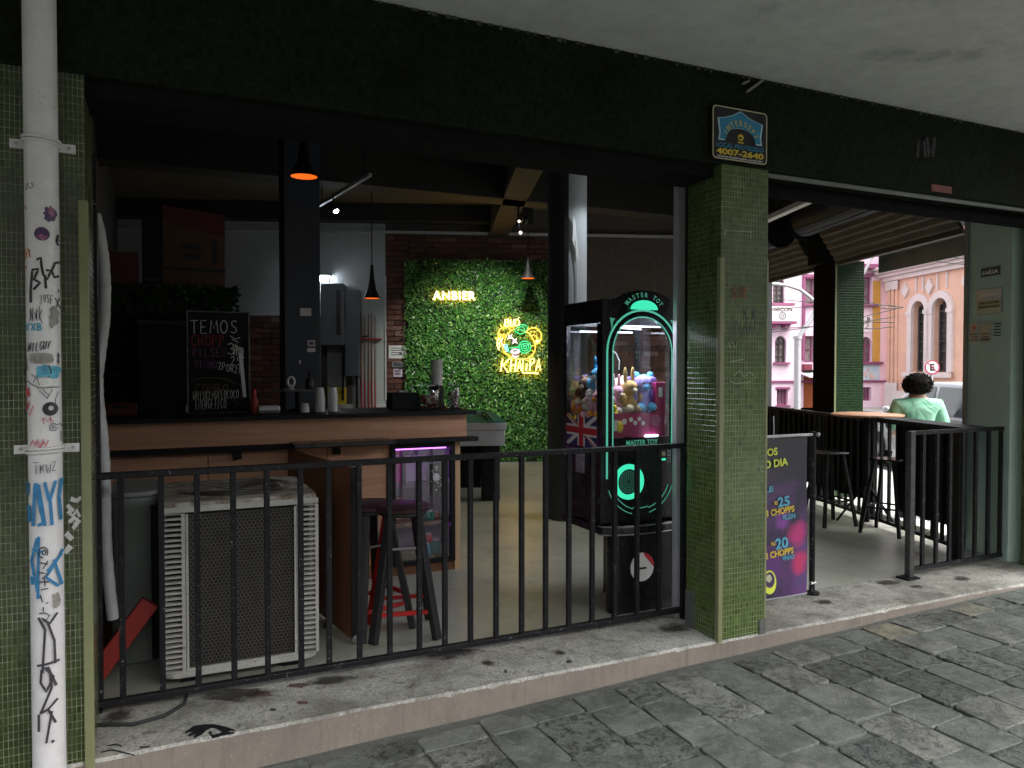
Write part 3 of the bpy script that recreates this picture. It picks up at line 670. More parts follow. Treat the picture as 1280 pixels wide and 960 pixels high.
# piers
def pier_trim(o, x, y, z0, z1, w=.022): 
    g = G(); g.box(x - w / 2, x + w / 2, y - w / 2, y + w / 2, z0, z1); return g.build('corner_trim', M['trim'], o, bevel=.004)
lp = thing('tiled_wall', 'olive green mosaic tiled wall behind the white pipe at the left edge', 'wall', (-.233, 0, -.2))
g = G(); g.box(-6, 0, 0, .40, 0, 2.888); g.build('tiled_face', M['tile_dark'], lp)
pier_trim(lp, -.008, .0, 0, 2.42, .034)
g = G(); g.box(-.02, .012, .405, .50, .31, 2.7); g.build('door_jamb', M['black_worn'], lp)
kk = 0
def on_left(u, v, off): p = PY(u, v, -.0012 - off); return p - Vector((-.233, 0, -.2))
g = G()
for st in [[(90,624),(96,626),(101,622)], [(86,640),(91,645),(96,638),(99,645)], [(87,652),(93,647),(98,651),(92,660)], [(85,632),(90,638)], [(84,668),(89,673)], [(82,690),(87,684)]]:
    g.ribbon(st, [4 + random.random() * 4 for _ in st], on_left, kk * .0003); kk += 1
g.build('scraped_patch', M['scrape'], lp)

cp = thing('tiled_pillar', 'green mosaic pillar in the middle of the front with olive metal corners', 'pillar', (2.773, 0, FL - .01))
g = G(); g.box(0, .33, .0, .283, .012, 2.60); g.build('tiled_shaft', M['tile'], cp)
pier_trim(cp, .004, .004, .002, 2.10, .030); pier_trim(cp, .328, .006, .03, 2.10, .018)
g = G(); g.box(.285, .332, -.006, .0, .004, .09); g.box(-.004, .05, .2, .288, .003, .22); g.build('plaster_patch', M['joint'], cp, bevel=.002)
def on_pillar(u, v, off): return PY(u, v, -.0012 - off) - Vector((2.773, 0, FL - .01))
g = G(); kk = 0
for st in hand('YUAN', 908, 402, 944, 420, -.05, .1, .2) + hand('X*', 928, 386, 948, 398, 0, .1): g.ribbon(st, 1.4, on_pillar, kk * .0003); kk += 1
g.build('graffiti_scrawl', M['ink_soft'], cp)
g = G()
for st in hand('SNK', 914, 360, 935, 373, -.1, .1, .1): g.ribbon(st, 1.7, on_pillar, kk * .0003); kk += 1
g.build('graffiti_scrawl', plain('rust_marker', (.24, .075, .035), .7, 0, .4, 40), cp, label='rusty red scrawl at eye height')
g = G()
for st in [[(906,288),(940,290)], [(907,288),(906,294)], [(939,290),(938,297)], [(911,428),(913,436)], [(914,427),(920,435),(922,428)], [(917,470),(925,463),(930,471),(938,465),(942,470)], [(912,476),(920,480),(938,477)], [(914,452),(930,449)]]:
    g.ribbon(st, 1.0, on_pillar, kk * .0003); kk += 1
g.build('chalk_scratch', plain('pale_scratch', (.30, .36, .24), .8, 0, .3, 40), cp)
# right corner pier of the front
rp = thing('tiled_corner_pier', 'dark green mosaic corner pier at the right edge of the photo', 'pillar', (5.93, 0, -.2))
g = G(); g.box(0, .42, 0, .33, 0, 2.888); g.build('tiled_shaft', M['tile_dark'], rp)
pier_trim(rp, .003, .004, .3, 2.88, .02)
# grey-green side wall strip behind it carrying the exit sign
gw = thing('grey_green_wall', 'grey green painted wall strip under the exit sign beside the right pier', 'wall', S_(0, 0, -.2), -TH)
g = G(); g.box(0, .30, .04, .56, 0, 3.0); g.build('painted_face', M['panel_green'], gw, bevel=.006)
g = G(); g.box(-.014, -.002, .515, .562, .3, 3.0); g.build('guide_rail', M['ac_grey'], gw)
g = G(); g.box(-.006, -.001, .045, .50, .3, .42); g.build('skirting', M['panel_green'], gw)
LW = inv(gw)
def on_wall(u, v, off=0): return LW(PP(u, v, SIDE + SU * (-.004), SU) ) + Vector((-off, 0, 0))
def wall_sign(name, label, x0, y0, x1, y1, m, th=.006):
    a = PP(x0, y0, SIDE, SU); b = PP(x1, y1, SIDE, SU); c = (a + b) / 2
    y = (c - SIDE).dot(SV); w = abs((a - b).dot(SV)); h = abs(a.z - b.z)
    o = thing(name, label, 'sign', S_(-.002, y, c.z), -TH)
    g = G(); g.box(-th, 0, -w/2, w/2, -h/2, h/2); g.build('plate', m, o, bevel=.002)
    return o, w, h, th
WR = (R_(90), 0, R_(-90))                                   # lettering that faces the room from the side wall
o, w, h, t = wall_sign('exit_sign', 'dark green SAÍDA exit sign high on the grey green wall', 1227, 347, 1251, 332, M['sign_green'])
lettering('SAÍDA', M['white_plastic'], o, (-t - .001, 0, 0), WR, width=w * .86, height=h * .55, bold=.02)
o, w, h, t = wall_sign('notice_plaque', 'framed ATENÇÃO plaque, grey over cream, below the exit sign', 1222, 394, 1254, 359, M['plaque_grey'])
g = G(); g.box(-t - .003, -t, -w*.46, w*.46, -h*.46, h*.10); g.build('cream_field', M['plaque'], o)
lettering('ATENÇÃO', M['white_plastic'], o, (-t - .001, 0, h * .28), WR, width=w * .72, height=h * .16, bold=.02)
g = G()
for i, (ww, zz) in enumerate(((.8, -.04), (.82, -.20))):
    r = random.Random(i); yy = -w * ww / 2
    while yy < w * ww / 2:
        l = r.uniform(.010, .028); g.box(-t - .005, -t - .003, yy, min(yy + l, w*ww/2), h * zz - .012, h * zz + .010); yy += l + .008
g.build('small_print', plain('olive_print', (.16, .15, .05), .6), o)
for i, (x0, y0, x1, y1, lb) in enumerate(((1212, 428, 1224, 403, 'small notice with red warning shape, left one under the plaque'), (1225.5, 428, 1239, 402, 'small notice with dark band, middle one under the plaque'), (1241, 422, 1254, 402, 'small notice of dark text lines, right one under the plaque'))):
    o, w, h, t = wall_sign('paper_notice', lb, x0, y0, x1, y1, M['plaque_grey'] if i < 2 else M['panel_green'], .003); o['group'] = 'small notices under the plaque'
    g = G()
    if i == 0: g.add([(-t-.001, 0, h*.05), (-t-.001, w*.22, h*.28), (-t-.001, 0, h*.40), (-t-.001, -w*.22, h*.28)], [(0, 1, 2, 3)]); g.build('warning_mark', M['ink_red'], o); g = G()
    for k in range(5 if i == 2 else 3):
        zz = (.40 - k * .19) * h if i == 2 else (-.08 - k * .15) * h; g.box(-t-.002, -t, -w*.38, w*(.38 if k % 2 == 0 else .25), zz - .006, zz + (.012 if i == 1 and k == 2 else .004))
    g.build('small_print', M['ink'], o)

# ================================================================== FRONT THINGS
# white drainpipe with clamps, stickers and graffiti
PC = Vector((-.366, -.066, 0)); PR = .054
dp = thing('drainpipe', 'white painted drainpipe covered in stickers and graffiti on the left wall', 'pipe', (PC.x, PC.y, -.12))
g = G(); g.taper((0, 0, 0), (0, 0, 3.30), PR, PR, 32); g.build('pipe_shaft', M['pipe'], dp, smooth=40)
pa = math.atan2(CAM.y - PC.y, CAM.x - PC.x)                   # the side of the pipe that looks at the street
pd = Vector((math.cos(pa), math.sin(pa), 0)); pt = Vector((-pd.y, pd.x, 0))
def on_pipe(u, v, off):
    cx = 52 + 9 * v / 900.0; s = max(-.985, min(.985, (u - cx) / 21.7)); a = math.asin(s)
    z = PY(cx, v, PC.y - PR * .8).z
    r = PR + .0007 + off; return pd * (r * math.cos(a)) + pt * (r * math.sin(a)) + Vector((0, 0, z + .12))
for zc, tl in ((PY(54, 175, -.1).z, -.06), (PY(59, 563, -.1).z, .05)):
    g = G(); ring = [(PR + .004) * pd * math.cos(R_(a)) + (PR + .004) * pt * math.sin(R_(a)) + Vector((0, 0, zc + .12 + tl * .06 * math.sin(R_(a)))) for a in range(-100, 101, 10)]
    g.tube([p + Vector((0, 0, .008)) for p in ring], .006, 8); g.tube([p - Vector((0, 0, .006)) for p in ring], .0055, 8)
    for s in (-1, 1): g.box(s * .076 - .028, s * .076 + .028, .050, .064, zc + .103, zc + .135)
    c = g.build('pipe_clamp', M['pipe'], dp, smooth=50)
    g = G()
    for s in (-1, 1): g.taper((s * .083, .052, zc + .12), (s * .083, .044, zc + .12), .007, .006, 8)
    g.build('screw', M['steel'], c)
kk = [0]
def pipe_marks(name, m, strokes, w, label=None):
    g = G()
    for st in strokes:
        # subdivide so that strokes bend with the pipe
        q = []
        for i in range(len(st) - 1):
            (a, b), (c, d) = st[i], st[i+1]; nn = max(1, int(math.hypot(c - a, d - b) / 4))
            q += [(a + (c-a) * t / nn, b + (d-b) * t / nn) for t in range(nn)]
        q.append(st[-1]); g.ribbon(q, w, on_pipe, kk[0] * .00006); kk[0] += 1
    return g.build(name, m, dp, label=label)
def pipe_patch(name, m, cx, cy, rx, ry, label=None, rect=False, rag=0.0, hole=None):
    g = G(); r = random.Random(int(cx * 7 + cy)); rings = [.0, .5, 1.0]; nn = 20; off = kk[0] * .00006; kk[0] += 1
    def pnt(q, i):
        a = 2 * math.pi * i / nn; e = 1 + r.uniform(-rag, rag) if q == 1 else 1
        ca, sa = math.cos(a), math.sin(a)
        if rect: k = 1 / max(abs(ca), abs(sa)); ca, sa = ca * k, sa * k
        return on_pipe(cx + rx * q * e * ca, cy + ry * q * e * sa, off)
    if hole:
        vs = [pnt(1, i) for i in range(nn)] + [on_pipe(cx + hole * rx * math.cos(2*math.pi*i/nn) + 1, cy - 1 + hole * ry * math.sin(2*math.pi*i/nn), off) for i in range(nn)]
        g.add(vs, [(i, (i+1) % nn, nn + (i+1) % nn, nn + i) for i in range(nn)])
    else:
        vs = [on_pipe(cx, cy, off)] + [pnt(.5, i) for i in range(nn)] + [pnt(1, i) for i in range(nn)]
        g.add(vs, [(0, 1 + i, 1 + (i+1) % nn) for i in range(nn)] + [(1+i, nn+1+i, nn+1+(i+1) % nn, 1+(i+1) % nn) for i in range(nn)])
    return g.build(name, m, dp, label=label)
pipe_marks('graffiti_tag', M['ink'], [[(33,233),(37,231),(44,230)], [(35,238),(40,236),(37,231),(36,238)], [(41,237),(45,234),(42,231)]], 1.0)
pipe_patch('sticker', M['sticker_violet'], 65, 267, 8, 10, rag=.25, label='violet and pink torn sticker')
pipe_patch('sticker', M['sticker_pink'], 66, 264, 4.5, 5.5, rag=.3)
pipe_patch('sticker', M['sticker_violet'], 54.5, 293, 9.5, 8.5, label='round violet sticker')
pipe_patch('sticker', M['sticker_pink'], 55, 297, 5.5, 3.2, rag=.35)
pipe_marks('graffiti_tag', M['ink_orange'], [[(33,257),(36,262)], [(33,310),(36,318),(34,325)], [(34,318),(40,314)], [(38,312),(40,322)], [(33,332),(36,336)]], 1.7)
pipe_marks('graffiti_tag', M['ink'], [[(74,292),(72,300),(74,304)], [(72,297),(75,298)]], 3)
pipe_marks('graffiti_tag', M['ink'], [[(41,378),(41,362),(43,338),(50,337),(45,350),(52,354),(45,362)], [(49,325),(53,323),(54,334),(56,344),(61,349),(65,338),(60,338)], [(75,326),(70,328),(66,338),(69,346),(74,344)], [(58,345),(59,360)]], 3.3, 'bold black tag with drips')
pipe_marks('graffiti_tag', M['ink_soft'], hand('3VSF', 51, 370, 68, 381, -.1, .1), .9)
pipe_marks('graffiti_tag', M['ink'], [[(74,361),(74,364)], [(70,372),(76,384)], [(71,384),(75,372)]], 1.2)
pipe_marks('graffiti_tag', M['ink_soft'], hand('N*K', 40, 384, 55, 400, .2, .2), 1.0)
pipe_patch('sticker_residue', M['residue'], 69, 396, 5.5, 12, rect=True, rag=.25)
pipe_marks('graffiti_tag', M['ink_cyan'], hand('YXB', 34, 405, 55, 413), 1.9)
pipe_marks('graffiti_tag', M['ink'], hand('NILGUY', 37, 430, 64, 440, -.15, .08, .1), 1.2)
pipe_marks('graffiti_tag', M['ink'], [[(34,424),(35,436),(34,447)], [(35,448),(36,462)]], 1.5)
pipe_patch('sticker_residue', M['residue'], 53.5, 448, 13.5, 6.5, rect=True, rag=.06)
pipe_marks('graffiti_tag', M['ink'], hand('1*', 69, 440, 75, 456), 1.0)
pipe_patch('sticker', M['ink_cyan'], 61, 464, 13, 8, rect=True, rag=.22, label='torn blue sticker')
pipe_marks('graffiti_tag', M['ink'], [[(62,457),(65,465),(61,471)], [(59,458),(68,462)]], 1.6)
pipe_patch('sticker', M['paper'], 61, 478, 12, 5, rect=True, rag=.1)
pipe_marks('graffiti_tag', M['ink_soft'], [[(42,468),(47,472),(44,478)], [(48,470),(51,481)], [(37,476),(42,480),(50,484)]], .9)
pipe_patch('sticker', M['ink_red'], 36, 489, 4, 6, rag=.4)
pipe_marks('graffiti_tag', M['ink_soft'], [[(49,485),(75,484)], [(51,488),(60,497)], [(55,487),(62,494)], [(60,498),(66,487)], [(73,490),(69,500),(70,508)]], .8)
pipe_patch('sticker', M['ink'], 63.5, 511, 9.2, 8.6, label='black ring sticker', hole=.36)
pipe_marks('graffiti_tag', M['ink_red'], [[(34,500),(38,505),(36,514)], [(40,502),(37,512)], [(44,507),(40,519)], [(53,525),(57,522),(60,527),(63,522),(67,527)], [(55,522),(56,529)], [(63,521),(64,529)]], 1.0)
pipe_marks('graffiti_tag', M['ink'], [circ(67, 534, 4.5, 4.5, 0, 330, 10), circ(67, 534, 1.8, 1.8, 0, 360, 8), [(72,531),(75,530),(77,534)], [(76,540),(76,552)]], .9)
pipe_marks('graffiti_tag', M['ink_red'], [[(41,556),(44,549),(46,558),(49,548),(52,557),(55,548),(58,558),(61,550)], [(42,561),(50,559),(60,561)], [(47,551),(53,562)], [(56,552),(50,562)]], 1.1)
pipe_marks('graffiti_tag', M['ink_soft'], hand('T*WZ', 44, 578, 70, 589, 0, .25), .9)
pipe_marks('graffiti_tag', M['ink_blue'], [[(37,603),(37,617)], [(39,632),(40,650)], [(44,655),(46,604),(50,606),(57,655)], [(47,604),(53,640)], [(52,625),(55,652),(50,655)], [(57,603),(62,627),(69,602)], [(63,627),(65,655)], [(76,600),(73,622),(75,650)]], 3.8, 'big blue capital letters')
pipe_marks('graffiti_tag', M['ink_blue'], [[(50,670),(49,745)], [(48,672),(42,700),(50,745)], [(44,685),(53,688)], [(77,690),(58,720),(72,733)], [(67,700),(76,732)], [(60,712),(75,695)], [(42,720),(43,728)]], 3.2, 'blue star shaped scrawl')
pipe_marks('graffiti_tag', M['ink'], [circ(55, 689, 5, 6.5, 90, 400, 10), circ(56, 689, 2, 2.8, 0, 360, 8), [(51,701),(60,704)], [(60,700),(55,709)], [(50,713),(60,716),(54,721)], [(51,725),(61,726)], [(56,721),(57,731)], [(53,735),(60,734)], [(52,742),(54,750)], [(58,752),(60,752)], [(55,757),(55,762)], [(51,764),(57,764),(62,768),(58,773),(53,770)]], 1.3, 'upright black handle lettering')
pipe_patch('sticker_residue', M['residue'], 70, 751, 4, 9, rect=True, rag=.2)
pipe_marks('graffiti_tag', M['ink_soft'], [[(50,770),(57,785),(55,820),(54,838)], [(70,767),(62,778),(55,772)], [(60,777),(67,800)], [(67,800),(68,828)], [(49,829),(72,826)], [(57,832),(66,845),(58,862),(52,850),(53,835)], [(62,838),(64,858),(52,888)], [(60,832),(69,856)], [(70,874),(60,884),(52,888)], [(60,884),(68,902)], [(64,888),(58,925)], [(50,890),(50,910)]], 2.8, 'long dark scrawl near the ground')
pipe_patch('graffiti_dot', M['ink_soft'], 65, 925, 2, 2)

# security company sign over the pillar
sx0, sx1, sz0, sz1 = 2.685, 3.066, 2.704, 2.99
sg = thing('security_sign', 'black security company sign with blue shield over the middle pillar', 'sign', ((sx0 + sx1) / 2, -.008, (sz0 + sz1) / 2))
w, h = (sx1 - sx0) / 2, (sz1 - sz0) / 2
def rrect(w, h, r, n=5):
    p = []
    for cx, cy, a in ((w - r, h - r, 0), (-w + r, h - r, 90), (-w + r, -h + r, 180), (w - r, -h + r, 270)):
        p += [(cx + r * math.cos(R_(a + 90 * i / n)), cy + r * math.sin(R_(a + 90 * i / n))) for i in range(n + 1)]
    return p
g = G(); g.prism(rrect(w, h, .026), -.022, 0); g.build('plate', M['sign_black'], sg)
def frame_flat(g, outer, inner, y):
    n = len(outer); vs = [(x, y, z) for x, z in outer] + [(x, y, z) for x, z in inner]
    g.add(vs, [(i, (i+1) % n, n+(i+1) % n, n+i) for i in range(n)])
g = G(); frame_flat(g, rrect(w - .003, h - .003, .024), rrect(w - .0085, h - .0085, .020), -.0232); g.build('border_line', M['sign_cream'], sg)
def shield(k, dy=0):
    # pale-edged shield with a peaked top and an arched lower side
    top = [(-.150, .062), (-.10, .072), (-.05, .088), (0, .114), (.05, .088), (.10, .072), (.150, .062)]
    right = [(.143, .02), (.138, -.012), (.145, -.048)]
    arch = [(.105 * math.cos(R_(a)), -.048 + .072 * math.sin(R_(a))) for a in range(0, 181, 15)]
    left = [(-.145, -.048), (-.138, -.012), (-.143, .02)]
    return [(x * k, z * k + dy + .01) for x, z in reversed(top + right + arch + left)]
g = G(); g.prism(shield(1.04), -.0245, -.0225); g.build('shield_edge', M['sign_pale'], sg)
g = G(); g.prism([(x, z + .003) for x, z in shield(.97)], -.026, -.0246); g.build('shield', M['sign_blue'], sg)
arc_lettering('INTERSEPT', M['yellow_print'], sg, 0, -.055, -.0270, .118, 158, 22, .030, fit=.78)
g = G(); g.prism([(x, z) for x, z in circ(.002, -.012, .019, .018, 0, 360, 16)[:-1]], -.0246, -.0228); g.box(-.018, .022, -.0246, -.0228, -.042, -.036); g.build('emblem', M['yellow_print'], sg)
g = G(); g.prism(circ(-.002, -.016, .010, .007, 0, 360, 12)[:-1], -.0256, -.0247); g.build('emblem_swirl', M['sign_black'], sg)
lettering('LOCAL PROTEGIDO', M['sign_blue'], sg, (0, -.0235, -.064), (R_(90), 0, 0), width=.325, height=.024, bold=.02)
lettering('4007-2640', M['yellow_print'], sg, (0, -.0235, -.098), (R_(90), 0, 0), width=.325, height=.034, bold=.03)
lettering('www.intersept.com.br', M['white_plastic'], sg, (0, -.0235, -.126), (R_(90), 0, 0), width=.315, height=.013, bold=.02)

# black railing across the left opening
RY = .385
rl = thing('railing', 'black chipped iron railing across the left shop opening', 'railing', (-.24, RY, FL))
ztop = PY(480, 573, RY).z - FL
x1 = PY(858, 600, RY).x + .24
g = G(); g.box(0, x1, -.02, .02, ztop - .028, ztop); g.build('top_rail', M['black_worn'], rl, bevel=.004)
g = G(); g.box(0, x1, -.018, .018, .045, .072); g.build('bottom_rail', M['black_worn'], rl, bevel=.004)
for xx in (152, 202, 247, 292, 334, 376, 411, 449, 487, 524, 556, 588, 620, 652, 682, 711, 740, 768, 796, 823):
    bx = PY(xx, 700, RY).x + .24
    g = G(); g.box(-.0125, .0125, -.0125, .0125, .072, ztop - .028); g.build('bar', M['black_worn'], rl, (bx, 0, 0), bevel=.002, seg=1)
g = G(); g.box(x1 - .032, x1, -.016, .016, -.0, ztop - .028); g.build('end_post', M['black_worn'], rl)
# pale shutter guide beside the pillar
gr = thing('shutter_guide', 'pale vertical shutter guide rail between claw machine and pillar', 'rail', (2.832, .44, FL))
g = G(); g.box(-.030, .030, -.02, .02, 0, 2.62); g.build('channel', M['guide'], gr, bevel=.004)
g = G(); g.box(.031, .058, -.045, .03, 0, 2.62); g.build('black_strip', M['black_worn'], gr)

# cable lying on the ledge
cable = G(); cable.tube([(-.24, .30, FL + .008), (-.1, .24, FL + .008), (.02, .27, FL + .008), (.10, .36, FL + .008), (.12, .50, FL + .008)], .008, 6)
tag(cable.build('cable', M['wire_black'], smooth=50), 'black cable curling over the ledge by the left wall', 'cable')
# pale flexible hose hanging inside the left jamb
hp = []
for px, py in ((118,268),(124,290),(129,325),(131,360),(130,400),(126,430),(121,470),(122,500),(127,540),(130,580),(131,620),(132,680),(137,740),(142,782)): hp.append(PY(px, py, .62))
hs_ = []
for i in range(len(hp) - 1):
    for t in range(5): hs_.append(hp[i].lerp(hp[i+1], t / 5))
g = G(); g.tube(hs_, [.025 + .002 * (i % 2) for i in range(len(hs_))], 12)
tag(g.build('flexible_hose', M['hose'], smooth=70), 'grey white flexible hose hanging beside the left jamb', 'hose')
# red plank leaning
a, b = PY(118, 862, .72), PY(188, 752, .72); a.z = max(a.z, FL + .06)
pk = thing('red_plank', 'red painted plank leaning in the corner beside the air conditioner', 'plank', (a.x, a.y, FL))
g = G(); q = b - a; g.beam((0, 0, a.z - FL), (q.x, q.y, b.z - FL), .045, .085); g.build('board', M['redwood'], pk, bevel=.005)

# ------------------------------------------------------------------ outdoor unit of the air conditioner
ax0, ax1, ay0 = .012, .730, .575
ac = thing('air_conditioner', 'yellowed white air conditioner unit with honeycomb grille behind the railing', 'air conditioner', ((ax0 + ax1) / 2, ay0, FL))
hw = (ax1 - ax0) / 2; dpt = .72; H = .865
def rr_plan(x0, x1, y0, y1, r, n=6):
    p = []
    for cx, cy, a in ((x1 - r, y0 + r, 270), (x1 - r, y1 - r, 0), (x0 + r, y1 - r, 90), (x0 + r, y0 + r, 180)):
        p += [(cx + r * math.cos(R_(a + 90 * i / n)), cy + r * math.sin(R_(a + 90 * i / n))) for i in range(n + 1)]
    return p
g = G(); g.plate(rr_plan(-hw, hw, 0, dpt, .075), .040, .072); g.build('base_pan', M['ac_white'], ac, bevel=.006, smooth=40)
g = G()
for s in (-1, 1):
    for yy in (.10, dpt - .1): g = G(); g.box(s * (hw - .12) - .04, s * (hw - .12) + .04, yy - .04, yy + .04, 0, .040); g.build('foot', M['black'], ac)
g = G(); g.plate(rr_plan(-hw + .03, hw - .03, .035, dpt - .03, .06), .072, H - .05); g.build('coil_core', M['coil'], ac, smooth=40)
g = G(); g.plate(rr_plan(-hw, -hw + .05, .13, dpt - .08, .02), .072, H - .05); g.build('side_panel', M['ac_grey'], ac, smooth=40); g = G(); g.plate(rr_plan(hw - .05, hw, .13, dpt - .08, .02), .072, H - .05); g.build('side_panel', M['ac_grey'], ac, smooth=40)
# top: rounded cover with an oval fan opening
g = G(); out = rr_plan(-hw - .004, hw + .004, -.004, dpt + .004, .08)
NN = len(out); ang = [math.atan2(y - dpt / 2, x) for x, y in out]
inn = [(.28 * math.cos(a), dpt / 2 + .29 * math.sin(a)) for a in ang]
vs = [(x, y, H - .04) for x, y in out] + [(x, y, H - .014) for x, y in out] + [(x * .975, dpt/2 + (y - dpt/2) * .975, H) for x, y in out] + [(x, y, H + .006) for x, y in inn] + [(x * .96, dpt/2 + (y - dpt/2) * .96, H - .05) for x, y in inn]
fs = []
for r in range(4): fs += [(r*NN+i, r*NN+(i+1) % NN, (r+1)*NN+(i+1) % NN, (r+1)*NN+i) for i in range(NN)]
g.add(vs, fs); g.build('top_cover', M['ac_top'], ac, smooth=45)
g = G(); g.plate(rr_plan(-hw + .0, hw - .0, -.008, .0, .003), H - .045, H - .018)
g.build('top_lip', M['ac_white'], ac)
g = G()
for r in [.02 + .016 * i for i in range(17)]: g.tube([(x, dpt / 2 + y, H + .008 - .02 * (1 - r / .29)) for x, y in circ(0, 0, r, r * 1.03, 0, 360, 28)[:-1]], .0022, 4, True)
for k in range(6):
    t = R_(k * 60 + 15); g.beam((.02 * math.cos(t), dpt / 2 + .02 * math.sin(t), H - .008), (.285 * math.cos(t), dpt / 2 + .295 * math.sin(t), H + .010), .006, .004)
g.build('fan_guard', M['wire'], ac, kind='stuff')
g = G(); g.taper((0, dpt / 2, H - .10), (0, dpt / 2, H - .03), .06, .06, 16)
for k in range(4):
    t = R_(90 * k + 20); c, s = math.cos(t), math.sin(t)
    g.add([(.05*c-.03*s, dpt/2+.05*s+.03*c, H-.09), (.05*c+.03*s, dpt/2+.05*s-.03*c, H-.05), (.25*c+.08*s, dpt/2+.25*s-.08*c, H-.045), (.25*c-.08*s, dpt/2+.25*s+.08*c, H-.10)], [(0, 1, 2, 3)])
g.build('fan', M['ac_top'], ac)
# corner columns with louvre slots
def louvre(x0, x1):
    g = G(); st = .010
    g.box(x0, x0 + st, -.004, .05, .072, H - .05); g.box(x1 - st * 1.7, x1, -.004, .05, .072, H - .05)
    nsl = 30; z0, z1 = .072, H - .05; p = (z1 - z0) / nsl
    for i in range(nsl + 1):
        zz = z0 + p * i; g.box(x0 + st, x1 - st * 1.7, -.004, .03, max(z0, zz - p * .20), min(z1, zz + p * .20))
    return g.build('louvre_column', M['ac_white'], ac, bevel=.0015, seg=1)
louvre(-hw, -hw + .105); louvre(hw - .105, hw)
g = G(); g.box(-hw + .108, -hw + .118, -.006, .01, .075, H - .055); g.box(hw - .118, hw - .108, -.006, .01, .075, H - .055); g.box(-hw + .118, hw - .118, -.006, .01, .074, .084); g.build('grille_frame', M['ac_white'], ac)
g = G(); hx0, hx1, hz0, hz1 = -hw + .119, hw - .119, .086, H - .053; sct = .0105; r = random.Random(4); seg_ = set()
rows = int((hz1 - hz0) / (sct * 1.5)) + 1; cols = int((hx1 - hx0) / (sct * math.sqrt(3))) + 1
for j in range(rows):
    for i in range(cols):
        cx = hx0 + sct * math.sqrt(3) * (i + (.5 if j % 2 else 0)); cz = hz0 + sct * 1.5 * j
        for k in range(3):
            a0, a1 = R_(90 + 60 * k), R_(150 + 60 * k)
            p, q = (cx + sct * math.cos(a0), cz + sct * math.sin(a0)), (cx + sct * math.cos(a1), cz + sct * math.sin(a1))
            if min(p[0], q[0]) < hx0 or max(p[0], q[0]) > hx1 or min(p[1], q[1]) < hz0 or max(p[1], q[1]) > hz1: continue
            dx, dz = q[0] - p[0], q[1] - p[1]; L = math.hypot(dx, dz); nx, nz = -dz / L * .0011, dx / L * .0011; yy = -.001 - .0004 * (k == 1) - .0008 * (k == 2)
            g.add([(p[0]-nx, yy, p[1]-nz), (q[0]-nx, yy, q[1]-nz), (q[0]+nx, yy, q[1]+nz), (p[0]+nx, yy, p[1]+nz)], [(0, 1, 2, 3)])
g.build('honeycomb_mesh', M['wire'], ac, kind='stuff')
# second, rounded grey casing behind it on the left
rc = thing('grey_casing', 'rounded grey green metal casing between red plank and air conditioner', 'casing', (-.13, .98, FL))
g = G(); g.plate(rr_plan(-.085, .14, 0, .5, .08), 0, .84); g.build('body', M['ac_grey'], rc, bevel=.01, smooth=40)
g = G(); g.plate(rr_plan(-.09, .145, -.005, .505, .083), .842, .868); g.build('lid', M['ac_grey'], rc, bevel=.006, smooth=40)
g = G(); g.box(.10, .141, -.012, -.002, .02, .80); g.build('edge_strip', M['black'], rc)

# ================================================================== INTERIOR
# ---- back wall: rendered part, brick part
BK = thing('back_wall', 'back wall of the bar, grey blue render left and old brick right', 'wall', (BACK.x, BACK.y, 0), -TH)
LB = inv(BK)
def on_back(u, v, off=0.0): q = LB(PP(u, v, BACK, SV)); return Vector((q.x, -off, q.z))
xw = on_back(482, 400).x                                     # where the render stops and brick begins
g = G(); g.box(-9.5, xw, 0, .25, .0, 4.1); g.build('rendered_face', M['wall_grey'], BK)
g = G(); g.box(xw, 3.3, .012, .25, .0, 4.1); g.build('brick_bed', M['mortar'], BK)
zr = on_back(330, 392).z
g = G(); g.box(-9.5, on_back(440, 400).x, -.012, -.002, .1, zr - .03); g.build('lower_bed', M['mortar'], BK)
g = G(); g.box(-9.5, xw - .6, -.03, -.002, zr - .03, zr); g.build('rail_moulding', M['white_paint'], BK)
g = G(); g.box(xw - .012, xw + .012, -.02, -.001, on_back(482, 500).z, on_back(482, 345).z); g.build('corner_strip', M['white_paint'], BK)
g = G(); g.box(xw - .75, xw - .013, -.022, -.002, on_back(450, 511).z, on_back(450, 505).z); g.build('rail_moulding', M['white_paint'], BK)
g = G(); g.box(-9.5, 3.3, -.04, -.002, on_back(480, 292).z, on_back(480, 288.5).z); g.build('cornice', M['guide'], BK)
rb = random.Random(5); nb = 0
def brick(x, z, l, h, y):
    g = G(); d = rb.uniform(-.004, .004); g.box(x + .005, x + l - .005, y - .028 + d, y, z + .005, z + h - .005)
    o = g.build('brick', M['brick'], BK, bevel=.004, seg=1)
BH, BL = .082, .245
gx0, gx1 = on_back(509, 400).x, on_back(688, 400).x; gz1 = on_back(600, 328).z; gz0 = .16
def brick_field(x0, x1, z0, z1, y, limit, skip=None):
    global nb
    z = z0; row = 0; c = 0
    while z < z1 - BH * .6:
        x = x0 - (BL / 2 if row % 2 else 0)
        while x < x1 - .02:
            a, b = max(x, x0), min(x + BL, x1)
            if b - a > .04 and not (skip and skip(a, b, z)):
                if c < limit: brick(a, z, b - a, BH, y); c += 1; nb += 1
            x += BL
        z += BH; row += 1
topz = on_back(480, 292).z
brick_field(xw + .013, gx0 + .03, 1.0, topz, .012, 70)
brick_field(gx0 + .03, gx1 + .25, gz1 - .03, topz, .012, 75)
brick_field(on_back(298, 400).x, on_back(356, 400).x, .95, zr - .04, -.012, 60)
brick_field(on_back(738, 400).x, on_back(852, 400).x, 1.35, topz, .012, 90)
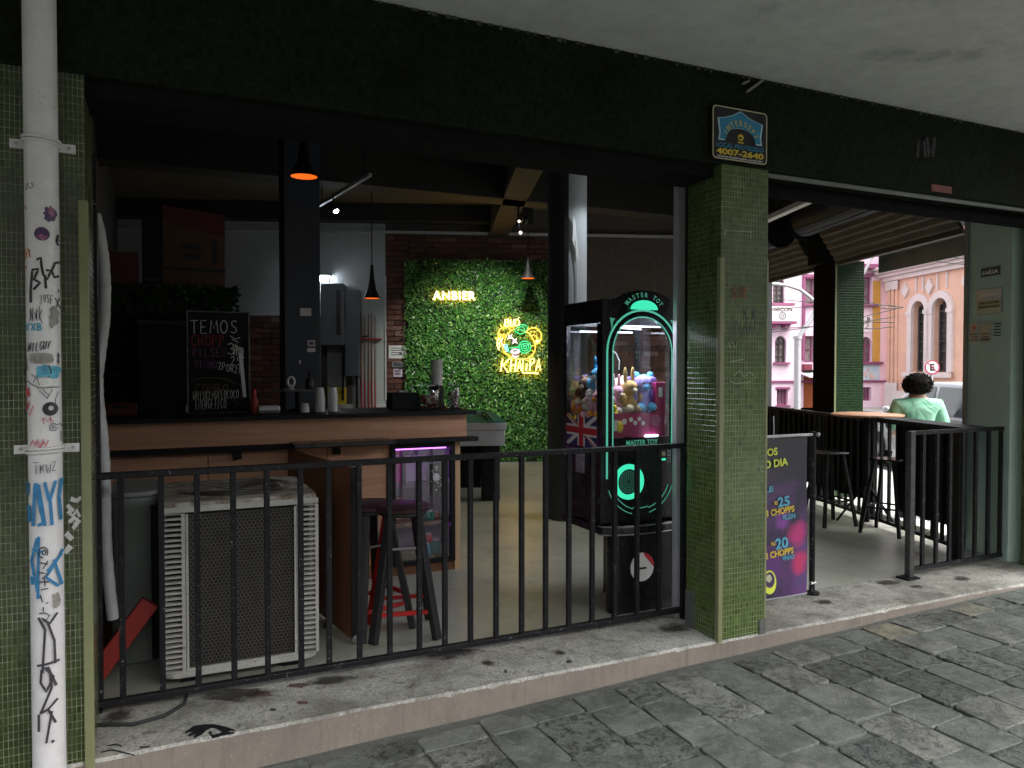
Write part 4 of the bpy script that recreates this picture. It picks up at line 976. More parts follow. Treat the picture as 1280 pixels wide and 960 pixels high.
# paper notices on the brick strip
for (x0, y0, x1, y1, lb, m) in ((486, 432, 509, 448, 'white sheet of paper pinned on the brick strip, topmost of three', 'paper'), (490, 452, 504, 459, 'grey paper slip on the brick strip, middle of three', 'plaque_grey'), (492, 461, 503, 471, 'pale lilac paper slip on the brick strip, lowest of three', 'paper_lilac')):
    a, b = on_back(x0, y1), on_back(x1, y0); c = BK.matrix_basis @ ((a + b) / 2)
    M4 = Matrix.Translation(BK.location) @ BK.rotation_euler.to_matrix().to_4x4(); c = M4 @ ((a + b) / 2)
    o = thing('paper_notice', lb, 'notice', c, -TH, 'papers pinned on the brick strip')
    w, h = (b.x - a.x) / 2, (b.z - a.z) / 2
    g = G(); g.box(-w, w, -.028, -.024, -h, h); g.build('sheet', M[m], o)
    g = G()
    for k in range(4): g.box(-w * .7, w * (.7 if k % 2 else .4), -.0292, -.0282, h * (.6 - .35 * k) - .006, h * (.6 - .35 * k) + .006)
    g.build('print', M['ink_soft'], o)
# ---- plant wall
pw = thing('plant_wall', 'wall panel of dense artificial green leaves behind the neon signs', 'plant wall', BK.location + SU * ((gx0 + gx1) / 2) + Vector((0, 0, gz0)), -TH)
gw_, gh_ = (gx1 - gx0), gz1 - gz0
g = G(); g.box(-gw_/2, gw_/2, -.05, -.03, 0, gh_); g.build('backing', M['leafless'], pw)
rl_ = random.Random(8); vs, fs, tone = [], [], []
for i in range(25000):
    x, z = rl_.uniform(-gw_/2 - .03, gw_/2 + .03), rl_.uniform(-.02, gh_ + .03)
    clump = .5 + .5 * (1 if (x * 2.02 % 1 > .05 and z * 2.02 % 1 > .05) else .1) * math.sin(x * 9 + 2 * math.sin(z * 7)) * math.sin(z * 8.3 + 1.7 * math.sin(x * 6))
    y = -.055 - rl_.uniform(0, .075) * (.4 + .6 * clump)
    L = rl_.choice((.024, .034, .044, .062)) * rl_.uniform(.8, 1.2); wd = L * rl_.uniform(.26, .60)
    ax = Vector((rl_.gauss(0, 1), rl_.uniform(-1.1, .15), rl_.gauss(-.15, 1))).normalized()
    sd = ax.cross(Vector((rl_.gauss(0, .5), -1, rl_.gauss(.3, .5)))).normalized(); nn = sd.cross(ax)
    b = Vector((x, y, z)); k = len(vs)
    vs += [b, b + ax * L * .45 + sd * wd / 2 - nn * .006, b + ax * L, b + ax * L * .45 - sd * wd / 2 - nn * .006]
    fs += [(k, k+1, k+2), (k, k+2, k+3)]
    tone += [min(1, max(0, rl_.gauss(.30 + .3 * clump, .24)))] * 4
me = bpy.data.meshes.new('leaves'); me.from_pydata([tuple(v) for v in vs], [], fs); me.materials.append(M['leaf'])
at = me.attributes.new('tone', 'FLOAT', 'POINT'); at.data.foreach_set('value', tone); me.update()
o = bpy.data.objects.new('leaves', me); COL.objects.link(o); o.parent = pw; o['kind'] = 'stuff'
g = G(); g.tube([(x, -.05, gh_ + .02 + .005 * math.sin(x * 20)) for x in [gw_ * .12 + i * .04 for i in range(10)]], .012, 6); g.build('top_batten', M['guide'], pw)

# ---- neon signs on the plant wall
M4B = Matrix.Translation(BK.location) @ BK.rotation_euler.to_matrix().to_4x4()
NF = .150                                                     # how far the tubes stand off the wall
c = (on_back(541, 376) + on_back(594, 365)) / 2; c.y = -NF
ns = thing('neon_word_sign', 'small warm white outlined neon word sign, upper left on the plant wall', 'neon sign', M4B @ c, -TH)
me = font_mesh('ANBIER', outline=.017, spacing=1.12, bold=0); xs = [v.co.x for v in me.vertices]; ys = [v.co.y for v in me.vertices]
sx, sy = .66 / (max(xs) - min(xs)), .135 / (max(ys) - min(ys)); mx, my = (max(xs)+min(xs))/2, (max(ys)+min(ys))/2
for v in me.vertices: v.co = ((v.co.x - mx) * sx, -v.co.z * sx, (v.co.y - my) * sy)
me.materials.clear(); me.materials.append(M['neon_white']); o = bpy.data.objects.new('lettering', me); COL.objects.link(o); o.parent = ns
me2 = font_mesh('ANBIER', extrude=.01, spacing=1.12); 
for v in me2.vertices: v.co = ((v.co.x - mx) * sx, -v.co.z * sx + .012, (v.co.y - my) * sy)
me2.materials.clear(); me2.materials.append(M['sign_black']); o = bpy.data.objects.new('letter_face', me2); COL.objects.link(o); o.parent = ns
me3 = me.copy()
for v in me3.vertices: v.co.y = v.co.y * .6 + .030; v.co.x *= .985; v.co.z *= .94
me3.materials.clear(); me3.materials.append(M['added_halo']); o = bpy.data.objects.new('added_halo_tube', me3); COL.objects.link(o); o.parent = ns  # hidden emitter added behind the letters for their orange halo
g = G(); g.box(-.30, -.28, .01, .10, -.01, .01); g.box(.28, .30, .01, .10, -.01, .01); g.build('stand_off', M['sign_black'], ns)

o0 = on_back(648, 430); o0.y = -NF
bs = thing('neon_bear_sign', 'large neon bear face sign with amber lettering on the plant wall', 'neon sign', M4B @ o0, -TH)
def nz(zx, zy): q = on_back(600 + zx / 9.6, 380 + zy / 9.6); return (q.x - o0.x, 0.0, q.z - o0.z)
def neon(name, m, lines, r=.0075, y=0.0, back=False):
    g = G()
    for ln in lines:
        closed = len(ln) > 3 and math.hypot(ln[0][0]-ln[-1][0], ln[0][1]-ln[-1][1]) < 2
        P = [Vector(nz(*p)) + Vector((0, y, 0)) for p in (ln[:-1] if closed else ln)]
        g.tube(P, r, 6, closed)
    if back:
        h_ = G()
        for ln in lines: h_.tube([Vector(nz(*p)) + Vector((0, .022, 0)) for p in ln], .0032, 5)
        h_.build('added_halo_tube', M['added_halo'], bs)  # hidden tubes added behind the neon to throw a halo on the leaves
    return g.build(name, m, bs, smooth=60)
neon('bear_outline', M['neon_amber'], [
    [(275,500),(262,540),(285,580),(330,625),(400,655),(480,665),(555,655),(610,620),(645,560),(650,510),(630,440),(600,390),(565,350),(545,335)],
    [(400,305),(365,320),(320,365),(290,420),(275,500)],
    [(355,330),(345,300),(310,280),(265,282),(225,310),(207,360),(212,420)],
    [(300,385),(280,365),(250,370),(230,400)],
    [(545,335),(575,305),(620,288),(665,298),(705,335),(722,385),(712,440),(680,475),(645,485)],
    [(600,390),(625,375),(655,385),(668,415),(655,450),(640,465)]], back=True)
neon('cap', M['neon_green'], [[(400,310),(420,345),(470,365),(520,350),(545,330)], [(430,270),(480,250),(530,255),(558,285),(552,325)], [(415,310),(440,285),(490,278),(520,295),(520,335)], [(430,330),(470,310),(500,325)]], .007)
neon('right_eye', M['neon_green'], [circ(525, 520, 70, 72, 0, 360, 20), circ(525, 520, 44, 45, 0, 360, 16), circ(525, 520, 20, 20, 0, 360, 12), [(300,560),(330,545),(345,590)], [(340,530),(460,520)]], .007)
neon('teardrop', M['neon_cyan'], [[(270,490),(310,490),(330,560),(310,575),(285,530),(270,490)], [(300,510),(318,555)]], .008)
neon('star_eye', M['neon_pink'], [[(330,370),(350,395),(375,365),(365,400),(390,420),(350,412),(322,425),(338,398),(330,370)], [(385,420),(400,440),(430,415),(415,450),(440,475),(405,460),(380,480),(392,448),(385,420)]], .007)
neon('muzzle', M['neon_pink'], [circ(410, 572, 48, 26, 0, 360, 14), [(370,572),(400,585),(450,570)], [(375,615),(410,640),(450,625)], [(385,630),(430,630)]], .0085)
neon('ear_squiggle', M['neon_yellow'], [[(240,400),(220,430),(245,450),(215,480),(235,510),(205,540),(225,555)], [(262,410),(245,460),(255,500)], [(205,420),(198,500),(215,545)]], .009)
neon('ear_mark', M['neon_yellow'], [[(690,430),(650,470)], [(700,440),(670,470)], [(655,440),(690,455)]], .006)
neon('word_top', M['neon_yellow'], [[(290,270),(290,195),(325,190),(338,210),(320,230),(292,232)], [(320,230),(342,245),(335,268),(290,270)], [(358,190),(360,255),(375,272),(392,255),(395,190)], [(412,270),(412,192),(445,195),(462,225),(455,258),(412,270)]], .010, back=True)
neon('word_bottom', M['neon_yellow'], [
    [(262,660),(238,808)], [(345,655),(268,735),(325,820)], [(368,655),(352,810)], [(425,655),(405,808)], [(360,735),(415,728)],
    [(432,808),(468,660),(482,800)], [(445,765),(480,755)], [(505,660),(497,822),(690,832)], [(548,715),(542,800)], [(554,672),(555,680)],
    [(628,655),(590,662),(582,800)], [(586,735),(640,700),(632,655)], [(655,800),(690,655),(712,795)], [(668,755),(705,748)]], .0095, back=True)
g = G()
for px, py in ((230, 560), (660, 560), (470, 300), (300, 820), (690, 820)): p = nz(px, py); g.taper((p[0], .004, p[2]), (p[0], .10, p[2]), .006, .006, 6)
g.build('stand_off', M['sign_black'], bs)

# ---- inner partition left, rear store front with dim shelf
g = G(); g.box(-.62, -.50, .42, 11, 0, 4.1); tag(g.build('side_wall', M['wall_dark']), 'dark inner side wall behind the left pier', 'wall')
g = G(); g.box(-.10, .02, -1.0, -.0, .1, 4.05)
# wall closing the room on the side street beyond the shutter opening
g = G(); g.box(.32, .6, 5.6, 9.8, 0, 4.05); tag(g.build('side_wall', M['wall_dark'], None, SIDE, (0, 0, -TH)), 'dark side wall between the side opening and the back wall', 'wall')

# ---- ceiling beams
def ceil_beam(p0, p1, w, h, lb, z=4.05):
    a, b = Vector(p0), Vector(p1); t = thing('ceiling_beam', lb, 'beam', (a.x, a.y, z), 0, 'ceiling beams inside')
    q = b - a; g = G(); g.beam((0, 0, -h / 2), (q.x, q.y, -h / 2), w, h); g.build('beam_body', M['beam_in'], t, bevel=.008)
ceil_beam((-1, 3.1, 0), (6.6, 3.1, 0), .40, .50, 'dark ceiling beam parallel to the front, nearest one')
ceil_beam((-1, 5.4, 0), (7.4, 5.4, 0), .34, .42, 'dark ceiling beam parallel to the front, farther one')
pb = PP(623, 292, BACK, SV)
ceil_beam(pb - SV * .01, pb - SV * 4.2, .30, .42, 'dark ceiling beam running to the plant wall')
ceil_beam(M4B @ Vector((-8, -.16, 0)), M4B @ Vector((.30, -.16, 0)), .28, .26, 'dark ceiling beam along the top of the back wall')

# ---- columns
sc_ = thing('square_column', 'slate blue square column with stickers behind the bar counter', 'column', (1.22, 4.02, FL), R_(0))
g = G(); g.box(-.16, .16, -.16, .16, 0, 3.95); g.build('shaft', M['column_blue'], sc_, bevel=.006)
def colsticker(x0, y0, x1, y1, m, nm):
    a, b = PY(x0, y1, 3.86), PY(x1, y0, 3.86); l = Vector((1.22, 4.02, FL)); g = G(); g.box(a.x - l.x, b.x - l.x, -.166, -.161, a.z - l.z, b.z - l.z); return g.build(nm, m, sc_)
s1 = colsticker(375, 395, 389, 385, M['paper'], 'sticker'); s2 = colsticker(384, 433, 394, 425, M['paper_lilac'], 'sticker'); s3 = colsticker(384, 440, 394, 435, M['paper'], 'sticker'); s4 = colsticker(374, 455, 376, 450, M['paper'], 'sticker')
colsticker(387, 431, 391, 427, M['sticker_violet'], 'sticker_print')
rcx = PZ(711, 652, FL); rcx = Vector((rcx.x, rcx.y, FL)) + Vector((.08, .17, 0))
rc2 = thing('round_column', 'dark round column beside the claw machine with paper at its top', 'column', rcx)
g = G(); g.taper((0, 0, 0), (0, 0, 3.95), .185, .185, 28); g.build('shaft', M['wall_grey'], rc2, smooth=40)
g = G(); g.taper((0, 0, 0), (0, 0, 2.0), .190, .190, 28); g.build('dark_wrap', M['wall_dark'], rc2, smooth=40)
fa_ = math.degrees(math.atan2(CAM.y - rcx.y, CAM.x - rcx.x)); g = G(); arc = [fa_ + 2 - 12 * i for i in range(13)]; q = [(.191 * math.cos(R_(a)), .191 * math.sin(R_(a))) for a in arc]; q2 = [(.199 * math.cos(R_(a)), .199 * math.sin(R_(a))) for a in arc]; g.plate(q2[::-1] + q, .0, 3.9); g.build('painted_shade_shell', M['wall_dark'], rc2)  # dark shell puts the shade on the column's left side into its colour
g = G(); pts = [Vector(p) for p in ((-.05, -.20, 2.95), (-.035, -.205, 2.7), (-.02, -.20, 2.5), (-.01, -.20, 2.3))]
g.add([pts[0], pts[0] + Vector((.02, 0, -.06)), pts[2] + Vector((.03, -.005, 0)), pts[1] + Vector((-.03, 0, 0))], [(0, 3, 2, 1)]); g.tube([pts[1], pts[2], pts[3], pts[3] + Vector((0, 0, -.15))], .006, 6); g.build('torn_paper', M['paper'], rc2)

# ---- bar counter
CY = 2.0
bc = thing('bar_counter', 'wood panelled bar counter with thin black top', 'bar counter', (0, CY, FL))
cx1 = PY(570, 640, CY).x
g = G(); g.box(-.5, PY(590, 513, CY).x, -.10, .62, 1.150, 1.178); g.build('counter_top', M['black'], bc, bevel=.004)
g = G(); g.box(-.5, cx1 + .075, -.025, .0, .985, 1.148); g.build('upper_panel', M['counter'], bc, bevel=.002)
g = G(); g.box(-.5, PY(593, 545, CY).x, -.085, .02, .952, .983); g.build('black_ledge', M['black'], bc, bevel=.003)
xs_ = [-.5, .30, 1.06, PY(489, 640, CY).x]
for i in range(len(xs_) - 1):
    g = G(); g.box(xs_[i] + .002, xs_[i+1] - .002, -.004, .02, .10, .95); g.build('front_panel', M['counter'], bc, bevel=.0015)
g = G(); g.box(.45, .50, -.06, -.005, .90, .952); g.box(1.10, 1.14, -.06, -.005, .90, .952); g.build('bracket', M['black'], bc)
g = G(); g.box(-.5, cx1, .01, .03, 0, .098); g.build('plinth', M['partition'], bc)
g = G(); g.box(cx1 - .014, cx1 + .03, -.01, .58, .0, .95); g.build('end_panel', M['pine'], bc)
ex0, ex1 = PY(365, 550, 1.85).x, PY(490, 550, 1.85).x
g = G(); g.box(ex0, ex1, -.25, -.03, .972, .998); g.build('elbow_shelf', M['black_gloss'], bc, bevel=.004)
# display cabinet set into the counter front
kx0, kx1, kz0, kz1 = PY(487, 640, CY).x, PY(567, 640, CY).x, .075, .945
dc = thing('display_cabinet', 'glass fronted display cabinet with purple light in the counter end', 'display cabinet', ((kx0 + kx1) / 2, CY - .02, FL))
kw = (kx1 - kx0) / 2
g = G(); fw = .035
for a in ((-kw, -kw + fw, kz0, kz1), (kw - fw, kw, kz0, kz1)): g.box(a[0], a[1], -.02, .02, a[2], a[3])
g.box(-kw + fw, kw - fw, -.02, .02, kz1 - .03, kz1); g.box(-kw + fw, kw - fw, -.02, .02, kz0, kz0 + .03); g.build('frame', M['black'], dc, bevel=.003)
g = G(); g.box(-kw + fw, kw - fw, -.003, .003, kz0 + .03, kz1 - .03); g.build('pane', M['glass_cab'], dc)
g = G(); g.box(-kw, kw, .40, .42, kz0, kz1); g.build('back_panel', M['cabinet_back'], dc)
g = G(); g.box(-kw - .004, -kw + .006, .021, .40, kz0, kz1); g.box(kw - .006, kw + .004, .021, .40, kz0, kz1); g.build('side_lining', M['cabinet_back'], dc)
for zz in (.36, .64):
    g = G(); g.box(-kw + .01, kw - .01, .03, .39, zz - .012, zz); g.build('shelf', M['glass_cab'] if zz > .5 else M['partition'], dc)
g = G(); g.box(-kw + .05, kw - .05, .04, .06, kz1 - .045, kz1 - .032); g.box(kw - .07, kw - .045, .025, .05, .330, .346); g.build('purple_lamp', M['led_purple'], dc)
g = G(); g.tube([(-.02, .10, .93), (-.04, .09, .88), (-.07, .1, .80)], .003, 5); g.build('lamp_cord', M['wire_black'], dc)
def in_cab(x, z, y=.2): return (dc.location.x + x, dc.location.y + y, FL + z)
for (x, z, ww, hh, m, lb) in ((-.155, .642, .12, .26, 'magenta', 'magenta carton at the top of the display cabinet'), (.02, .642, .16, .20, 'cabinet_back', 'pale lilac carton at the top of the display cabinet'), (-.13, .362, .11, .16, 'counter', 'tan carton on the wooden shelf of the display cabinet')):
    o = thing('carton', lb, 'carton', in_cab(x, z, .27), 0, 'cartons in the display cabinet')
    g = G(); g.box(-ww/2, ww/2, -.05, .05, 0, hh); g.build('box_body', M[m], o, bevel=.003); g = G(); g.box(-ww/2 - .002, ww/2 + .002, -.053, .053, hh * .72, hh * .76); g.build('tape', M['paper_lilac'], o)
for i, (x, z, r, m, lb) in enumerate(((.09, .36, .035, 'felt', 'small green tin on the wooden shelf of the cabinet'), (.155, .36, .025, 'flag_red', 'small red tin on the wooden shelf of the cabinet'), (.05, .108, .045, 'ink_cyan', 'blue green packet at the cabinet bottom'), (.14, .108, .05, 'felt', 'dark green packet at the cabinet bottom'), (.08, .20, .03, 'flag_red', 'small red figure hanging low in the cabinet'))):
    o = thing('packet', lb, 'packet', in_cab(x, z, .12 + .03 * (i % 2)), 0, 'small goods in the display cabinet')
    g = G(); g.lathe([(r * .9, 0), (r, .01), (r, r * 1.5), (r * .7, r * 1.9)], n=12); g.build('body', M[m], o, smooth=40); g = G(); g.lathe([(r * .72, r * 1.9), (r * .72, r * 2.2)], n=12); g.build('lid', M['white_plastic'], o, smooth=40)
pr = thing('poster_card', 'black card with white figures hanging behind the cabinet glass', 'card', in_cab(.13, .62, .03)); g = G(); g.box(-.07, .07, -.002, .002, -.06, .17); g.build('card', M['black'], pr)
g = G(); r = random.Random(2)
for i in range(26): a, b = r.uniform(-.06, .06), r.uniform(-.05, .15); s = r.uniform(.003, .008); g.prism([(a + s * math.cos(t), b + s * math.sin(t)) for t in (0, 1.2, 2.5, 3.7, 5)], -.0045, -.003)
g.prism(circ(-.02, .07, .026, .03, 0, 360, 12)[:-1], -.005, -.003); g.build('print', M['paper'], pr)

# brown board standing between counter and railing
p0, p1 = PZ(442, 804, FL), PZ(369, 566, 1.05)
p0 = Vector((p0.x, p0.y, FL)); p1 = Vector((p1.x + .005, 1.97, FL)); L = (p1 - p0).length; rz = math.atan2(p1.y - p0.y, p1.x - p0.x)
pn = thing('partition_board', 'brown wooden partition board running back from the railing to the counter', 'partition', p0, rz)
g = G(); g.box(0, L, -.012, .012, .02, .955); g.build('board', M['partition'], pn, bevel=.002)
g = G(); g.box(-.010, -.001, -.013, .013, .02, .957); g.build('edge_strip', M['black'], pn)
g = G(); g.box(-.012, .03, -.030, -.014, .03, .955); g.build('pale_edge', M['pine'], pn)
g = G(); g.taper((-.02, 0, .03), (-.035, 0, .03), .022, .018, 14); g.ball((-.04, 0, .03), .012); g.build('door_stop', M['steel'], pn, smooth=40)

# ---- things on the counter
CT = FL + 1.178
def on_counter(u, v=None, y=2.25): q = PY(u, 500, y); return Vector((q.x, y, CT))
# chalkboard
cbx0, cbx1 = PY(233, 450, 2.3), PY(312, 450, 2.3); cb = thing('chalkboard', 'black chalkboard menu standing on the bar counter', 'chalkboard', ((cbx0.x + cbx1.x) / 2, 2.28, CT))
cw = (cbx1.x - cbx0.x) / 2; ch_ = PY(270, 389, 2.3).z - CT
g = G(); g.box(-cw + .012, cw - .012, .0, .012, .012, ch_ - .012); g.build('slate', M['chalkboard'], cb)
g = G(); g.box(-cw, -cw + .012, -.006, .016, 0, ch_); g.box(cw - .012, cw, -.006, .016, 0, ch_); g.box(-cw + .012, cw - .012, -.006, .016, 0, .012); g.box(-cw + .012, cw - .012, -.006, .016, ch_ - .012, ch_); g.build('frame', M['black_gloss'], cb, bevel=.002)
def on_chalk(u, v, off): q = PY(u, v, 2.28) - cb.location; return Vector((q.x, -.0008 - off, q.z))
def chalk(m, strokes, w):
    g = G()
    for i, st in enumerate(strokes): g.ribbon(st, w, on_chalk, i * .00008)
    return g.build('chalk_writing', M[m], cb)
chalk('chalk', hand('TEMOS', 237, 401, 299, 417, .0, .03), 1.05)
chalk('chalk_red', hand('CHOPP', 238, 419, 282, 432, .02, .05), 1.6)
chalk('chalk_violet', hand('PILSEN', 240, 435, 284, 446, .0, .05), 1.3)
chalk('chalk', hand('3', 283, 429, 296, 443) + hand('/POR', 292, 430, 305, 442, .5), 1.2)
chalk('chalk', [[(288,420),(294,424),(300,422)], [(290,424),(298,428)]], .9)
chalk('chalk', hand('25', 288, 445, 302, 455, .1, .05), .9)
chalk('chalk_violet', hand('VINHO', 243, 451, 272, 460, 0, .06), 1.3)
chalk('chalk', hand('2POR20', 272, 452, 303, 461, .22, .05), .8)
chalk('chalk_ochre', [[(239,476),(255,472),(278,473),(296,479)]] + hand('COMBO', 243, 480, 286, 492, 0, .05), 1.2)
chalk('chalk', hand('WHISKY+GELOCOCO', 241, 490, 299, 500, -.05, .08), .55)
chalk('chalk', hand('ENERGETICO', 244, 500, 283, 512, -.04, .08), .65)
chalk('chalk_violet', [[(300,480),(303,488),(301,500)], [(292,500),(298,506)]], 1.2)
g = G(); g.add([on_chalk(298, 441, .0007), on_chalk(303, 441, .0007), on_chalk(308, 496, .0007), on_chalk(304, 497, .0007), on_chalk(300, 460, .0007)], [(0, 4, 3, 2, 1)]); g.build('painted_glare', M['paper'], cb)  # white sliver paints the glare along the board's right edge
# bottle
def lathed(name, label, cat, loc, parts, group=None):
    o = thing(name, label, cat, loc, 0, group)
    for nm, prof, m in parts: g = G(); g.lathe(prof, n=16); g.build(nm, M[m], o, smooth=35)
    return o
lathed('sauce_bottle', 'small dark bottle with red cap beside the chalkboard', 'bottle', on_counter(318, y=2.2), (('body', [(.022, 0), (.026, .01), (.026, .09), (.012, .12), (.011, .135)], 'redwood'), ('cap', [(.013, .135), (.013, .165), (.009, .17)], 'flag_red')))
# white printer / paper block
o = thing('receipt_printer', 'low white receipt printer with paper end on the counter', 'printer', on_counter(338, y=2.2)); g = G(); g.box(-.085, .06, -.05, .05, .004, .052); g.build('body', M['white_plastic'], o, bevel=.012); g = G(); g.add([(.06, -.04, .045), (.12, -.04, .02), (.12, .04, .02), (.06, .04, .045)], [(0, 1, 2, 3)]); g.build('paper_tongue', M['paper'], o); g = G(); g.box(-.075, .05, -.053, -.0505, .012, .02); g.build('slot', M['black'], o)
# tray with things
o = thing('bar_tray', 'dark raised tray carrying a white holder behind the cups', 'tray', on_counter(372, y=2.42)); g = G(); g.lathe([(.03, .14), (.17, .145), (.175, .155), (.172, .155), (.165, .15), (.0, .148)], n=24); g.build('plate', M['plaque_grey'], o, smooth=40); g = G(); g.lathe([(.06, 0), (.062, .008), (.018, .02), (.018, .14)], n=16); g.build('stem', M['black'], o, smooth=40)
o = thing('ring_holder', 'small white ring shaped holder standing on the bar tray', 'holder', on_counter(364, y=2.42) + Vector((0, 0, .156))); g = G(); g.tube([(x, 0, z + .055) for x, z in circ(0, 0, .024, .034, 0, 360, 16)[:-1]], .009, 8, True); g.build('ring', M['white_plastic'], o, smooth=60); g = G(); g.lathe([(.03, 0), (.028, .008), (.01, .014), (.01, .022)], n=14); g.build('foot', M['white_plastic'], o, smooth=40)
lathed('pump_bottle', 'grey pump bottle with dark nozzle standing on the bar tray', 'bottle', on_counter(387, y=2.42) + Vector((0, 0, .156)), (('body', [(.028, 0), (.032, .008), (.032, .06), (.018, .085)], 'lamp_grey'), ('nozzle', [(.008, .085), (.008, .12), (.014, .122), (.014, .13)], 'black')))
for i, (px, n_, lb) in enumerate(((381, 2, 'short stack of white plastic cups in front of the bar tray'), (400, 9, 'left one of the two tall white cup stacks on the counter'), (416, 9, 'right one of the two tall white cup stacks on the counter'))):
    o = thing('cup_stack', lb, 'cups', on_counter(px, y=2.22), 0, 'white cup stacks on the counter')
    for k in range(n_):
        g = G(); z = .012 * k; rr = .036 if i else .034; g.lathe([(rr, z), (rr - .010, z + (.075 if i else .05)), (rr - .012, z + (.075 if i else .05)), (rr - .004, z + .004)] if True else [], n=16); g.build('cup', M['cup'], o, smooth=40)
# point of sale box, paper roll, jars
o = thing('card_terminal_box', 'black box on the counter left of the candy jar', 'box', on_counter(504, y=2.3)); g = G(); g.box(-.11, .11, -.07, .07, 0, .125); g.build('body', M['black'], o, bevel=.008); g = G(); g.box(-.04, .03, -.03, .03, .126, .142); g.build('top_bracket', M['steel'], o, bevel=.003); g = G(); g.taper((.06, -.03, .126), (.06, -.03, .19), .006, .004, 8); g.build('antenna', M['steel'], o)
lathed('paper_towel_roll', 'white paper towel roll standing behind the candy jar', 'paper roll', on_counter(546, y=2.5), (('base', [(.055, 0), (.055, .17)], 'black'), ('roll', [(.012, .172), (.046, .172), (.046, .375), (.012, .375)], 'paper')))
def jar(label, loc, hgt, rad, fill, seed, cm):
    o = thing('candy_jar', label, 'jar', loc, 0, 'glass jars on the counter'); g = G(); g.lathe([(rad * .95, 0), (rad, .012), (rad, hgt - .02), (rad * .88, hgt)], n=20); g.build('glass_body', M['glass_jar'], o, smooth=40)
    g = G(); g.lathe([(rad * .9, hgt), (rad * .92, hgt + .018), (rad * .3, hgt + .03), (.012, hgt + .045)], n=18); g.build('lid', M['glass_jar'], o, smooth=40)
    r = random.Random(seed)
    for m in cm:
        g = G()
        for i in range(60 // len(cm) * 2):
            a, q = r.uniform(0, 6.28), math.sqrt(r.random()) * rad * .82; g.ball((q * math.cos(a), q * math.sin(a), .012 + r.random() * fill), .010, .010, .007, 7, 5)
        g.build('candy', M[m], o, kind='stuff', smooth=60)
jar('wide glass jar half full of red and brown sweets', on_counter(536, y=2.22), .17, .085, .095, 3, ('redwood', 'flag_red', 'cardboard', 'sticker_pink'))
jar('narrow glass jar of wrapped white and pink sweets, rightmost on the counter', on_counter(567, y=2.24), .17, .048, .12, 4, ('paper', 'sticker_pink', 'redwood'))
o = thing('red_crate', 'dark red crate at the far left end of the counter', 'crate', on_counter(148, y=2.4)); g = G(); g.box(-.09, .11, -.1, .1, 0, .012); g.box(-.09, .11, -.1, -.088, .012, .08); g.box(-.09, .11, .088, .1, .012, .08); g.box(-.09, -.078, -.088, .088, .012, .08); g.box(.098, .11, -.088, .088, .012, .08); g.build('shell', M['carton_red'], o, bevel=.003); g = G(); g.box(-.03, .05, -.104, -.1005, .05, .065); g.build('grip', M['black'], o)

# ---- behind the bar: dark fridge, shelf with ivy, cartons
o = thing('dark_fridge', 'tall dark fridge behind the chalkboard', 'fridge', (.02, 3.7, FL)); g = G(); g.box(-.16, .26, -.28, .28, .04, 1.87); g.build('body', M['wall_dark'], o, bevel=.01); g = G(); g.box(-.15, .25, -.305, -.283, .08, 1.83); g.build('door', M['black'], o, bevel=.006); g = G(); g.tube([(.20, -.31, .8), (.20, -.335, .82), (.20, -.335, 1.18), (.20, -.31, 1.2)], .009, 8); g.build('handle', M['steel'], o, smooth=40); g = G(); g.box(-.15, .25, -.24, .24, 0, .04); g.build('foot', M['black'], o)
sh = thing('ivy_shelf', 'dark high shelf with trailing ivy behind the bar', 'shelf', (.10, 3.65, 2.2)); g = G(); g.box(-.52, .50, -.22, .24, 0, .035); g.build('board', M['black'], sh); g = G(); g.box(-.52, .50, .215, .24, -1.0, -.002); g.build('back_board', M['leafless'], sh)
g = G(); g.box(-.50, -.46, -.18, .2, -.2, -.002); g.box(.44, .48, -.18, .2, -.2, -.002); g.build('bracket', M['black'], sh)
g = G(); g.box(.46, .495, .15, .21, -1.0, .0); g.build('post', M['guide'], sh)
vs, fs, tone = [], [], []; r = random.Random(12)
for i in range(1500):
    x = r.uniform(-.54, .5); dr = r.random() ** 2 * (.95 if x < .05 else .28); b = Vector((x, -.23 + r.uniform(-.04, .02) if dr < .2 else .17 + r.uniform(-.05, .02), .03 - dr)); L = r.uniform(.03, .06)
    ax = Vector((r.gauss(0, 1), -abs(r.gauss(0, .6)), r.gauss(-.5, .8))).normalized(); sd = ax.cross(Vector((0, -1, .3))).normalized(); k = len(vs)
    vs += [b, b + ax * L * .5 + sd * L * .35, b + ax * L, b + ax * L * .5 - sd * L * .35]; fs += [(k, k+1, k+2), (k, k+2, k+3)]; tone += [r.uniform(.1, .7)] * 4
me = bpy.data.meshes.new('ivy_leaves'); me.from_pydata([tuple(v) for v in vs], [], fs); me.materials.append(M['ivy']); at = me.attributes.new('tone', 'FLOAT', 'POINT'); at.data.foreach_set('value', tone); me.update()
o = bpy.data.objects.new('ivy_leaves', me); COL.objects.link(o); o.parent = sh; o['kind'] = 'stuff'
o = thing('cardboard_carton', 'large cardboard carton with red top flap on the ivy shelf', 'carton', (.295, 3.66, 2.236)); g = G(); g.box(-.235, .235, -.17, .17, 0, .54); g.build('box_body', M['cardboard'], o, bevel=.006)
g = G(); g.prism([(-.236, .66), (-.236, .53), (.236, .43), (.236, .61)], -.173, .172); g.build('red_top', M['carton_red'], o); g = G(); g.box(.135, .175, -.1725, -.1705, .20, .40); g.box(-.09, .05, -.1725, -.1705, .24, .28); g.box(-.09, .04, -.1725, -.1705, .32, .36); g.build('print', M['wall_dark'], o); g = G(); g.box(-.237, .237, -.1735, -.1705, .14, .165); g.build('tape', M['wall_dark'], o)
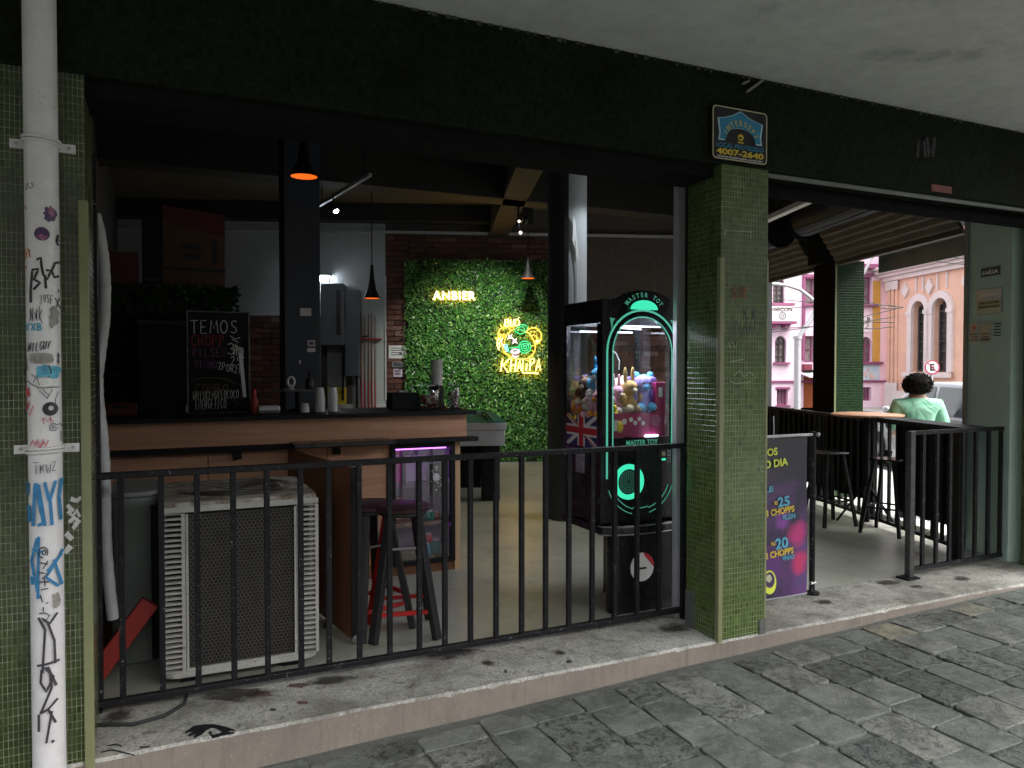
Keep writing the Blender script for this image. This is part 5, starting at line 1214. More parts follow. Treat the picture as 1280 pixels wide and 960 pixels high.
o = thing('dark_carton', 'black carton beside the large cardboard carton on the shelf', 'carton', (-.02, 3.68, 2.236)); g = G(); g.box(-.07, .075, -.16, .16, 0, .60); g.build('box_body', M['black'], o, bevel=.005); g = G(); g.box(-.06, .06, -.163, -.161, .05, .07); g.build('tape', M['lamp_grey'], o)
o = thing('red_carton', 'small dark red carton at the left end of the ivy shelf', 'carton', (-.22, 3.66, 2.236)); g = G(); g.box(-.13, .10, -.15, .15, 0, .27); g.build('box_body', M['carton_red'], o, bevel=.005); g = G(); g.box(-.12, -.03, -.153, -.151, .0, .05); g.build('label_patch', M['cardboard'], o)

# ---- lit wall lamp, electrical cabinet, cue rack
c = M4B @ on_back(428, 400, .0); c = Vector((c.x, c.y, 0))
ec = thing('electrical_cabinet', 'grey stepped electrical cabinet on the wall beside the cue rack', 'cabinet', M4B @ Vector((on_back(428, 400).x, 0, on_back(428, 430).z)), -TH)
def ecp(u, v): q = on_back(u, v) ; return (q.x - on_back(428, 400).x, q.z - on_back(428, 430).z)
a, b = ecp(405, 432), ecp(433, 357); g = G(); g.box(a[0], b[0], -.32, -.002, a[1], b[1]); g.build('left_box', M['cabinet_paint'], ec, bevel=.01)
a, b = ecp(433.5, 470), ecp(451, 364); g = G(); g.box(a[0], b[0], -.22, -.002, a[1], b[1]); g.build('right_box', M['cabinet_paint'], ec, bevel=.01)
a, b = ecp(410, 495), ecp(432, 432.5); g = G(); g.box(a[0], b[0], -.10, -.002, a[1], b[1]); g.build('lower_box', M['ac_grey'], ec, bevel=.01)
a, b = ecp(424, 420), ecp(429, 365); g = G(); g.box(a[0], b[0], -.335, -.322, a[1], b[1]); g.build('door_strip', M['lamp_grey'], ec)
g = G(); g.tube([(ecp(433, 380)[0], -.24, ecp(433, 380)[1]), (ecp(431, 420)[0], -.25, ecp(431, 420)[1]), (ecp(430, 500)[0], -.14, ecp(430, 500)[1])], .016, 6); g.build('conduit', M['black'], ec, smooth=50)
a, b = ecp(411, 505), ecp(434, 484); g = G(); g.box(a[0], b[0], -.135, -.102, a[1], b[1]); g.build('yellow_packet', M['yellow_print'], ec, bevel=.006)
lettering('B.S.A', M['ink'], ec, ((a[0]+b[0])/2, -.137, b[1] - .07), (R_(90), 0, 0), width=.2, height=.07)
wl_ = thing('wall_lamp', 'bright white wall lamp above the electrical cabinet', 'lamp', M4B @ Vector((on_back(404, 349).x, -.04, on_back(404, 349).z)), -TH)
g = G(); g.box(-.09, .09, 0, .035, -.04, .04); g.box(-.12, .12, -.11, .034, .041, .055); g.build('housing', M['white_plastic'], wl_, bevel=.006); g = G(); g.box(-.08, .08, -.05, -.001, -.03, .03); g.build('diffuser', M['bulb_white'], wl_, bevel=.008)  # top plate is added to keep the lamp's light off the ceiling
cr = thing('cue_rack', 'dark wooden cue rack holding five cues against the grey wall', 'cue rack', M4B @ Vector((on_back(462, 450).x, -.03, 0)), -TH)
zt, zb = on_back(462, 424).z, on_back(462, 510).z; g = G(); g.box(-.14, .19, -.07, .028, zt - .012, zt + .012); g.build('top_bar', M['redwood'], cr); g = G(); g.box(-.17, .19, -.09, .028, zb - .03, zb); g.build('base_bar', M['partition'], cr)
g = G(); g.beam((-.19, -.03, zb), (-.19, -.03, on_back(437, 428).z), .03, .03); g.tube([(-.19, -.03, on_back(437, 428).z), (-.12, -.03, zt + .03), (.0, -.03, zt + .05)], .012, 6); g.build('frame_post', M['black'], cr)
for i, (px, py) in enumerate(((452, 392), (456, 396), (461, 393), (465, 392), (469, 395))):
    q = on_back(px, py); o = thing('pool_cue', 'dark pool cue, %s of five in the rack' % ('first', 'second', 'third', 'fourth', 'last')[i], 'cue', M4B @ Vector((q.x, -.075, zb)), -TH, 'pool cues in the rack')
    g = G(); g.taper((0, 0, 0), (0, 0, .42), .014, .012, 8); g.build('butt', M['redwood'], o, smooth=50); g = G(); g.taper((0, 0, .42), (0, 0, q.z - zb), .012, .006, 8); g.build('shaft', M['partition'], o, smooth=50)
# ---- pool table
p = PD(631, 532, 8.5); pt_ = thing('pool_table', 'grey white pool table with bright green felt behind the counter end', 'pool table', (p.x, p.y, FL), R_(-19.4))
g = G(); g.box(-1.3, 0, 0, 2.0, .62, .80); g.build('apron', M['pool_white'], pt_, bevel=.008)
g = G(); g.box(-1.32, .02, -.02, .11, .80, .878); g.box(-1.32, .02, 1.89, 2.02, .80, .878); g.box(-1.32, -1.19, .11, 1.89, .80, .878); g.box(-.11, .02, .11, 1.89, .80, .878); g.build('rail', M['pool_white'], pt_, bevel=.008); g = G(); g.box(-1.31, .012, -.012, .11, .8785, .888); g.box(-1.31, .012, 1.89, 2.012, .8785, .888); g.box(-1.31, -1.19, .11, 1.89, .8785, .888); g.box(-.11, .012, .11, 1.89, .8785, .888); g.build('rail_cloth', M['felt'], pt_)
g = G(); g.box(-1.19, -.11, .11, 1.89, .80, .852); g.build('felt_bed', M['felt'], pt_)
g = G(); g.box(-1.19, -.11, .112, .15, .853, .875); g.box(-.15, -.112, .15, 1.85, .853, .875); g.build('cushion', M['felt'], pt_)
for (x, y) in ((-1.15, .15), (-.15, .15), (-1.15, 1.85), (-.15, 1.85)): g = G(); g.box(x - .10, x + .10, y - .10, y + .10, 0, .618); g.build('leg', M['black'], pt_, bevel=.01)
g = G(); g.box(-1.2, -.25, .25, 1.75, .12, .60); g.build('ball_return_box', M['black'], pt_, bevel=.01)

# ---- lamps
def pendant(px, py, dist, wpx, hpx, top, label, mshade):
    p = PD(px, py, dist); r = wpx * dist / FPX / 2; h = hpx * dist / FPX
    o = thing('pendant_lamp', label, 'pendant lamp', p, 0, 'pendant lamps with lit orange insides')
    prof = [(r, 0), (r * .95, h * .05), (r * .52, h * .30), (r * .30, h * .70), (r * .20, h), (r * .17, h * 1.10), (0.001, h * 1.10)]
    g = G(); n = 26
    g.lathe(prof, n=n); g.f = [f for f in g.f if not (len(f) == n and f[0] == n - 1)]; g.build('shade', M[mshade], o, smooth=45)
    g = G(); g.lathe([(r * .975, .002), (r * .88, h * .05), (r * .42, h * .28), (.001, h * .5)], n=n); g.f = g.f[:-1] if False else [f for f in g.f if not (len(f) == n and f[0] == n - 1)]; g.build('lit_inside', M['orange_in'], o, smooth=45)
    g = G(); g.tube([(0, 0, h * 1.1), (0, 0, top - p.z)], .006, 6); g.build('cord', M['black'], o)
    return o
pendant(380, 221, 6.3, 33, 58, 4.05, 'pendant lamp with wide glowing orange mouth, nearest one, over the counter', 'lamp_black')
pendant(465, 373, 9.3, 20, 38, 4.05, 'black cone pendant lamp on a long cord before the cue rack', 'lamp_black')
pendant(660, 348, 11.0, 17, 27, 4.05, 'small grey pendant lamp hanging in front of the plant wall', 'lamp_grey')
def track_spot(px, py, dist, label, aim, power, col, size, blend=.6):
    p = PD(px, py, dist); o = thing('track_spotlight', label, 'spotlight', p, 0, 'small white spotlights under the ceiling')
    d = (Vector(aim) - p).normalized()
    g = G(); g.taper(-d * .10, d * .0, .030, .042, 14); g.build('can', M['lamp_black'], o, smooth=40)
    g = G(); g.taper(d * .001, d * .006, .026, .026, 14); g.build('lens', M['bulb_white'], o)
    g = G(); g.tube([-d * .06, -d * .06 + Vector((0, 0, .14))], .008, 6); g.build('stem', M['lamp_black'], o)
    l = bpy.data.lights.new('spotlight_beam', 'SPOT'); l.energy = power * .20; l.color = col; l.spot_size = R_(size); l.spot_blend = blend; l.shadow_soft_size = .04
    lo = bpy.data.objects.new('spotlight_beam', l); COL.objects.link(lo); lo.location = p + d * .03; lo.rotation_euler = (-d).to_track_quat('Z', 'Y').to_euler()
    return p
pwc = M4B @ on_back(600, 430); wcol = (.88, .93, 1)
s1 = track_spot(397, 277, 9.0, 'left spotlight of the pair on the ceiling track by the column', M4B @ on_back(440, 430), 14, wcol, 70)
s2 = track_spot(420, 264, 8.1, 'right spotlight of the pair on the ceiling track by the column', PZ(652, 660, FL), 75, (1, .80, .42), 52)
s3 = track_spot(655, 279, 9.6, 'spotlight glaring in the cluster above the plant wall', M4B @ on_back(595, 445), 520, (.95, .97, .88), 64, 1.0)
s4 = track_spot(838, 216, 7.0, 'lone spotlight glaring beside the shutter guide top', rcx + Vector((0, 0, 2.2)), 42, (.85, .92, 1), 70)
a, b = PD(397, 271, 9.0), PD(463, 231, 7.5); b.z = a.z
tr = thing('lamp_track', 'pale ceiling track carrying the left pair of spotlights', 'track', a + Vector((0, 0, .12))); q = b - a; g = G(); g.beam((0, 0, 0), q, .035, .03); g.build('track_profile', M['guide'], tr)
g = G()
for t in (.1, .9): g.tube([q * t, q * t + Vector((0, 0, 4.05 - a.z - .12))], .006, 6)
g.build('hanger', M['black'], tr)
p = PD(648, 281, 9.6); o = thing('lamp_bar', 'short dark bar of extra lamps left of the glaring spotlight', 'lamp', p); g = G(); g.tube([(0, 0, .30), (0, 0, -.05), (.04, .0, -.12)], .014, 6); g.build('stem', M['lamp_black'], o); g = G(); g.ball((0, -.02, .04), .016); g.build('bulb', M['neon_white'], o); g = G(); g.ball((.02, -.02, -.10), .020); g.build('bulb', M['neon_white'], o)

# ---- claw machine
CMX, CMY = 2.685, .60
cm = thing('claw_machine', 'black claw machine with mint lit arch and plush toys beside the pillar', 'claw machine', (CMX, CMY, FL))
hw = .285; D = .47
g = G(); g.plate(rr_plan(-.205, .255, .0, .11, .04), 0, .50); g.build('lower_base', M['black_gloss'], cm, bevel=.006, smooth=40); g = G(); g.plate(rr_plan(.0, .255, .112, D, .03), 0, .499); g.build('rear_base', M['black_gloss'], cm, smooth=40)
def bulge(w, y0, y1, r=.10, n=10, bow=.07):
    p = [(w * math.cos(R_(180 + 180 * i / n)), y0 - bow * math.sin(math.pi * i / n) * 1.0) for i in range(n + 1)]
    return p + [(w, y1), (-w, y1)]
g = G(); g.plate(bulge(.305, .02, D + .01, bow=.10), .50, .545); g.build('front_ledge', M['black_gloss'], cm, bevel=.006)
g = G(); g.tube([(x * 1.003, y - .001, .548) for x, y in bulge(.303, .02, D, bow=.10)[:11]], .004, 6); g.tube([(x * 1.003, y - .001, .498) for x, y in bulge(.303, .02, D, bow=.10)[:11]], .004, 6); g.build('ledge_trim', M['steel'], cm)
g = G(); g.box(-hw, hw, .02, D, .547, 1.0); g.build('control_body', M['black_gloss'], cm, bevel=.008)
# arch geometry
AR, AZ = .255, 1.585
def archp(r, n=20): return [(r * math.cos(R_(180 - 180 * i / n)), AZ + r * math.sin(R_(180 - 180 * i / n))) for i in range(n + 1)]
# front plate with arched opening: side posts + crown
g = G(); ri = .218
ap = archp(ri); outer = [(-hw, 1.0), (-hw, 1.90), (hw, 1.90), (hw, 1.0)]
for s in (-1, 1): g.box(min(s*hw, s*ri), max(s*hw, s*ri), 0, .03, 1.0, AZ)
for i in range(len(ap) - 1):
    (xa, za), (xb, zb_) = ap[i], ap[i+1]; g.add([(xa, 0, za), (xb, 0, zb_), (xb, 0, 1.90), (xa, 0, 1.90), (xa, .03, za), (xb, .03, zb_), (xb, .03, 1.90), (xa, .03, 1.90)], [(0, 1, 2, 3), (7, 6, 5, 4), (0, 4, 5, 1), (3, 2, 6, 7)])
for s in (-1, 1): g.box(min(s*hw, s*ri), max(s*hw, s*ri), 0, .03, AZ, 1.90)
g.build('front_frame', M['black_gloss'], cm)
g = G(); g.box(-ri, ri, .004, .03, 1.0, 1.065); g.build('lower_sill', M['black_gloss'], cm)
g = G(); g.prism([(-.20, 1.86), (.20, 1.86)] + [(.27 * math.cos(R_(a)), 1.80 + .16 * math.sin(R_(a))) for a in range(32, 149, 8)], -.012, .03); g.build('header_dome', M['black_gloss'], cm)
g = G(); g.tube([(-AR, -.004, .83)] + [(-AR, -.004, 1.0)] + [(x, -.004, z) for x, z in archp(AR)] + [(AR, -.004, 1.0), (AR, -.004, .83)], .0065, 6); g.tube([(-ri + .004, -.003, 1.01)] + [(x * .985, -.003, AZ + (z - AZ) * .985) for x, z in archp(ri)] + [(ri - .004, -.003, 1.01)], .0038, 6); g.build('arch_light', M['mint_line'], cm, smooth=60)
g = G(); g.prism([(.098, 1.843)] + [(.098 * math.cos(R_(a)), 1.845 + .055 * math.sin(R_(a))) for a in range(10, 171, 10)] + [(-.098, 1.843)], -.016, -.0125); g.build('half_moon_light', M['mint_glow'], cm)
arc_lettering('MASTER TOY', M['mint_dim'], cm, 0, 1.80, -.0135, .155, 148, 32, .033, fit=.8, ell=.85)
for s in (-1, 1): g = G(); g.prism([(s*.235, 1.79), (s*.20, 1.785), (s*.215, 1.765), (s*.222, 1.72)] if s > 0 else [(s*.222, 1.72), (s*.215, 1.765), (s*.20, 1.785), (s*.235, 1.79)], -.004, -.0005); g.build('arrow_light', M['mint_dim'], cm)
lettering('MASTER TOY', M['mint_dim'], cm, (.0, .002, 1.037), (R_(90), 0, 0), width=.23, height=.034, bold=.02)
g = G(); g.box(-ri, ri, .014, .018, 1.066, AZ)
for i in range(len(ap) - 1):
    (xa, za), (xb, zb_) = ap[i], ap[i+1]; g.add([(xa, .014, AZ), (xb, .014, AZ), (xb, .014, zb_), (xa, .014, za)], [(0, 1, 2, 3)])
g.build('front_glass', M['glass'], cm)
# body shell: top, posts, bottom, glass sides and back
g = G(); g.box(-hw, hw, .031, D, 1.842, 1.90); g.build('top_box', M['black_gloss'], cm, bevel=.006)
for s in (-1, 1): g = G(); g.box(min(s*hw, s*(hw-.012)), max(s*hw, s*(hw-.012)), .031, D, 1.76, 1.841); g.build('side_header', M['black_gloss'], cm)
g = G(); g.box(-hw + .013, hw - .013, D - .014, D, 1.76, 1.841); g.build('rear_header', M['black_gloss'], cm)
g = G()
for (x, y) in ((-hw + .015, D - .015), (hw - .015, D - .015), (-hw + .015, .05), (hw - .015, .05)): g.box(x - .0145, x + .0145, y - .015, y + .015, 1.002, 1.758)
g.build('corner_post', M['black_gloss'], cm)
g = G(); g.box(-hw + .005, -hw + .009, .066, D - .031, 1.003, 1.757); g.build('side_glass', M['glass'], cm); g = G(); g.box(hw - .009, hw - .005, .066, D - .031, 1.003, 1.757); g.build('side_glass', M['glass'], cm)
g = G(); g.box(-hw + .031, hw - .031, D - .012, D - .008, 1.003, 1.757); g.build('back_glass', M['glass'], cm)
g = G(); g.box(-hw + .035, hw - .035, .04, D - .035, 1.002, 1.05); g.build('toy_floor', M['magenta'], cm)
g = G(); g.box(-.20, .20, .08, .40, 1.834, 1.840); g.build('added_toy_light', glow('added_toy_glow', (.80, .86, 1), 24), cm); g = G(); g.box(-.18, .20, .06, .068, 1.742, 1.749); g.box(-.20, .20, D - .06, D - .052, 1.722, 1.729); g.beam((-.19, .08, 1.738), (.19, .30, 1.742), .007, .007); g.build('led_tube', M['led_strip'], cm)  # the wide top panel is an added emitter that brightens the toys
# union flag panel low on the left side
def flag_side(g, pts, k): g.add([(-hw + .003 - k * .0005, y, z) for y, z in pts], [tuple(range(len(pts)))])
fy0, fy1, fz0, fz1 = .068, D - .033, 1.004, 1.20; fc = ((fy0+fy1)/2, (fz0+fz1)/2)
g = G(); flag_side(g, [(fy0, fz0), (fy0, fz1), (fy1, fz1), (fy1, fz0)], 0); f0 = g.build('flag_panel', M['flag_blue'], cm)
g = G(); dz = .018
flag_side(g, [(fy0, fz0), (fy0, fz0 + dz), (fy1 - dz * 1.5, fz1), (fy1, fz1), (fy1, fz1 - dz), (fy0 + dz * 1.5, fz0)], 1); flag_side(g, [(fy0, fz1 - dz), (fy0, fz1), (fy0 + dz * 1.5, fz1), (fy1, fz0 + dz), (fy1, fz0), (fy1 - dz * 1.5, fz0)], 2)
flag_side(g, [(fy0, fc[1] - .034), (fy0, fc[1] + .034), (fy1, fc[1] + .034), (fy1, fc[1] - .034)], 3); flag_side(g, [(fc[0] - .045, fz0), (fc[0] - .045, fz1), (fc[0] + .045, fz1), (fc[0] + .045, fz0)], 4); g.build('flag_white', M['white_plastic'], cm)
g = G(); flag_side(g, [(fy0, fc[1] - .020), (fy0, fc[1] + .020), (fy1, fc[1] + .020), (fy1, fc[1] - .020)], 5); flag_side(g, [(fc[0] - .028, fz0), (fc[0] - .028, fz1), (fc[0] + .028, fz1), (fc[0] + .028, fz0)], 6)
flag_side(g, [(fy0, fz0), (fy0, fz0 + .008), (fc[0] - .045, fc[1] - .028), (fc[0] - .030, fc[1] - .034)], 7); flag_side(g, [(fy1, fz1), (fy1, fz1 - .008), (fc[0] + .045, fc[1] + .028), (fc[0] + .030, fc[1] + .034)], 7); g.build('flag_red', M['flag_red'], cm)
# magenta prize boards with round badges
g = G(); g.box(-ri + .005, ri - .005, .036, .040, 1.07, 1.215); g.build('prize_board', M['pink_print'], cm)
g = G(); g.box(.13, .205, .045, .085, 1.20, 1.40); g.build('prize_box', M['pink_print'], cm, bevel=.003)
g = G(); g.box(.150, .178, .0425, .0445, 1.31, 1.37); g.prism([(x, z) for x, z in circ(-.11, 1.165, .018, .018, 0, 360, 14)[:-1]], .032, .0355)
for (x, z) in ((-.06, 1.175), (-.03, 1.155), (0, 1.178), (.028, 1.152)): g.prism(circ(x, z, .014, .014, 0, 360, 12)[:-1], .032, .0355)
g.prism([(-.185, 1.11), (-.15, 1.11), (-.15, 1.175), (-.185, 1.175)], .033, .0355); g.build('badge', M['white_plastic'], cm)
g = G(); g.prism(circ(.12, 1.165, .040, .036, 0, 360, 18)[:-1], .032, .0355); g.build('badge', M['sticker_pink'], cm)
g = G(); g.box(.04, .13, .020, .034, 1.068, 1.078); g.build('chute_light', M['led_strip'], cm, label='short bright light low behind the glass')
# claw
g = G(); g.box(-.19, -.13, .12, .2, 1.66, 1.735); g.taper((-.16, .16, 1.66), (-.16, .16, 1.60), .03, .026, 12); g.ball((-.16, .16, 1.585), .03); g.build('claw_motor', M['white_plastic'], cm, smooth=50)
g = G()
for k in range(3): t = R_(120 * k + 40); c_, s_ = math.cos(t), math.sin(t); g.tube([(-.16 + .02*c_, .16 + .02*s_, 1.57), (-.16 + .06*c_, .16 + .06*s_, 1.53), (-.16 + .045*c_, .16 + .045*s_, 1.47)], .005, 6)
g.build('claw_finger', M['steel'], cm, smooth=60)
g = G(); g.tube([(-.12, .16, 1.60), (-.09, .16, 1.58), (-.07, .15, 1.53), (-.075, .15, 1.48)], .004, 6); g.build('claw_cord', M['white_plastic'], cm)
# ring light, grille, control arcs, coin slot
def ring_flat(cx, cz, r0, r1, a0, a1, y, n=28):
    g = G(); vs = []; 
    for i in range(n + 1): t = R_(a0 + (a1 - a0) * i / n); vs += [(cx + r0*math.cos(t), y, cz + r0*math.sin(t)), (cx + r1*math.cos(t), y, cz + r1*math.sin(t)), (cx + r0*math.cos(t), y + .008, cz + r0*math.sin(t)), (cx + r1*math.cos(t), y + .008, cz + r1*math.sin(t))]
    g.add(vs, [q for i in range(n) for q in ((4*i, 4*i+1, 4*i+5, 4*i+4), (4*i+1, 4*i+3, 4*i+7, 4*i+5), (4*i+2, 4*i, 4*i+4, 4*i+6))]); return g
RX, RZ = -.088, .80
ring_flat(RX, RZ, .078, .108, 0, 360, .010).build('ring_light', M['mint_glow'], cm)
g = G(); r = random.Random(6); g.prism(circ(RX, RZ, .074, .074, 0, 360, 24)[:-1], .016, .0195); g.build('speaker_disc', M['black'], cm)
g = G()
for rr in (.02, .035, .05, .063):
    for k in range(int(rr * 420)):
        t = 2 * math.pi * k / int(rr * 420) + rr * 9; s = .0042; x_, z_ = RX + rr * math.cos(t), RZ + rr * math.sin(t); g.prism([(x_ - s, z_ - s), (x_ + s, z_ - s * .4), (x_ + s * .5, z_ + s)], .0135, .0158)
g.build('speaker_slot', M['mint_dim'], cm, kind='stuff')
g = G()
for r_ in (.215, .245):
    for a0, a1 in ((200, 255), (285, 340)): g.tube([(r_ * math.cos(R_(a0 + (a1-a0)*i/12)), .016, .84 + r_ * math.sin(R_(a0 + (a1-a0)*i/12))) for i in range(13)], .003, 5)
g.tube([(.20 * math.cos(R_(255 + 30*i/8)), .016, .835 + .20 * math.sin(R_(255 + 30*i/8))) for i in range(9)], .003, 5)
g.build('arc_light', M['mint_dim'], cm)
g = G(); g.box(.135, .180, .012, .019, .945, .972); g.build('price_label', M['plaque'], cm); g = G(); g.box(.136, .182, .012, .019, .918, .930); g.build('coin_light', M['mint_glow'], cm)
for zz in (.945, .905): g = G(); g.box(.192, .216, .010, .019, zz, zz + .032); g.build('coin_slot', M['plaque_grey'], cm); g = G(); g.box(.198, .209, .008, .0099, zz + .008, zz + .024); g.build('slot_mark', M['ink'], cm)
g = G(); g.prism(circ(.0, .275, .085, .088, 0, 360, 28)[:-1], -.004, -.0005); g.build('round_sticker', M['paper'], cm)
g = G(); g.prism([(.0 + .085 * math.cos(R_(a)), .275 + .088 * math.sin(R_(a))) for a in range(-5, 86, 10)] + [(.015, .345)], -.0055, -.0042); g.build('sticker_print', M['flag_red'], cm); g = G(); g.box(-.03, .03, -.0055, -.0042, .262, .274); g.build('sticker_print', M['ink'], cm)
g = G(); g.box(-hw - .012, -hw - .001, .20, .30, .84, .98); g.build('side_box', M['plaque_grey'], cm, bevel=.003)
# plush toys
PLUSH = {'tan': (.55, .36, .14), 'brown': (.14, .07, .04), 'lilac': (.34, .28, .72), 'sky': (.12, .48, .80), 'pink': (.72, .40, .52), 'cream': (.72, .62, .48), 'yellow': (.80, .58, .06), 'lime': (.48, .66, .22), 'orange': (.80, .30, .06), 'white': (.75, .74, .74), 'blue': (.06, .20, .55)}
for k, c in PLUSH.items(): M['plush_' + k] = plain('plush_' + k, c, .95, 0, .2, 30, .5, 220)
def plush(x, y, z, s, col, ears, rz, label, muzzle='cream', tilt=0):
    o = thing('plush_toy', label, 'plush toy', (CMX + x, CMY + y, FL + z), rz, 'plush toys in the claw machine')
    m = M['plush_' + col]
    g = G(); g.ball((0, 0, .045 * s), .045 * s, .040 * s, .052 * s, 12, 8); g.build('body', m, o, smooth=80)
    g = G(); g.ball((0, -.008 * s, .115 * s), .044 * s, .040 * s, .040 * s, 12, 8); g.build('head', m, o, smooth=80)
    for q in (-1, 1):
        g = G()
        if ears == 'round': g.ball((q * .036 * s, 0, .150 * s), .018 * s, .010 * s, .018 * s, 8, 6)
        elif ears == 'long': g.ball((q * .024 * s, 0, .180 * s), .012 * s, .008 * s, .042 * s, 8, 6)
        else: g.ball((q * .058 * s, 0, .130 * s), .026 * s, .010 * s, .020 * s, 8, 6)
        g.build('ear', m, o, smooth=80)
        g = G(); g.ball((q * .050 * s, -.02 * s, .065 * s), .018 * s, .020 * s, .030 * s, 8, 6); g.build('arm', m, o, smooth=80)
        g = G(); g.ball((q * .028 * s, -.040 * s, .018 * s), .021 * s, .028 * s, .020 * s, 8, 6); g.build('foot', M['plush_' + muzzle], o, smooth=80)
        g = G(); g.ball((q * .016 * s, -.045 * s, .122 * s), .005 * s, .004 * s, .006 * s, 6, 5); g.build('eye', M['ink'], o)
    g = G(); g.ball((0, -.044 * s, .104 * s), .018 * s, .012 * s, .013 * s, 8, 6); g.build('muzzle', M['plush_' + muzzle], o, smooth=80)
plush(-.02, .12, 1.22, 1.25, 'tan', 'long', .1, 'tan plush with tall ears sitting left of the lilac one', 'cream')
plush(.075, .13, 1.22, 1.45, 'lilac', 'wide', 0, 'big lilac plush with wide ears at the centre right of the arch', 'sky')
plush(.155, .22, 1.24, 1.35, 'sky', 'round', -.2, 'sky blue plush at the right behind the pink prize box', 'white')
plush(-.10, .14, 1.21, 1.1, 'pink', 'long', .3, 'pale pink plush low at the left edge of the arch', 'white')
plush(-.155, .22, 1.25, 1.25, 'lime', 'round', .2, 'lime green plush behind the pale pink one', 'cream')
plush(.01, .30, 1.24, 1.2, 'cream', 'round', -.1, 'cream plush at the back between tan and lilac ones', 'brown')
plush(-.07, .33, 1.22, 1.1, 'yellow', 'round', -.7, 'yellow plush at the back left behind the side glass', 'orange')
plush(-.225, .13, 1.19, 1.05, 'pink', 'round', -1.4, 'pink round eared plush against the side glass', 'orange')
plush(-.22, .21, 1.18, 1.15, 'white', 'long', -1.5, 'white long eared plush in the middle of the side glass', 'pink')
plush(-.215, .30, 1.26, 1.1, 'brown', 'round', -1.3, 'dark brown plush high in the side glass', 'cream')
plush(-.22, .36, 1.16, 1.1, 'orange', 'wide', -1.6, 'orange plush at the rear end of the side glass', 'yellow')
plush(-.19, .20, 1.32, 1.1, 'sky', 'long', -1.2, 'bright blue plush on top of the heap by the side glass', 'white')
plush(.17, .12, 1.06, 1.1, 'blue', 'round', 0, 'dark blue plush low beside the pink prize box', 'white')
plush(.09, .30, 1.06, 1.3, 'pink', 'wide', .4, 'pink plush hidden low at the back of the heap', 'cream')
for i, (x, y, z, c) in enumerate(((-.1, .28, 1.06, 'orange'), (-.0, .22, 1.06, 'white'), (-.18, .1, 1.05, 'yellow'), (-.2, .33, 1.05, 'pink'), (-.1, .18, 1.07, 'brown'), (.05, .2, 1.07, 'lime'))):
    plush(x, y, z, 1.3, c, 'round', i * .9, '%s plush buried low in the heap behind the prize board' % c, 'cream')

# ---- bar stools behind the railing
def wood_stool(loc, rz, label, redlegs):
    o = thing('bar_stool', label, 'bar stool', loc, rz, 'tall bar stools by the counter'); sh_ = .69
    g = G(); g.lathe([(.145, sh_), (.160, sh_ + .008), (.162, sh_ + .024), (.150, sh_ + .034), (.001, sh_ + .036)], n=28); g.build('seat', M['stool_seat'], o, smooth=40)
    g = G(); g.tube([(x, y, sh_ - .01) for x, y in circ(0, 0, .125, .125, 0, 360, 20)[:-1]], .011, 6, True); g.build('seat_ring', M['stool_black'], o, smooth=60)
    feet = []
    for k in range(4):
        t = R_(45 + 90 * k); c_, s_ = math.cos(t), math.sin(t); top = Vector((.105 * c_, .105 * s_, sh_ - .005)); bot = Vector((.245 * c_, .245 * s_, 0)); feet.append((top, bot))
        g = G(); g.beam(bot, top, .048, .036, (c_, s_, 0)); g.build('leg', M['stool_red'] if k in redlegs else M['stool_black'], o, bevel=.004, label='bright red leg' if k in redlegs else None)
    for k in range(4):
        f = .30 if k % 2 else .22; a_ = feet[k][1].lerp(feet[k][0], f); b_ = feet[(k+1) % 4][1].lerp(feet[(k+1) % 4][0], f); g = G(); g.beam(a_, b_, .016, .022); g.build('rung', M['stool_red'], o)
    a_ = feet[2][1].lerp(feet[2][0], .72); b_ = feet[3][1].lerp(feet[3][0], .72); g = G(); g.tube([a_, b_], .007, 6); g.build('brace', M['steel'], o)
    return o
wood_stool((1.255, .875, FL), R_(-12), 'wooden bar stool with wine seat and a bright red leg, nearest to the railing', (1, ))
p = PZ(462, 633, .80); wood_stool((p.x, p.y, FL), R_(20), 'dark bar stool behind the wine seated stool, against the counter', ())

# ================================================================== RIGHT OPENING
# banner on its railing beside the pillar
by = .42; bx0, bx1 = 3.15, PY(1008, 640, by).x; pxr = PY(1018, 640, by).x
br_ = thing('banner_stand', 'plum and pink drinks banner tied to a black rail beside the pillar', 'banner', (bx0, by, FL))
bz0, bz1 = PY(1008, 740, by).z - FL, PY(1008, 546, by).z - FL; bw = bx1 - bx0
nxs, nzs = 8, 14; vs = []; r = random.Random(1)
for j in range(nzs + 1):
    for i in range(nxs + 1): x, z = bw * i / nxs, bz0 + (bz1 - bz0) * j / nzs; vs.append((x + (.008 * math.sin(z * 5) if i == nxs else 0), -.006 + .004 * math.sin(x * 9 + z * 4), z))
g = G(); g.add(vs, [(j*(nxs+1)+i, j*(nxs+1)+i+1, (j+1)*(nxs+1)+i+1, (j+1)*(nxs+1)+i) for j in range(nzs) for i in range(nxs)]); sheet = g.build('banner_sheet', M['banner'], br_, smooth=60)
g = G(); g.box(-.01, bw + .01, -.002, .008, bz0 - .012, bz0); g.build('hem_bar', M['guide'], br_)
px_ = pxr - bx0; g = G(); g.box(-.02, px_ + .02, .004, .028, bz1 + .002, bz1 + .020); g.build('top_rail', M['steel'], br_, bevel=.003); g = G(); g.taper((px_, .016, .012), (px_, .016, bz1 + .03), .019, .019, 12); g.taper((px_, .016, 0), (px_, .016, .012), .05, .05, 14); g.build('post', M['black_worn'], br_, smooth=40); g = G(); g.taper((px_ - .02, .01, bz0 + .05), (px_ + .02, .01, bz0 + .05), .014, .014, 8); g.ball((px_ + .02, -.004, bz1 + .012), .016); g.build('clip', M['steel'], br_)
def on_ban(u, v): q = PY(u, v, by - .012) - Vector((bx0, by, FL)); return q
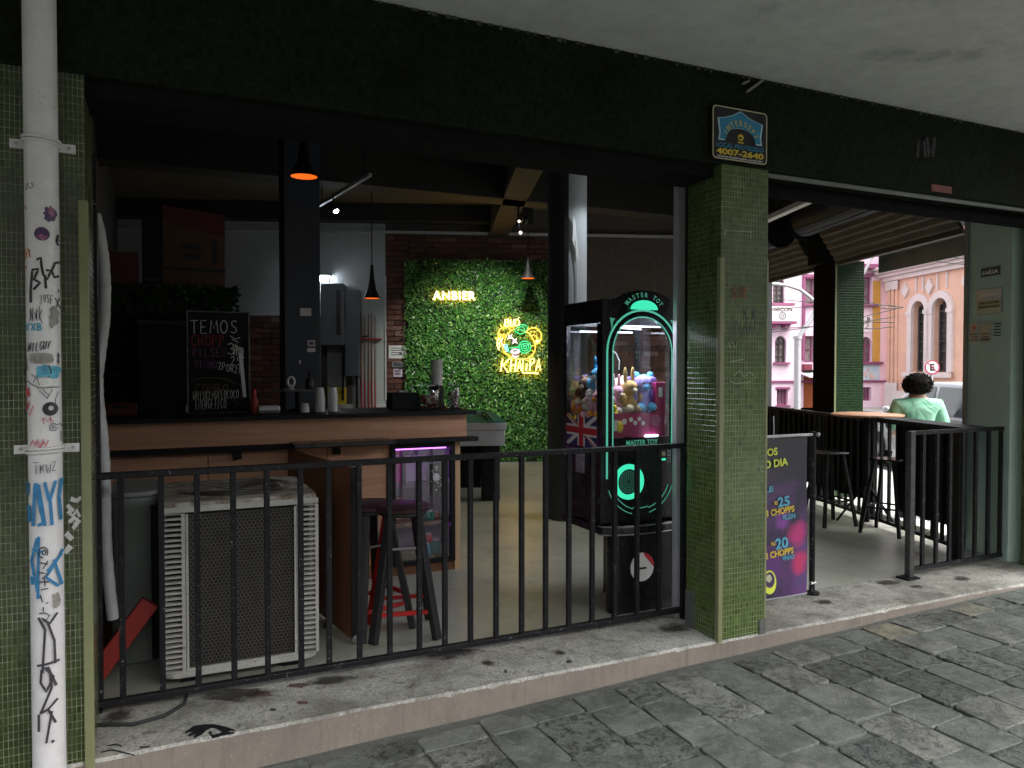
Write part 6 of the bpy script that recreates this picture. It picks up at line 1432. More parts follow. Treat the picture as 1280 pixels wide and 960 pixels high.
def btext(s, m, u0, v0, u1, v1, bold=.02, sh=0.0):
    a, b = on_ban(u0, v1), on_ban(u1, v0); o = lettering(s, M[m], br_, ((a.x+b.x)/2, -.0125, (a.z+b.z)/2), (R_(90), R_(-4), 0), width=b.x-a.x, height=b.z-a.z, bold=bold, shear=sh); return o
btext('MOS', 'lime_print', 951, 560, 972, 571, .03); btext('O DIA', 'lime_print', 955, 573, 985, 585, .03)
btext('LE', 'ink_cyan', 955, 608, 967, 616); btext('R$', 'yellow_print', 968, 626, 972, 632); btext('25', 'ink_cyan', 972, 620, 987, 634, .03); btext('3 CHOPPS', 'yellow_print', 957, 633, 993, 645, .03); btext('PILSEN', 'ink_cyan', 978, 642, 994, 650)
btext('R$', 'yellow_print', 964, 677, 969, 683); btext('20', 'ink_cyan', 969, 671, 985, 687, .03); btext('2 CHOPPS', 'yellow_print', 956, 685, 992, 698, .03); btext('VINHO', 'ink_cyan', 977, 693, 993, 701)
def flatpoly(pts, y): g = G(); q = [on_ban(*p) for p in pts]; g.add([(p.x, y, p.z) for p in q], [tuple(range(len(q)))]); return g
flatpoly([(p[0], p[1]) for p in circ(962, 728, 8.5, 15, 0, 360, 20)[:-1]], -.0122).build('logo_disc', M['lime_print'], br_); flatpoly(circ(962, 725, 6.2, 10, 0, 360, 18)[:-1], -.0132).build('logo_face', M['sticker_violet'], br_); flatpoly(circ(961, 723, 3.4, 5, 0, 360, 12)[:-1], -.0140).build('logo_mark', M['plaque'], br_)
# soft printed figure on the banner, part of the flat print itself
bm_ = M['banner']; t_ = bm_.node_tree; bsdf = t_.nodes['Principled BSDF']; colr = bsdf.inputs['Base Color'].links[0].from_socket
tc = t_.nodes.new('ShaderNodeTexCoord'); nz_ = t_.nodes.new('ShaderNodeTexNoise'); nz_.inputs['Scale'].default_value = 7; t_.links.new(tc.outputs['Object'], nz_.inputs['Vector'])
ad = t_.nodes.new('ShaderNodeVectorMath'); ad.operation = 'MULTIPLY_ADD'; t_.links.new(nz_.outputs['Color'], ad.inputs[0]); ad.inputs[1].default_value = (.12, 0, .14); t_.links.new(tc.outputs['Object'], ad.inputs[2])
for (u, v, rad, cc) in ((999, 668, .085, (.46, .03, .17)), (1001, 703, .075, (.50, .03, .13)), (980, 652, .07, (.22, .05, .30)), (985, 690, .05, (.05, .06, .20)), (965, 712, .10, (.10, .03, .16))):
    q = on_ban(u, v); ds = t_.nodes.new('ShaderNodeVectorMath'); ds.operation = 'DISTANCE'; t_.links.new(ad.outputs[0], ds.inputs[0]); ds.inputs[1].default_value = (q.x + .06, -.006, q.z + .07)
    rp_ = t_.nodes.new('ShaderNodeValToRGB'); rp_.color_ramp.elements[0].position = rad * .45; rp_.color_ramp.elements[0].color = (1, 1, 1, 1); rp_.color_ramp.elements[1].position = rad * 1.15; rp_.color_ramp.elements[1].color = (0, 0, 0, 1); t_.links.new(ds.outputs['Value'], rp_.inputs[0])
    mx_ = t_.nodes.new('ShaderNodeMix'); mx_.data_type = 'RGBA'; t_.links.new(rp_.outputs[0], mx_.inputs[0]); t_.links.new(colr, mx_.inputs[6]); mx_.inputs[7].default_value = (*cc, 1); colr = mx_.outputs[2]
t_.links.new(colr, bsdf.inputs['Base Color'])
# low gate at the right
gx0, gx1_ = PY(1138, 620, .42).x, PY(1252, 620, .42).x
gt = thing('gate', 'black chipped iron gate standing at the right of the open entrance', 'gate', (gx0, .42, FL))
gw2 = gx1_ - gx0; zt = PY(1195, 536, .42).z - FL
g = G(); g.box(-.026, .022, -.022, .022, 0.012, zt); g.build('hinge_post', plain('scraped_black_post', (.020, .020, .021), .5, 0, .5, 20, .2, c2=(.06, .06, .06)), gt, bevel=.004); g = G(); g.box(-.075, .05, -.05, .05, 0, .012); g.build('foot_plate', M['black'], gt)
g = G(); g.box(.023, gw2, -.014, .014, zt - .028, zt); g.build('top_rail', M['black_worn'], gt); g = G(); g.box(.023, gw2, -.014, .014, .05, .078); g.build('bottom_rail', M['black_worn'], gt)
for xx in (1153.5, 1170.5, 1187, 1203, 1219, 1235, 1250):
    bx = PY(xx, 620, .42).x - gx0; g = G(); g.box(-.014, .014, -.010, .010, .078, zt - .028); g.build('bar', M['black_worn'], gt, (bx, 0, 0))
# dark slatted fence along the side street, with gaps
FO = PZ(1195, 693, FL); FO = Vector((FO.x, FO.y, FL))
fe = thing('side_fence', 'black fence of vertical boards along the side street opening', 'fence', FO, -TH)
LFv = inv(fe)
def on_fence(u, v): return LFv(PP(u, v, FO, SU))
yA, yB = on_fence(1205, 560).y, on_fence(955, 545).y + .6
fzt = on_fence(1150, 530).z
g = G(); g.box(-.02, .02, yA, yB, fzt - .03, fzt); g.build('top_rail', M['black_worn'], fe); g = G(); g.box(-.018, .018, yA, yB, .05, .08); g.build('bottom_rail', M['black_worn'], fe)
yy = yA
while yy < yB: g = G(); g.box(-.012, .012, yy - .012, yy + .012, .08, fzt - .03); g.build('bar', M['black'], fe); yy += .125
gapA, gapB = (on_fence(1118, 560).y, on_fence(1096, 560).y), (on_fence(1199, 560).y, on_fence(1189.5, 560).y)
yy = yA; r = random.Random(9)
while yy < yB - .1:
    w_ = .112
    if not any(a_ - .02 < yy + w_ / 2 < b_ + .02 for a_, b_ in (gapA, gapB)):
        g = G(); g.box(.014 + r.uniform(0, .003), .026, yy + .004, yy + w_ - .004, .20 + r.uniform(-.01, .01), fzt - .035); g.build('board', M['black'], fe)
    yy += w_
# narrow bar ledge along the fence
bl0, bl1 = on_fence(1110, 529).y, on_fence(1218, 535).y
bl = thing('bar_ledge', 'narrow black bar ledge fixed above the side fence', 'ledge', FO, -TH)
g = G(); g.box(-.16, .10, bl1 - .1, bl0, fzt + .004, fzt + .030); g.build('plank', M['black_worn'], bl, bevel=.003); g = G(); g.beam((-.13, bl1, -.0), (-.13, bl1, fzt + .003), .05, .10); g.build('leg', M['black'], bl)
# pale plinth of the side opening
g = G(); g.box(-.04, .30, .58, 5.6, -.18, FL + .05); tag(g.build('side_sill', M['white_paint'], None, SIDE + SU * .03, (0, 0, -TH), bevel=.006), kind='structure')
# pillar on the side street: black inner face, green tiles towards the viewer
cpn = PP(1043, 520, SIDE, SU); sp_ = thing('side_pillar', 'pillar on the side opening, green tiled front and black painted inner face', 'pillar', (cpn.x, cpn.y, FL), -TH)
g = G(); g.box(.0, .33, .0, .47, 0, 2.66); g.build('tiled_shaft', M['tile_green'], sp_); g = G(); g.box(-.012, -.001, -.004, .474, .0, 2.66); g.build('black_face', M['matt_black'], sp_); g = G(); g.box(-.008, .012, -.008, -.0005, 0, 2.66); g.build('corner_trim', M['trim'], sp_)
bb = cpn + SU * .0; g = G(); g.box(-.10, .06, .12, .44, 2.66, 3.95); g.build('black_post', M['matt_black'], sp_)
# roller shutters
def shutter(y0, y1, label):
    o = thing('roller_shutter', label, 'roller shutter', S_(.02, 0, 0), -TH, 'half raised roller shutters on the side street')
    n = 7
    for k in range(n):
        g = G(); z0 = 2.745 + .062 * k; x0 = -.02 - .040 * k; g.add([(x0, y0, z0), (x0 - .034, y0, z0 + .020), (x0 - .046, y0, z0 + .056), (x0 - .026, y0, z0 + .058), (x0 + .012, y0, z0), (x0, y1, z0), (x0 - .034, y1, z0 + .020), (x0 - .046, y1, z0 + .056), (x0 - .026, y1, z0 + .058), (x0 + .012, y1, z0)], [(0, 1, 6, 5), (1, 2, 7, 6), (3, 4, 9, 8), (4, 0, 5, 9), (2, 3, 8, 7)]); g.build('slat', M['shutter'], o)
    g = G(); g.box(-.03, .03, y0, y1, 2.705, 2.742); g.build('bottom_bar', M['shutter'], o, bevel=.004)
    g = G(); g.taper((-.42, y0 + .02, 3.16), (-.42, y1 - .02, 3.16), .15, .15, 20); g.build('drum', M['drum'], o, smooth=40); g = G()
    for yy in (y0 + .02, y1 - .02): g = G(); g.taper((-.42, yy - .012, 3.16), (-.42, yy + .012, 3.16), .185, .185, 20); g.build('drum_flange', M['matt_black'], o, smooth=40)
    g = G()
    for t in range(5): a_ = R_(150 + 35 * t); g.beam((-.42 + .152 * math.cos(a_), y0 + .04, 3.16 + .152 * math.sin(a_)), (-.42 + .152 * math.cos(a_), y1 - .04, 3.16 + .152 * math.sin(a_)), .012, .008)
    g.build('drum_rib', M['drum'], o); return o
ps = (cpn - SIDE).dot(SV)
shutter(.60, ps - .02, 'roller shutter rolled up between right wall strip and side pillar'); shutter(ps + .49, 5.55, 'roller shutter rolled up beyond the side pillar, at the left')
# metal valance outside
a, b = PP(1202, 300, S_(.36, 0), SU), PP(1098, 322, S_(.36, 0), SU); ya, yb_ = (a - SIDE).dot(SV), (b - SIDE).dot(SV)
va = thing('metal_valance', 'grey sheet metal valance hanging outside the side opening', 'valance', S_(.36, 0, 2.60), -TH); g = G(); g.box(0, .025, ya - .3, (ya + yb_) / 2, 0, .17); g.build('sheet', M['ac_grey'], va, bevel=.003); g = G(); g.box(0, .025, (ya + yb_) / 2 + .006, yb_, 0, .17); g.build('sheet', M['ac_grey'], va, bevel=.003)
g = G(); g.box(-.002, .027, ya - .3, yb_, .172, .19); g.build('top_angle', M['guide'], va)
# pale cable tray under the ceiling with hangers
a, b = PD(955, 276, 7.6), PD(1016, 249, 6.6); b.z = a.z
ct = thing('cable_tray', 'pale cable tray with black hangers under the ceiling by the shutters', 'cable tray', a); q = b - a; d_ = q.normalized(); g = G(); g.beam(-d_ * .9, q + d_ * .3, .07, .045); g.build('tray', M['white_paint'], ct)
g = G()
for t in (.05, .38, .75): p = q * t; g.tube([p, p + Vector((-.05, 0, .12)), p + Vector((-.03, .02, .6))], .014, 6)
g.tube([-d_ * .5 + Vector((-.06, 0, .20)), q + Vector((-.06, 0, .20))], .016, 6); g.build('hanger', M['black'], ct)
# round high table and metal stools
p = PD(1084, 517, 7.25); rt = thing('high_table', 'round wooden high table on a black pedestal inside the side fence', 'table', (p.x, p.y, FL)); hz = p.z - FL
g = G(); g.lathe([(.30, hz - .022), (.318, hz - .016), (.318, hz - .004), (.305, hz), (.001, hz)], n=30); g.build('table_top', M['counter'], rt, smooth=40); g = G(); g.taper((0, 0, .03), (0, 0, hz - .023), .03, .03, 12); g.build('pedestal', M['black'], rt, smooth=40)
for k in range(4): t = R_(90 * k + 30); g = G(); g.beam((.26 * math.cos(t), .26 * math.sin(t), .012), (0, 0, .40), .03, .02); g.build('leg', M['black'], rt)
def metal_stool(px, py, dist, rz, label):
    p = PD(px, py, dist); hz = p.z - FL; o = thing('metal_stool', label, 'bar stool', (p.x, p.y, FL), rz, 'black metal stools by the side fence')
    g = G(); g.box(-.13, .13, -.12, .12, hz - .02, hz); g.build('seat', M['black_gloss'], o, bevel=.012)
    for k in range(4):
        t = R_(45 + 90 * k); g = G(); g.beam((.24 * math.cos(t), .24 * math.sin(t), 0), (.12 * math.cos(t), .12 * math.sin(t), hz - .02), .026, .026); g.build('leg', M['black'], o)
    g = G()
    for k in range(4): t, u_ = R_(45 + 90 * k), R_(135 + 90 * k); g.beam((.20 * math.cos(t), .20 * math.sin(t), .24), (.20 * math.cos(u_), .20 * math.sin(u_), .24), .014, .014)
    g.build('foot_ring', M['black'], o)
metal_stool(1110, 573, 6.9, .3, 'black metal stool with pale glinting seat by the fence gap'); metal_stool(1037, 564, 7.3, -.2, 'black metal stool beside the banner, farther left')
# white cord above the banner
a = PD(967, 520, 6.0); g = G(); g.tube([(0, 0, .0), (.004, 0, -.12), (0, 0, -.20)], .006, 6); o = tag(g.build('white_cord', M['guide'], None, a), 'short white cord hanging on the fence above the banner', 'cord')

# ================================================================== PERSON outside the fence
pp = PD(1147, 470, 7.35); hd = pp.z; px0 = Vector((pp.x, pp.y, -.015))
pe = thing('person', 'person with dark curly hair and mint shirt seen from behind beyond the fence', 'person', px0, R_(-40))
Hh = hd + .015 + .02
def skin_mesh(name, pts, edges, radii, m, parent, sub=2):
    me = bpy.data.meshes.new(name); me.from_pydata(pts, edges, []); me.materials.append(m); o = bpy.data.objects.new(name, me); COL.objects.link(o); o.parent = parent
    md = o.modifiers.new('skin', 'SKIN'); me.skin_vertices.new(name='') if not me.skin_vertices else None
    for i, r in enumerate(radii): me.skin_vertices[0].data[i].radius = (r, r) if not isinstance(r, tuple) else r
    me.skin_vertices[0].data[0].use_root = True
    s = o.modifiers.new('sub', 'SUBSURF'); s.levels = sub; s.render_levels = sub
    for p in me.polygons: p.use_smooth = True
    md.use_smooth_shade = True
    return o
k = Hh / 1.60
def K(*p): return tuple(a * k for a in p)
# local: +y is where the person looks (towards the street), x to the right
B_ = [K(0, 0, .86), K(0, 0, 1.02), K(0, .0, 1.20), K(0, -.01, 1.31), K(0, 0, 1.375), K(0, .02, 1.46), K(0, .025, 1.53),
      K(-.165, 0, 1.29), K(-.215, -.02, 1.08), K(-.20, .16, .98), K(-.17, .25, 1.00), K(.165, 0, 1.29), K(.215, -.02, 1.08), K(.20, .16, .98), K(.17, .25, 1.00),
      K(-.085, 0, .80), K(-.10, .01, .46), K(-.10, -.02, .07), K(-.105, .10, .03), K(.085, 0, .80), K(.10, .01, .46), K(.10, -.02, .07), K(.105, .10, .03)]
E_ = [(0,1),(1,2),(2,3),(3,4),(4,5),(5,6),(3,7),(7,8),(8,9),(9,10),(3,11),(11,12),(12,13),(13,14),(0,15),(15,16),(16,17),(17,18),(0,19),(19,20),(20,21),(21,22)]
RR = [.13,.115,.125,.10,.055,.085,.075,.055,.042,.034,.032,.055,.042,.034,.032,.085,.058,.042,.035,.085,.058,.042,.035]
skin_mesh('body', B_, E_, [r * k for r in RR], M['skin'], pe)
S_pts = [K(0, 0, .84), K(0, 0, 1.0), K(0, -.01, 1.18), K(0, -.015, 1.30), K(0, -.005, 1.355), K(-.17, -.005, 1.285), K(-.225, -.02, 1.13), K(-.228, .0, 1.03), K(.17, -.005, 1.285), K(.225, -.02, 1.13), K(.228, .0, 1.03)]
skin_mesh('shirt', S_pts, [(0,1),(1,2),(2,3),(3,4),(3,5),(5,6),(6,7),(3,8),(8,9),(9,10)], [(.19*k,.155*k), (.18*k,.145*k), (.178*k,.14*k), (.13*k,.10*k), .065*k, .088*k, .078*k, .074*k, .088*k, .078*k, .074*k], M['shirt'], pe)
skin_mesh('trousers', [K(0, 0, .90), K(0, 0, .82), K(-.09, 0, .74), K(-.10, .01, .46), K(-.10, -.015, .12), K(.09, 0, .74), K(.10, .01, .46), K(.10, -.015, .12)], [(0,1),(1,2),(2,3),(3,4),(1,5),(5,6),(6,7)], [.15*k, .14*k, .10*k, .075*k, .062*k, .10*k, .075*k, .062*k], M['trousers'], pe)
hc = Vector(K(0, .0, 1.495)); r = random.Random(21); g = G(); g.ball(tuple(hc), .130 * k, .120 * k, .112 * k, 18, 12)
for i in range(950):                                        # many small curls make the uneven outline
    u_ = Vector((r.gauss(0, 1), r.gauss(0, 1), r.gauss(.1, .9))).normalized()
    if u_.y > .55 and u_.z < .45: continue
    if u_.z < -.72: continue
    c_ = hc + Vector((u_.x * .135, u_.y * .122, u_.z * .112)) * k * r.uniform(.90, 1.03); t1 = u_.orthogonal().normalized(); t2 = u_.cross(t1); rr = r.uniform(.005, .011) * k; ph = r.uniform(0, 6)
    g.tube([c_ + t1 * rr * math.cos(ph + q * 1.2) + t2 * rr * math.sin(ph + q * 1.2) + u_ * (.005 * q - .010) for q in range(5)], .0032 * k, 3)
g.build('hair', M['hair'], pe, smooth=70)
g = G()
for s in (-1, 1): g.ball((s * .085 * k, .03 * k, 1.455 * k), .012 * k, .018 * k, .028 * k, 8, 6); 
g.build('ear', M['skin'], pe, smooth=60)
g = G(); g.ball((0, .105 * k, 1.465 * k), .013 * k, .020 * k, .022 * k, 8, 6); g.build('nose', M['skin'], pe, smooth=60); g = G(); g.ball((-.03 * k, .090 * k, 1.495 * k), .011 * k, .007 * k, .007 * k, 8, 6); g.ball((.03 * k, .090 * k, 1.495 * k), .011 * k, .007 * k, .007 * k, 8, 6); g.build('eye', M['paper'], pe); g = G(); g.ball((0, .098 * k, 1.425 * k), .026 * k, .008 * k, .007 * k, 8, 6); g.build('mouth', M['stool_seat'], pe)
for s in (-1, 1):                                           # hands: palm, four fingers, thumb
    w0 = Vector(K(s * .17, .25, 1.00)); d_ = Vector((-s * .25, 1, .08)).normalized(); sd = Vector((1, s * .25, 0)).normalized(); pts = [w0, w0 + d_ * .05]; ed = [(0, 1)]; rd = [.026, .032]
    for f in range(4):
        b0 = w0 + d_ * .085 + sd * (.027 - .018 * f); n0 = len(pts); ln = (.055, .065, .060, .045)[f]; pts += [b0, b0 + d_ * ln * .55 + Vector((0, 0, -.008)), b0 + d_ * ln * .85 + Vector((0, 0, -.026))]; ed += [(1, n0), (n0, n0+1), (n0+1, n0+2)]; rd += [.010, .009, .007]
    n0 = len(pts); b0 = w0 + d_ * .03 - sd * s * .03; pts += [b0, b0 + d_ * .03 - sd * s * .018, b0 + d_ * .055 - sd * s * .014]; ed += [(0, n0), (n0, n0+1), (n0+1, n0+2)]; rd += [.013, .010, .008]
    skin_mesh('hand', [tuple(p) for p in pts], ed, rd, M['skin'], pe, 1)
g = G()
for s in (-1, 1): g.ball((s * .105 * k, .05 * k, .035 * k), .045 * k, .12 * k, .035 * k, 10, 6)
g.build('shoe', M['black'], pe, smooth=60)

# ================================================================== SIDE STREET
# parked cars
def car(loc, rz, paint, label, light_side=False):
    o = thing('parked_car', label, 'car', loc, rz, 'cars parked on the side street')
    # side profile (x forward) at several widths: hatchback
    low = [(-1.95, .32), (-1.95, .62), (-1.90, .86), (-1.60, .93), (1.05, .93), (1.55, .86), (1.92, .72), (1.98, .50), (1.95, .28)]
    g = G(); secs = []
    for y, ins, zz in ((-.80, .06, .0), (-.84, .0, 0), (-.60, -.02, .02), (.60, -.02, .02), (.84, .0, 0), (.80, .06, .0)):
        secs.append([(x * (1 - ins * .5), y, max(.22, z + zz * (z > .8))) for x, z in low])
    n = len(low); vs = [p for s in secs for p in s]; fs = []
    for a_ in range(len(secs) - 1): fs += [(a_*n+i, a_*n+(i+1) % n, (a_+1)*n+(i+1) % n, (a_+1)*n+i) for i in range(n)]
    fs += [tuple(range(n - 1, -1, -1)), tuple(range((len(secs)-1)*n, len(secs)*n))]; g.add(vs, fs); g.build('body', paint, o, bevel=.04, smooth=50, seg=3)
    base = [(-1.78, .93), (-1.45, 1.36), (-1.0, 1.46), (-.1, 1.485), (.35, 1.42), (1.15, .93)]
    g = G(); secs = []
    for y, q in ((-.79, 0), (-.62, 1), (.62, 1), (.79, 0)): secs.append([(x, (y if z < 1 else math.copysign(.60 if q else .64, y)) , z - (0 if q else .02 if z > 1 else 0)) for x, z in base])
    n = len(base); vs = [p for s in secs for p in s]; fs = []
    for a_ in range(3): fs += [(a_*n+i, a_*n+i+1, (a_+1)*n+i+1, (a_+1)*n+i) for i in range(n - 1)]
    fs += [tuple(range(n - 1, -1, -1)), tuple(range(3*n, 4*n))]; g.add(vs, fs); g.build('cabin', paint, o, bevel=.03, smooth=50, seg=3)
    gm = M['car_glass_light'] if light_side else M['car_glass']
    for s in (-1, 1):
        for pts in ([(-1.50, .97), (-1.30, 1.32), (-.92, 1.395), (-.28, 1.41), (-.28, .97)], [(-.20, .97), (-.20, 1.41), (-.05, 1.41), (.32, 1.355), (.98, .97)]):
            g = G(); q = [(x, s * (.79 - (z - .93) * .30 + .012), z) for x, z in pts]; g.add(q, [tuple(range(len(q))) if s < 0 else tuple(range(len(q) - 1, -1, -1))]); g.build('side_window', gm, o)
        g = G(); g.beam((-.2, s * .845, .80), (-.06, s * .845, .80), .012, .02); g.build('door_handle', paint, o); g = G(); g.ball((.78, s * .90, 1.0), .09, .05, .06, 10, 6); g.build('wing_mirror', paint, o, smooth=50)
        g = G(); g.box(-1.955, -1.90, s * .66 - .11, s * .66 + .11, .70, .90); g.build('tail_light', M['tail_light'], o, bevel=.02); g = G(); g.box(1.86, 1.93, s * .62 - .14, s * .62 + .14, .62, .75); g.build('headlight', M['paper'], o, bevel=.02)
        for xx in (-1.22, 1.25):
            g = G(); g.taper((xx, s * .66, .30), (xx, s * .845, .30), .30, .30, 24); w_ = g.build('wheel', M['tyre'], o, smooth=40, bevel=.015); g = G(); g.taper((xx, s * .846, .30), (xx, s * .856, .30), .19, .17, 16); g.build('rim', M['steel'], w_)
    for pts in ([(-1.765, .96), (-1.475, 1.34)], [(1.10, .97), (.40, 1.39)]):
        (xa, za), (xb, zb_) = pts; off = -.016 if xa < 0 else .016; g = G(); q = [(xa + off, -.70, za), (xa + off, .70, za), (xb + off, .56, zb_), (xb + off, -.56, zb_)]; g.add(q, [(0, 1, 2, 3) if xa > 0 else (3, 2, 1, 0)]); g.build('windscreen' if xa > 0 else 'rear_window', gm, o)
    return o
pc = S_(4.0, 1.5, -.13); cw1 = car((pc.x, pc.y, -.13), R_(90) - TH, M['car_white'], 'white hatchback parked right behind the person', True); cw1.scale = (1.2, 1, .97)
pc = S_(4.15, 6.2, -.13); car((pc.x, pc.y, -.13), R_(90) - TH, M['car_silver'], 'silver grey hatchback parked ahead of the white one')
M['plum_ring'] = plain('faded_crimson', (.32, .03, .075), .5, 0, .2, 6)
# no parking sign
p = PD(1165, 459, 13.2); ns_ = thing('no_parking_sign', 'round red ringed no parking sign with struck letter E', 'sign', (p.x, p.y, -.01), R_(-28)); hz = p.z + .01; r0 = 9.3 * 13.2 / FPX
g = G(); g.taper((0, .02, 0), (0, .02, hz - .02), .026, .026, 10); g.build('post', M['pole'], ns_, smooth=50); g = G(); g.prism(circ(0, hz, r0, r0, 0, 360, 28)[:-1], -.008, 0); g.build('disc', M['paper'], ns_)
def ringp(cx, cz, ra, rb, y): gg = G(); n = 28; a_ = circ(cx, cz, ra, ra, 0, 360, n)[:-1]; b_ = circ(cx, cz, rb, rb, 0, 360, n)[:-1]; gg.add([(x, y, z) for x, z in a_] + [(x, y, z) for x, z in b_], [(i, (i+1) % n, n + (i+1) % n, n + i) for i in range(n)]); return gg
ringp(0, hz, r0 * .80, r0, -.010).build('red_ring', M['plum_ring'], ns_); lettering('E', M['ink'], ns_, (0, -.011, hz), (R_(90), 0, 0), height=r0 * .95, bold=.05); g = G(); t = R_(-45); g.add([(-r0*.6, -.0125, hz + r0*.5), (-r0*.5, -.0125, hz + r0*.6), (r0*.6, -.0125, hz - r0*.5), (r0*.5, -.0125, hz - r0*.6)], [(0, 3, 2, 1)]); g.build('slash', M['plum_ring'], ns_)

# ------------------------------------------------------------------ buildings across
def holes_wall(g, x0, x1, z0, z1, holes, y0=0, y1=.3):
    xs = sorted(set([x0, x1] + [h[0] for h in holes] + [h[1] for h in holes])); zs = sorted(set([z0, z1] + [h[2] for h in holes] + [h[3] for h in holes]))
    for i in range(len(xs) - 1):
        for j in range(len(zs) - 1):
            cx, cz = (xs[i] + xs[i+1]) / 2, (zs[j] + zs[j+1]) / 2
            if any(h[0] < cx < h[1] and h[2] < cz < h[3] for h in holes): continue
            g.box(xs[i], xs[i+1], y0, y1, zs[j], zs[j+1])
def spandrel(g, x0, x1, zs_, z1, y0, y1, n=8):
    """fill above an arch springing at zs_ inside the square-headed hole x0..x1, up to z1"""
    cx, rx, rz_ = (x0 + x1) / 2, (x1 - x0) / 2, z1 - zs_
    for i in range(n):
        a0, a1 = math.pi - math.pi * i / n, math.pi - math.pi * (i + 1) / n
        p, q = (cx + rx*math.cos(a0), zs_ + rz_*math.sin(a0)), (cx + rx*math.cos(a1), zs_ + rz_*math.sin(a1)); g.prism([p, q, (q[0], z1), (p[0], z1)], y0, y1)
def window(parent, x0, x1, z0, z1, frame, pane, arch=None, mull=(1, 3), y=.14, fw=.06):
    g = G(); f = G()
    top = z1 if arch is None else arch
    f.box(x0, x0 + fw, y, y + .06, z0, z1); f.box(x1 - fw, x1, y, y + .06, z0, z1); f.box(x0 + fw, x1 - fw, y, y + .06, z0, z0 + fw); f.box(x0 + fw, x1 - fw, y, y + .06, top - fw, top)
    for i in range(1, mull[0] + 1): xx = x0 + (x1 - x0) * i / (mull[0] + 1); f.box(xx - fw * .35, xx + fw * .35, y + .005, y + .05, z0 + fw, z1)
    for i in range(1, mull[1] + 1): zz = z0 + (top - z0) * i / (mull[1] + 1); f.box(x0 + fw, x1 - fw, y + .01, y + .045, zz - fw * .3, zz + fw * .3)
    w = f.build('window', frame, parent); p = G(); p.box(x0, x1, y + .065, y + .08, z0, z1); p.build('pane', pane, w); return w
# --- pink building facing us
M['plum_box'] = plain('dull_red_box', (.20, .03, .05), .7, 0, .4, 10)
PKD = 30.0; PK0 = PD(1000, 455, PKD); pk = thing('pink_building', 'pink corner building with plum trim, arched windows and a balcony', 'building', (PK0.x, PK0.y, -.02), -TH); LK = inv(pk)
def kp(u, v): q = LK(PP(u, v, PK0, SV)); return q.x, q.z
def krect(u0, v0, u1, v1): a, b = kp(u0, max(v0, v1)), kp(u1, min(v0, v1)); return a[0], b[0], a[1], b[1]
W1 = krect(966, 382, 981, 346); W2 = krect(968.5, 454, 983, 420); W3 = krect(971, 507, 985, 485); W4 = krect(1006, 381, 1040, 348); W5 = krect(1005, 453, 1040, 420); W6 = krect(1062, 381, 1090, 346); W7 = krect(1062, 453, 1090, 421); W8 = krect(1066, 501, 1089, 484); DR = krect(1004, 516, 1040, 470)
L_, R1 = kp(900, 400)[0], kp(1112, 400)[0]; TOP = kp(1000, 262)[1]
DR = (DR[0], DR[1], 0, DR[3]); g = G(); holes_wall(g, L_, R1, 0, TOP, [W1, W2, W3, W4, W5, W6, W7, W8, DR])
spandrel(g, W1[0], W1[1], W1[3] - .28, W1[3], .003, .297); spandrel(g, W2[0], W2[1], W2[3] - .25, W2[3], .003, .297); mid = (W7[0] + W7[1]) / 2; spandrel(g, W7[0], mid, W7[3] - .3, W7[3], .003, .297); spandrel(g, mid, W7[1], W7[3] - .3, W7[3], .003, .297); g.build('wall', M['pink_wall'], pk)
window(pk, *W1, M['window_dark'], M['pane_curtain'], W1[3] - .28, (1, 3)); window(pk, *W2, M['window_dark'], M['pane_curtain'], W2[3] - .25, (1, 2)); window(pk, *W3, M['purple_trim'], M['pane_curtain'], None, (2, 1)); window(pk, *W4, M['purple_trim'], M['pane_curtain'], None, (2, 1)); window(pk, *W5, M['purple_trim'], M['pane_curtain'], None, (2, 1)); window(pk, *W6, M['purple_trim'], M['pane_curtain'], None, (2, 2)); window(pk, *W7, M['purple_trim'], M['pane_curtain'], W7[3] - .3, (3, 1)); window(pk, *W8, M['purple_trim'], M['pane_curtain'], None, (4, 0))
def trim(u0, v0, u1, v1, m='purple_trim', d=.12, nm='trim_band', y1=-.002): a = krect(u0, v0, u1, v1); g = G(); g.box(a[0], a[1], -d, y1, a[2], a[3]); return g.build(nm, M[m], pk)
trim(940, 381.5, 992, 379, nm='window_sill'); trim(966, 455.5, 986, 453, nm='window_sill'); trim(940, 478.5, 1112, 475.5, d=.06); trim(1002, 450, 1006, 344, d=.08); trim(1003, 347, 1042, 343.5, d=.10); trim(1062, 345, 1092, 342, d=.10); trim(1060, 383.5, 1096, 380.5, nm='window_sill', d=.14); trim(1060, 455.5, 1102, 452.5, nm='window_sill', d=.14); trim(1003, 383, 1042, 380.5, nm='window_sill')
trim(969.5, 486.5, 987, 483.8, d=.05); trim(969.5, 508.5, 987, 506.5, d=.08); trim(1090, 452, 1100, 351, 'ochre_band', .05, 'ochre_strip'); trim(1076, 415, 1090, 394, 'pink_white', .04, 'pale_panel'); trim(1060, 336.5, 1099, 331.5, nm='eave', d=.35)
a = krect(955, 402.5, 988, 384); g = G(); g.box(a[0], a[1], -.45, -.002, a[2], a[3]); bal = g.build('balcony', M['stucco'], pk, bevel=.02)
for uu in (965, 979): a2 = krect(uu - 3.5, 412, uu + 3.5, 405.5); g = G(); g.prism([(a2[0], a2[3]), ((a2[0]+a2[1])/2 - .05, a2[2]), ((a2[0]+a2[1])/2 + .05, a2[2]), (a2[1], a2[3])], -.36, -.003); g.build('bracket', M['purple_trim'], pk)
a3 = krect(953, 405.3, 989, 402.7); g = G(); g.box(a3[0], a3[1], -.5, -.002, a3[2], a3[3]); g.build('balcony_ledge', M['purple_trim'], pk)
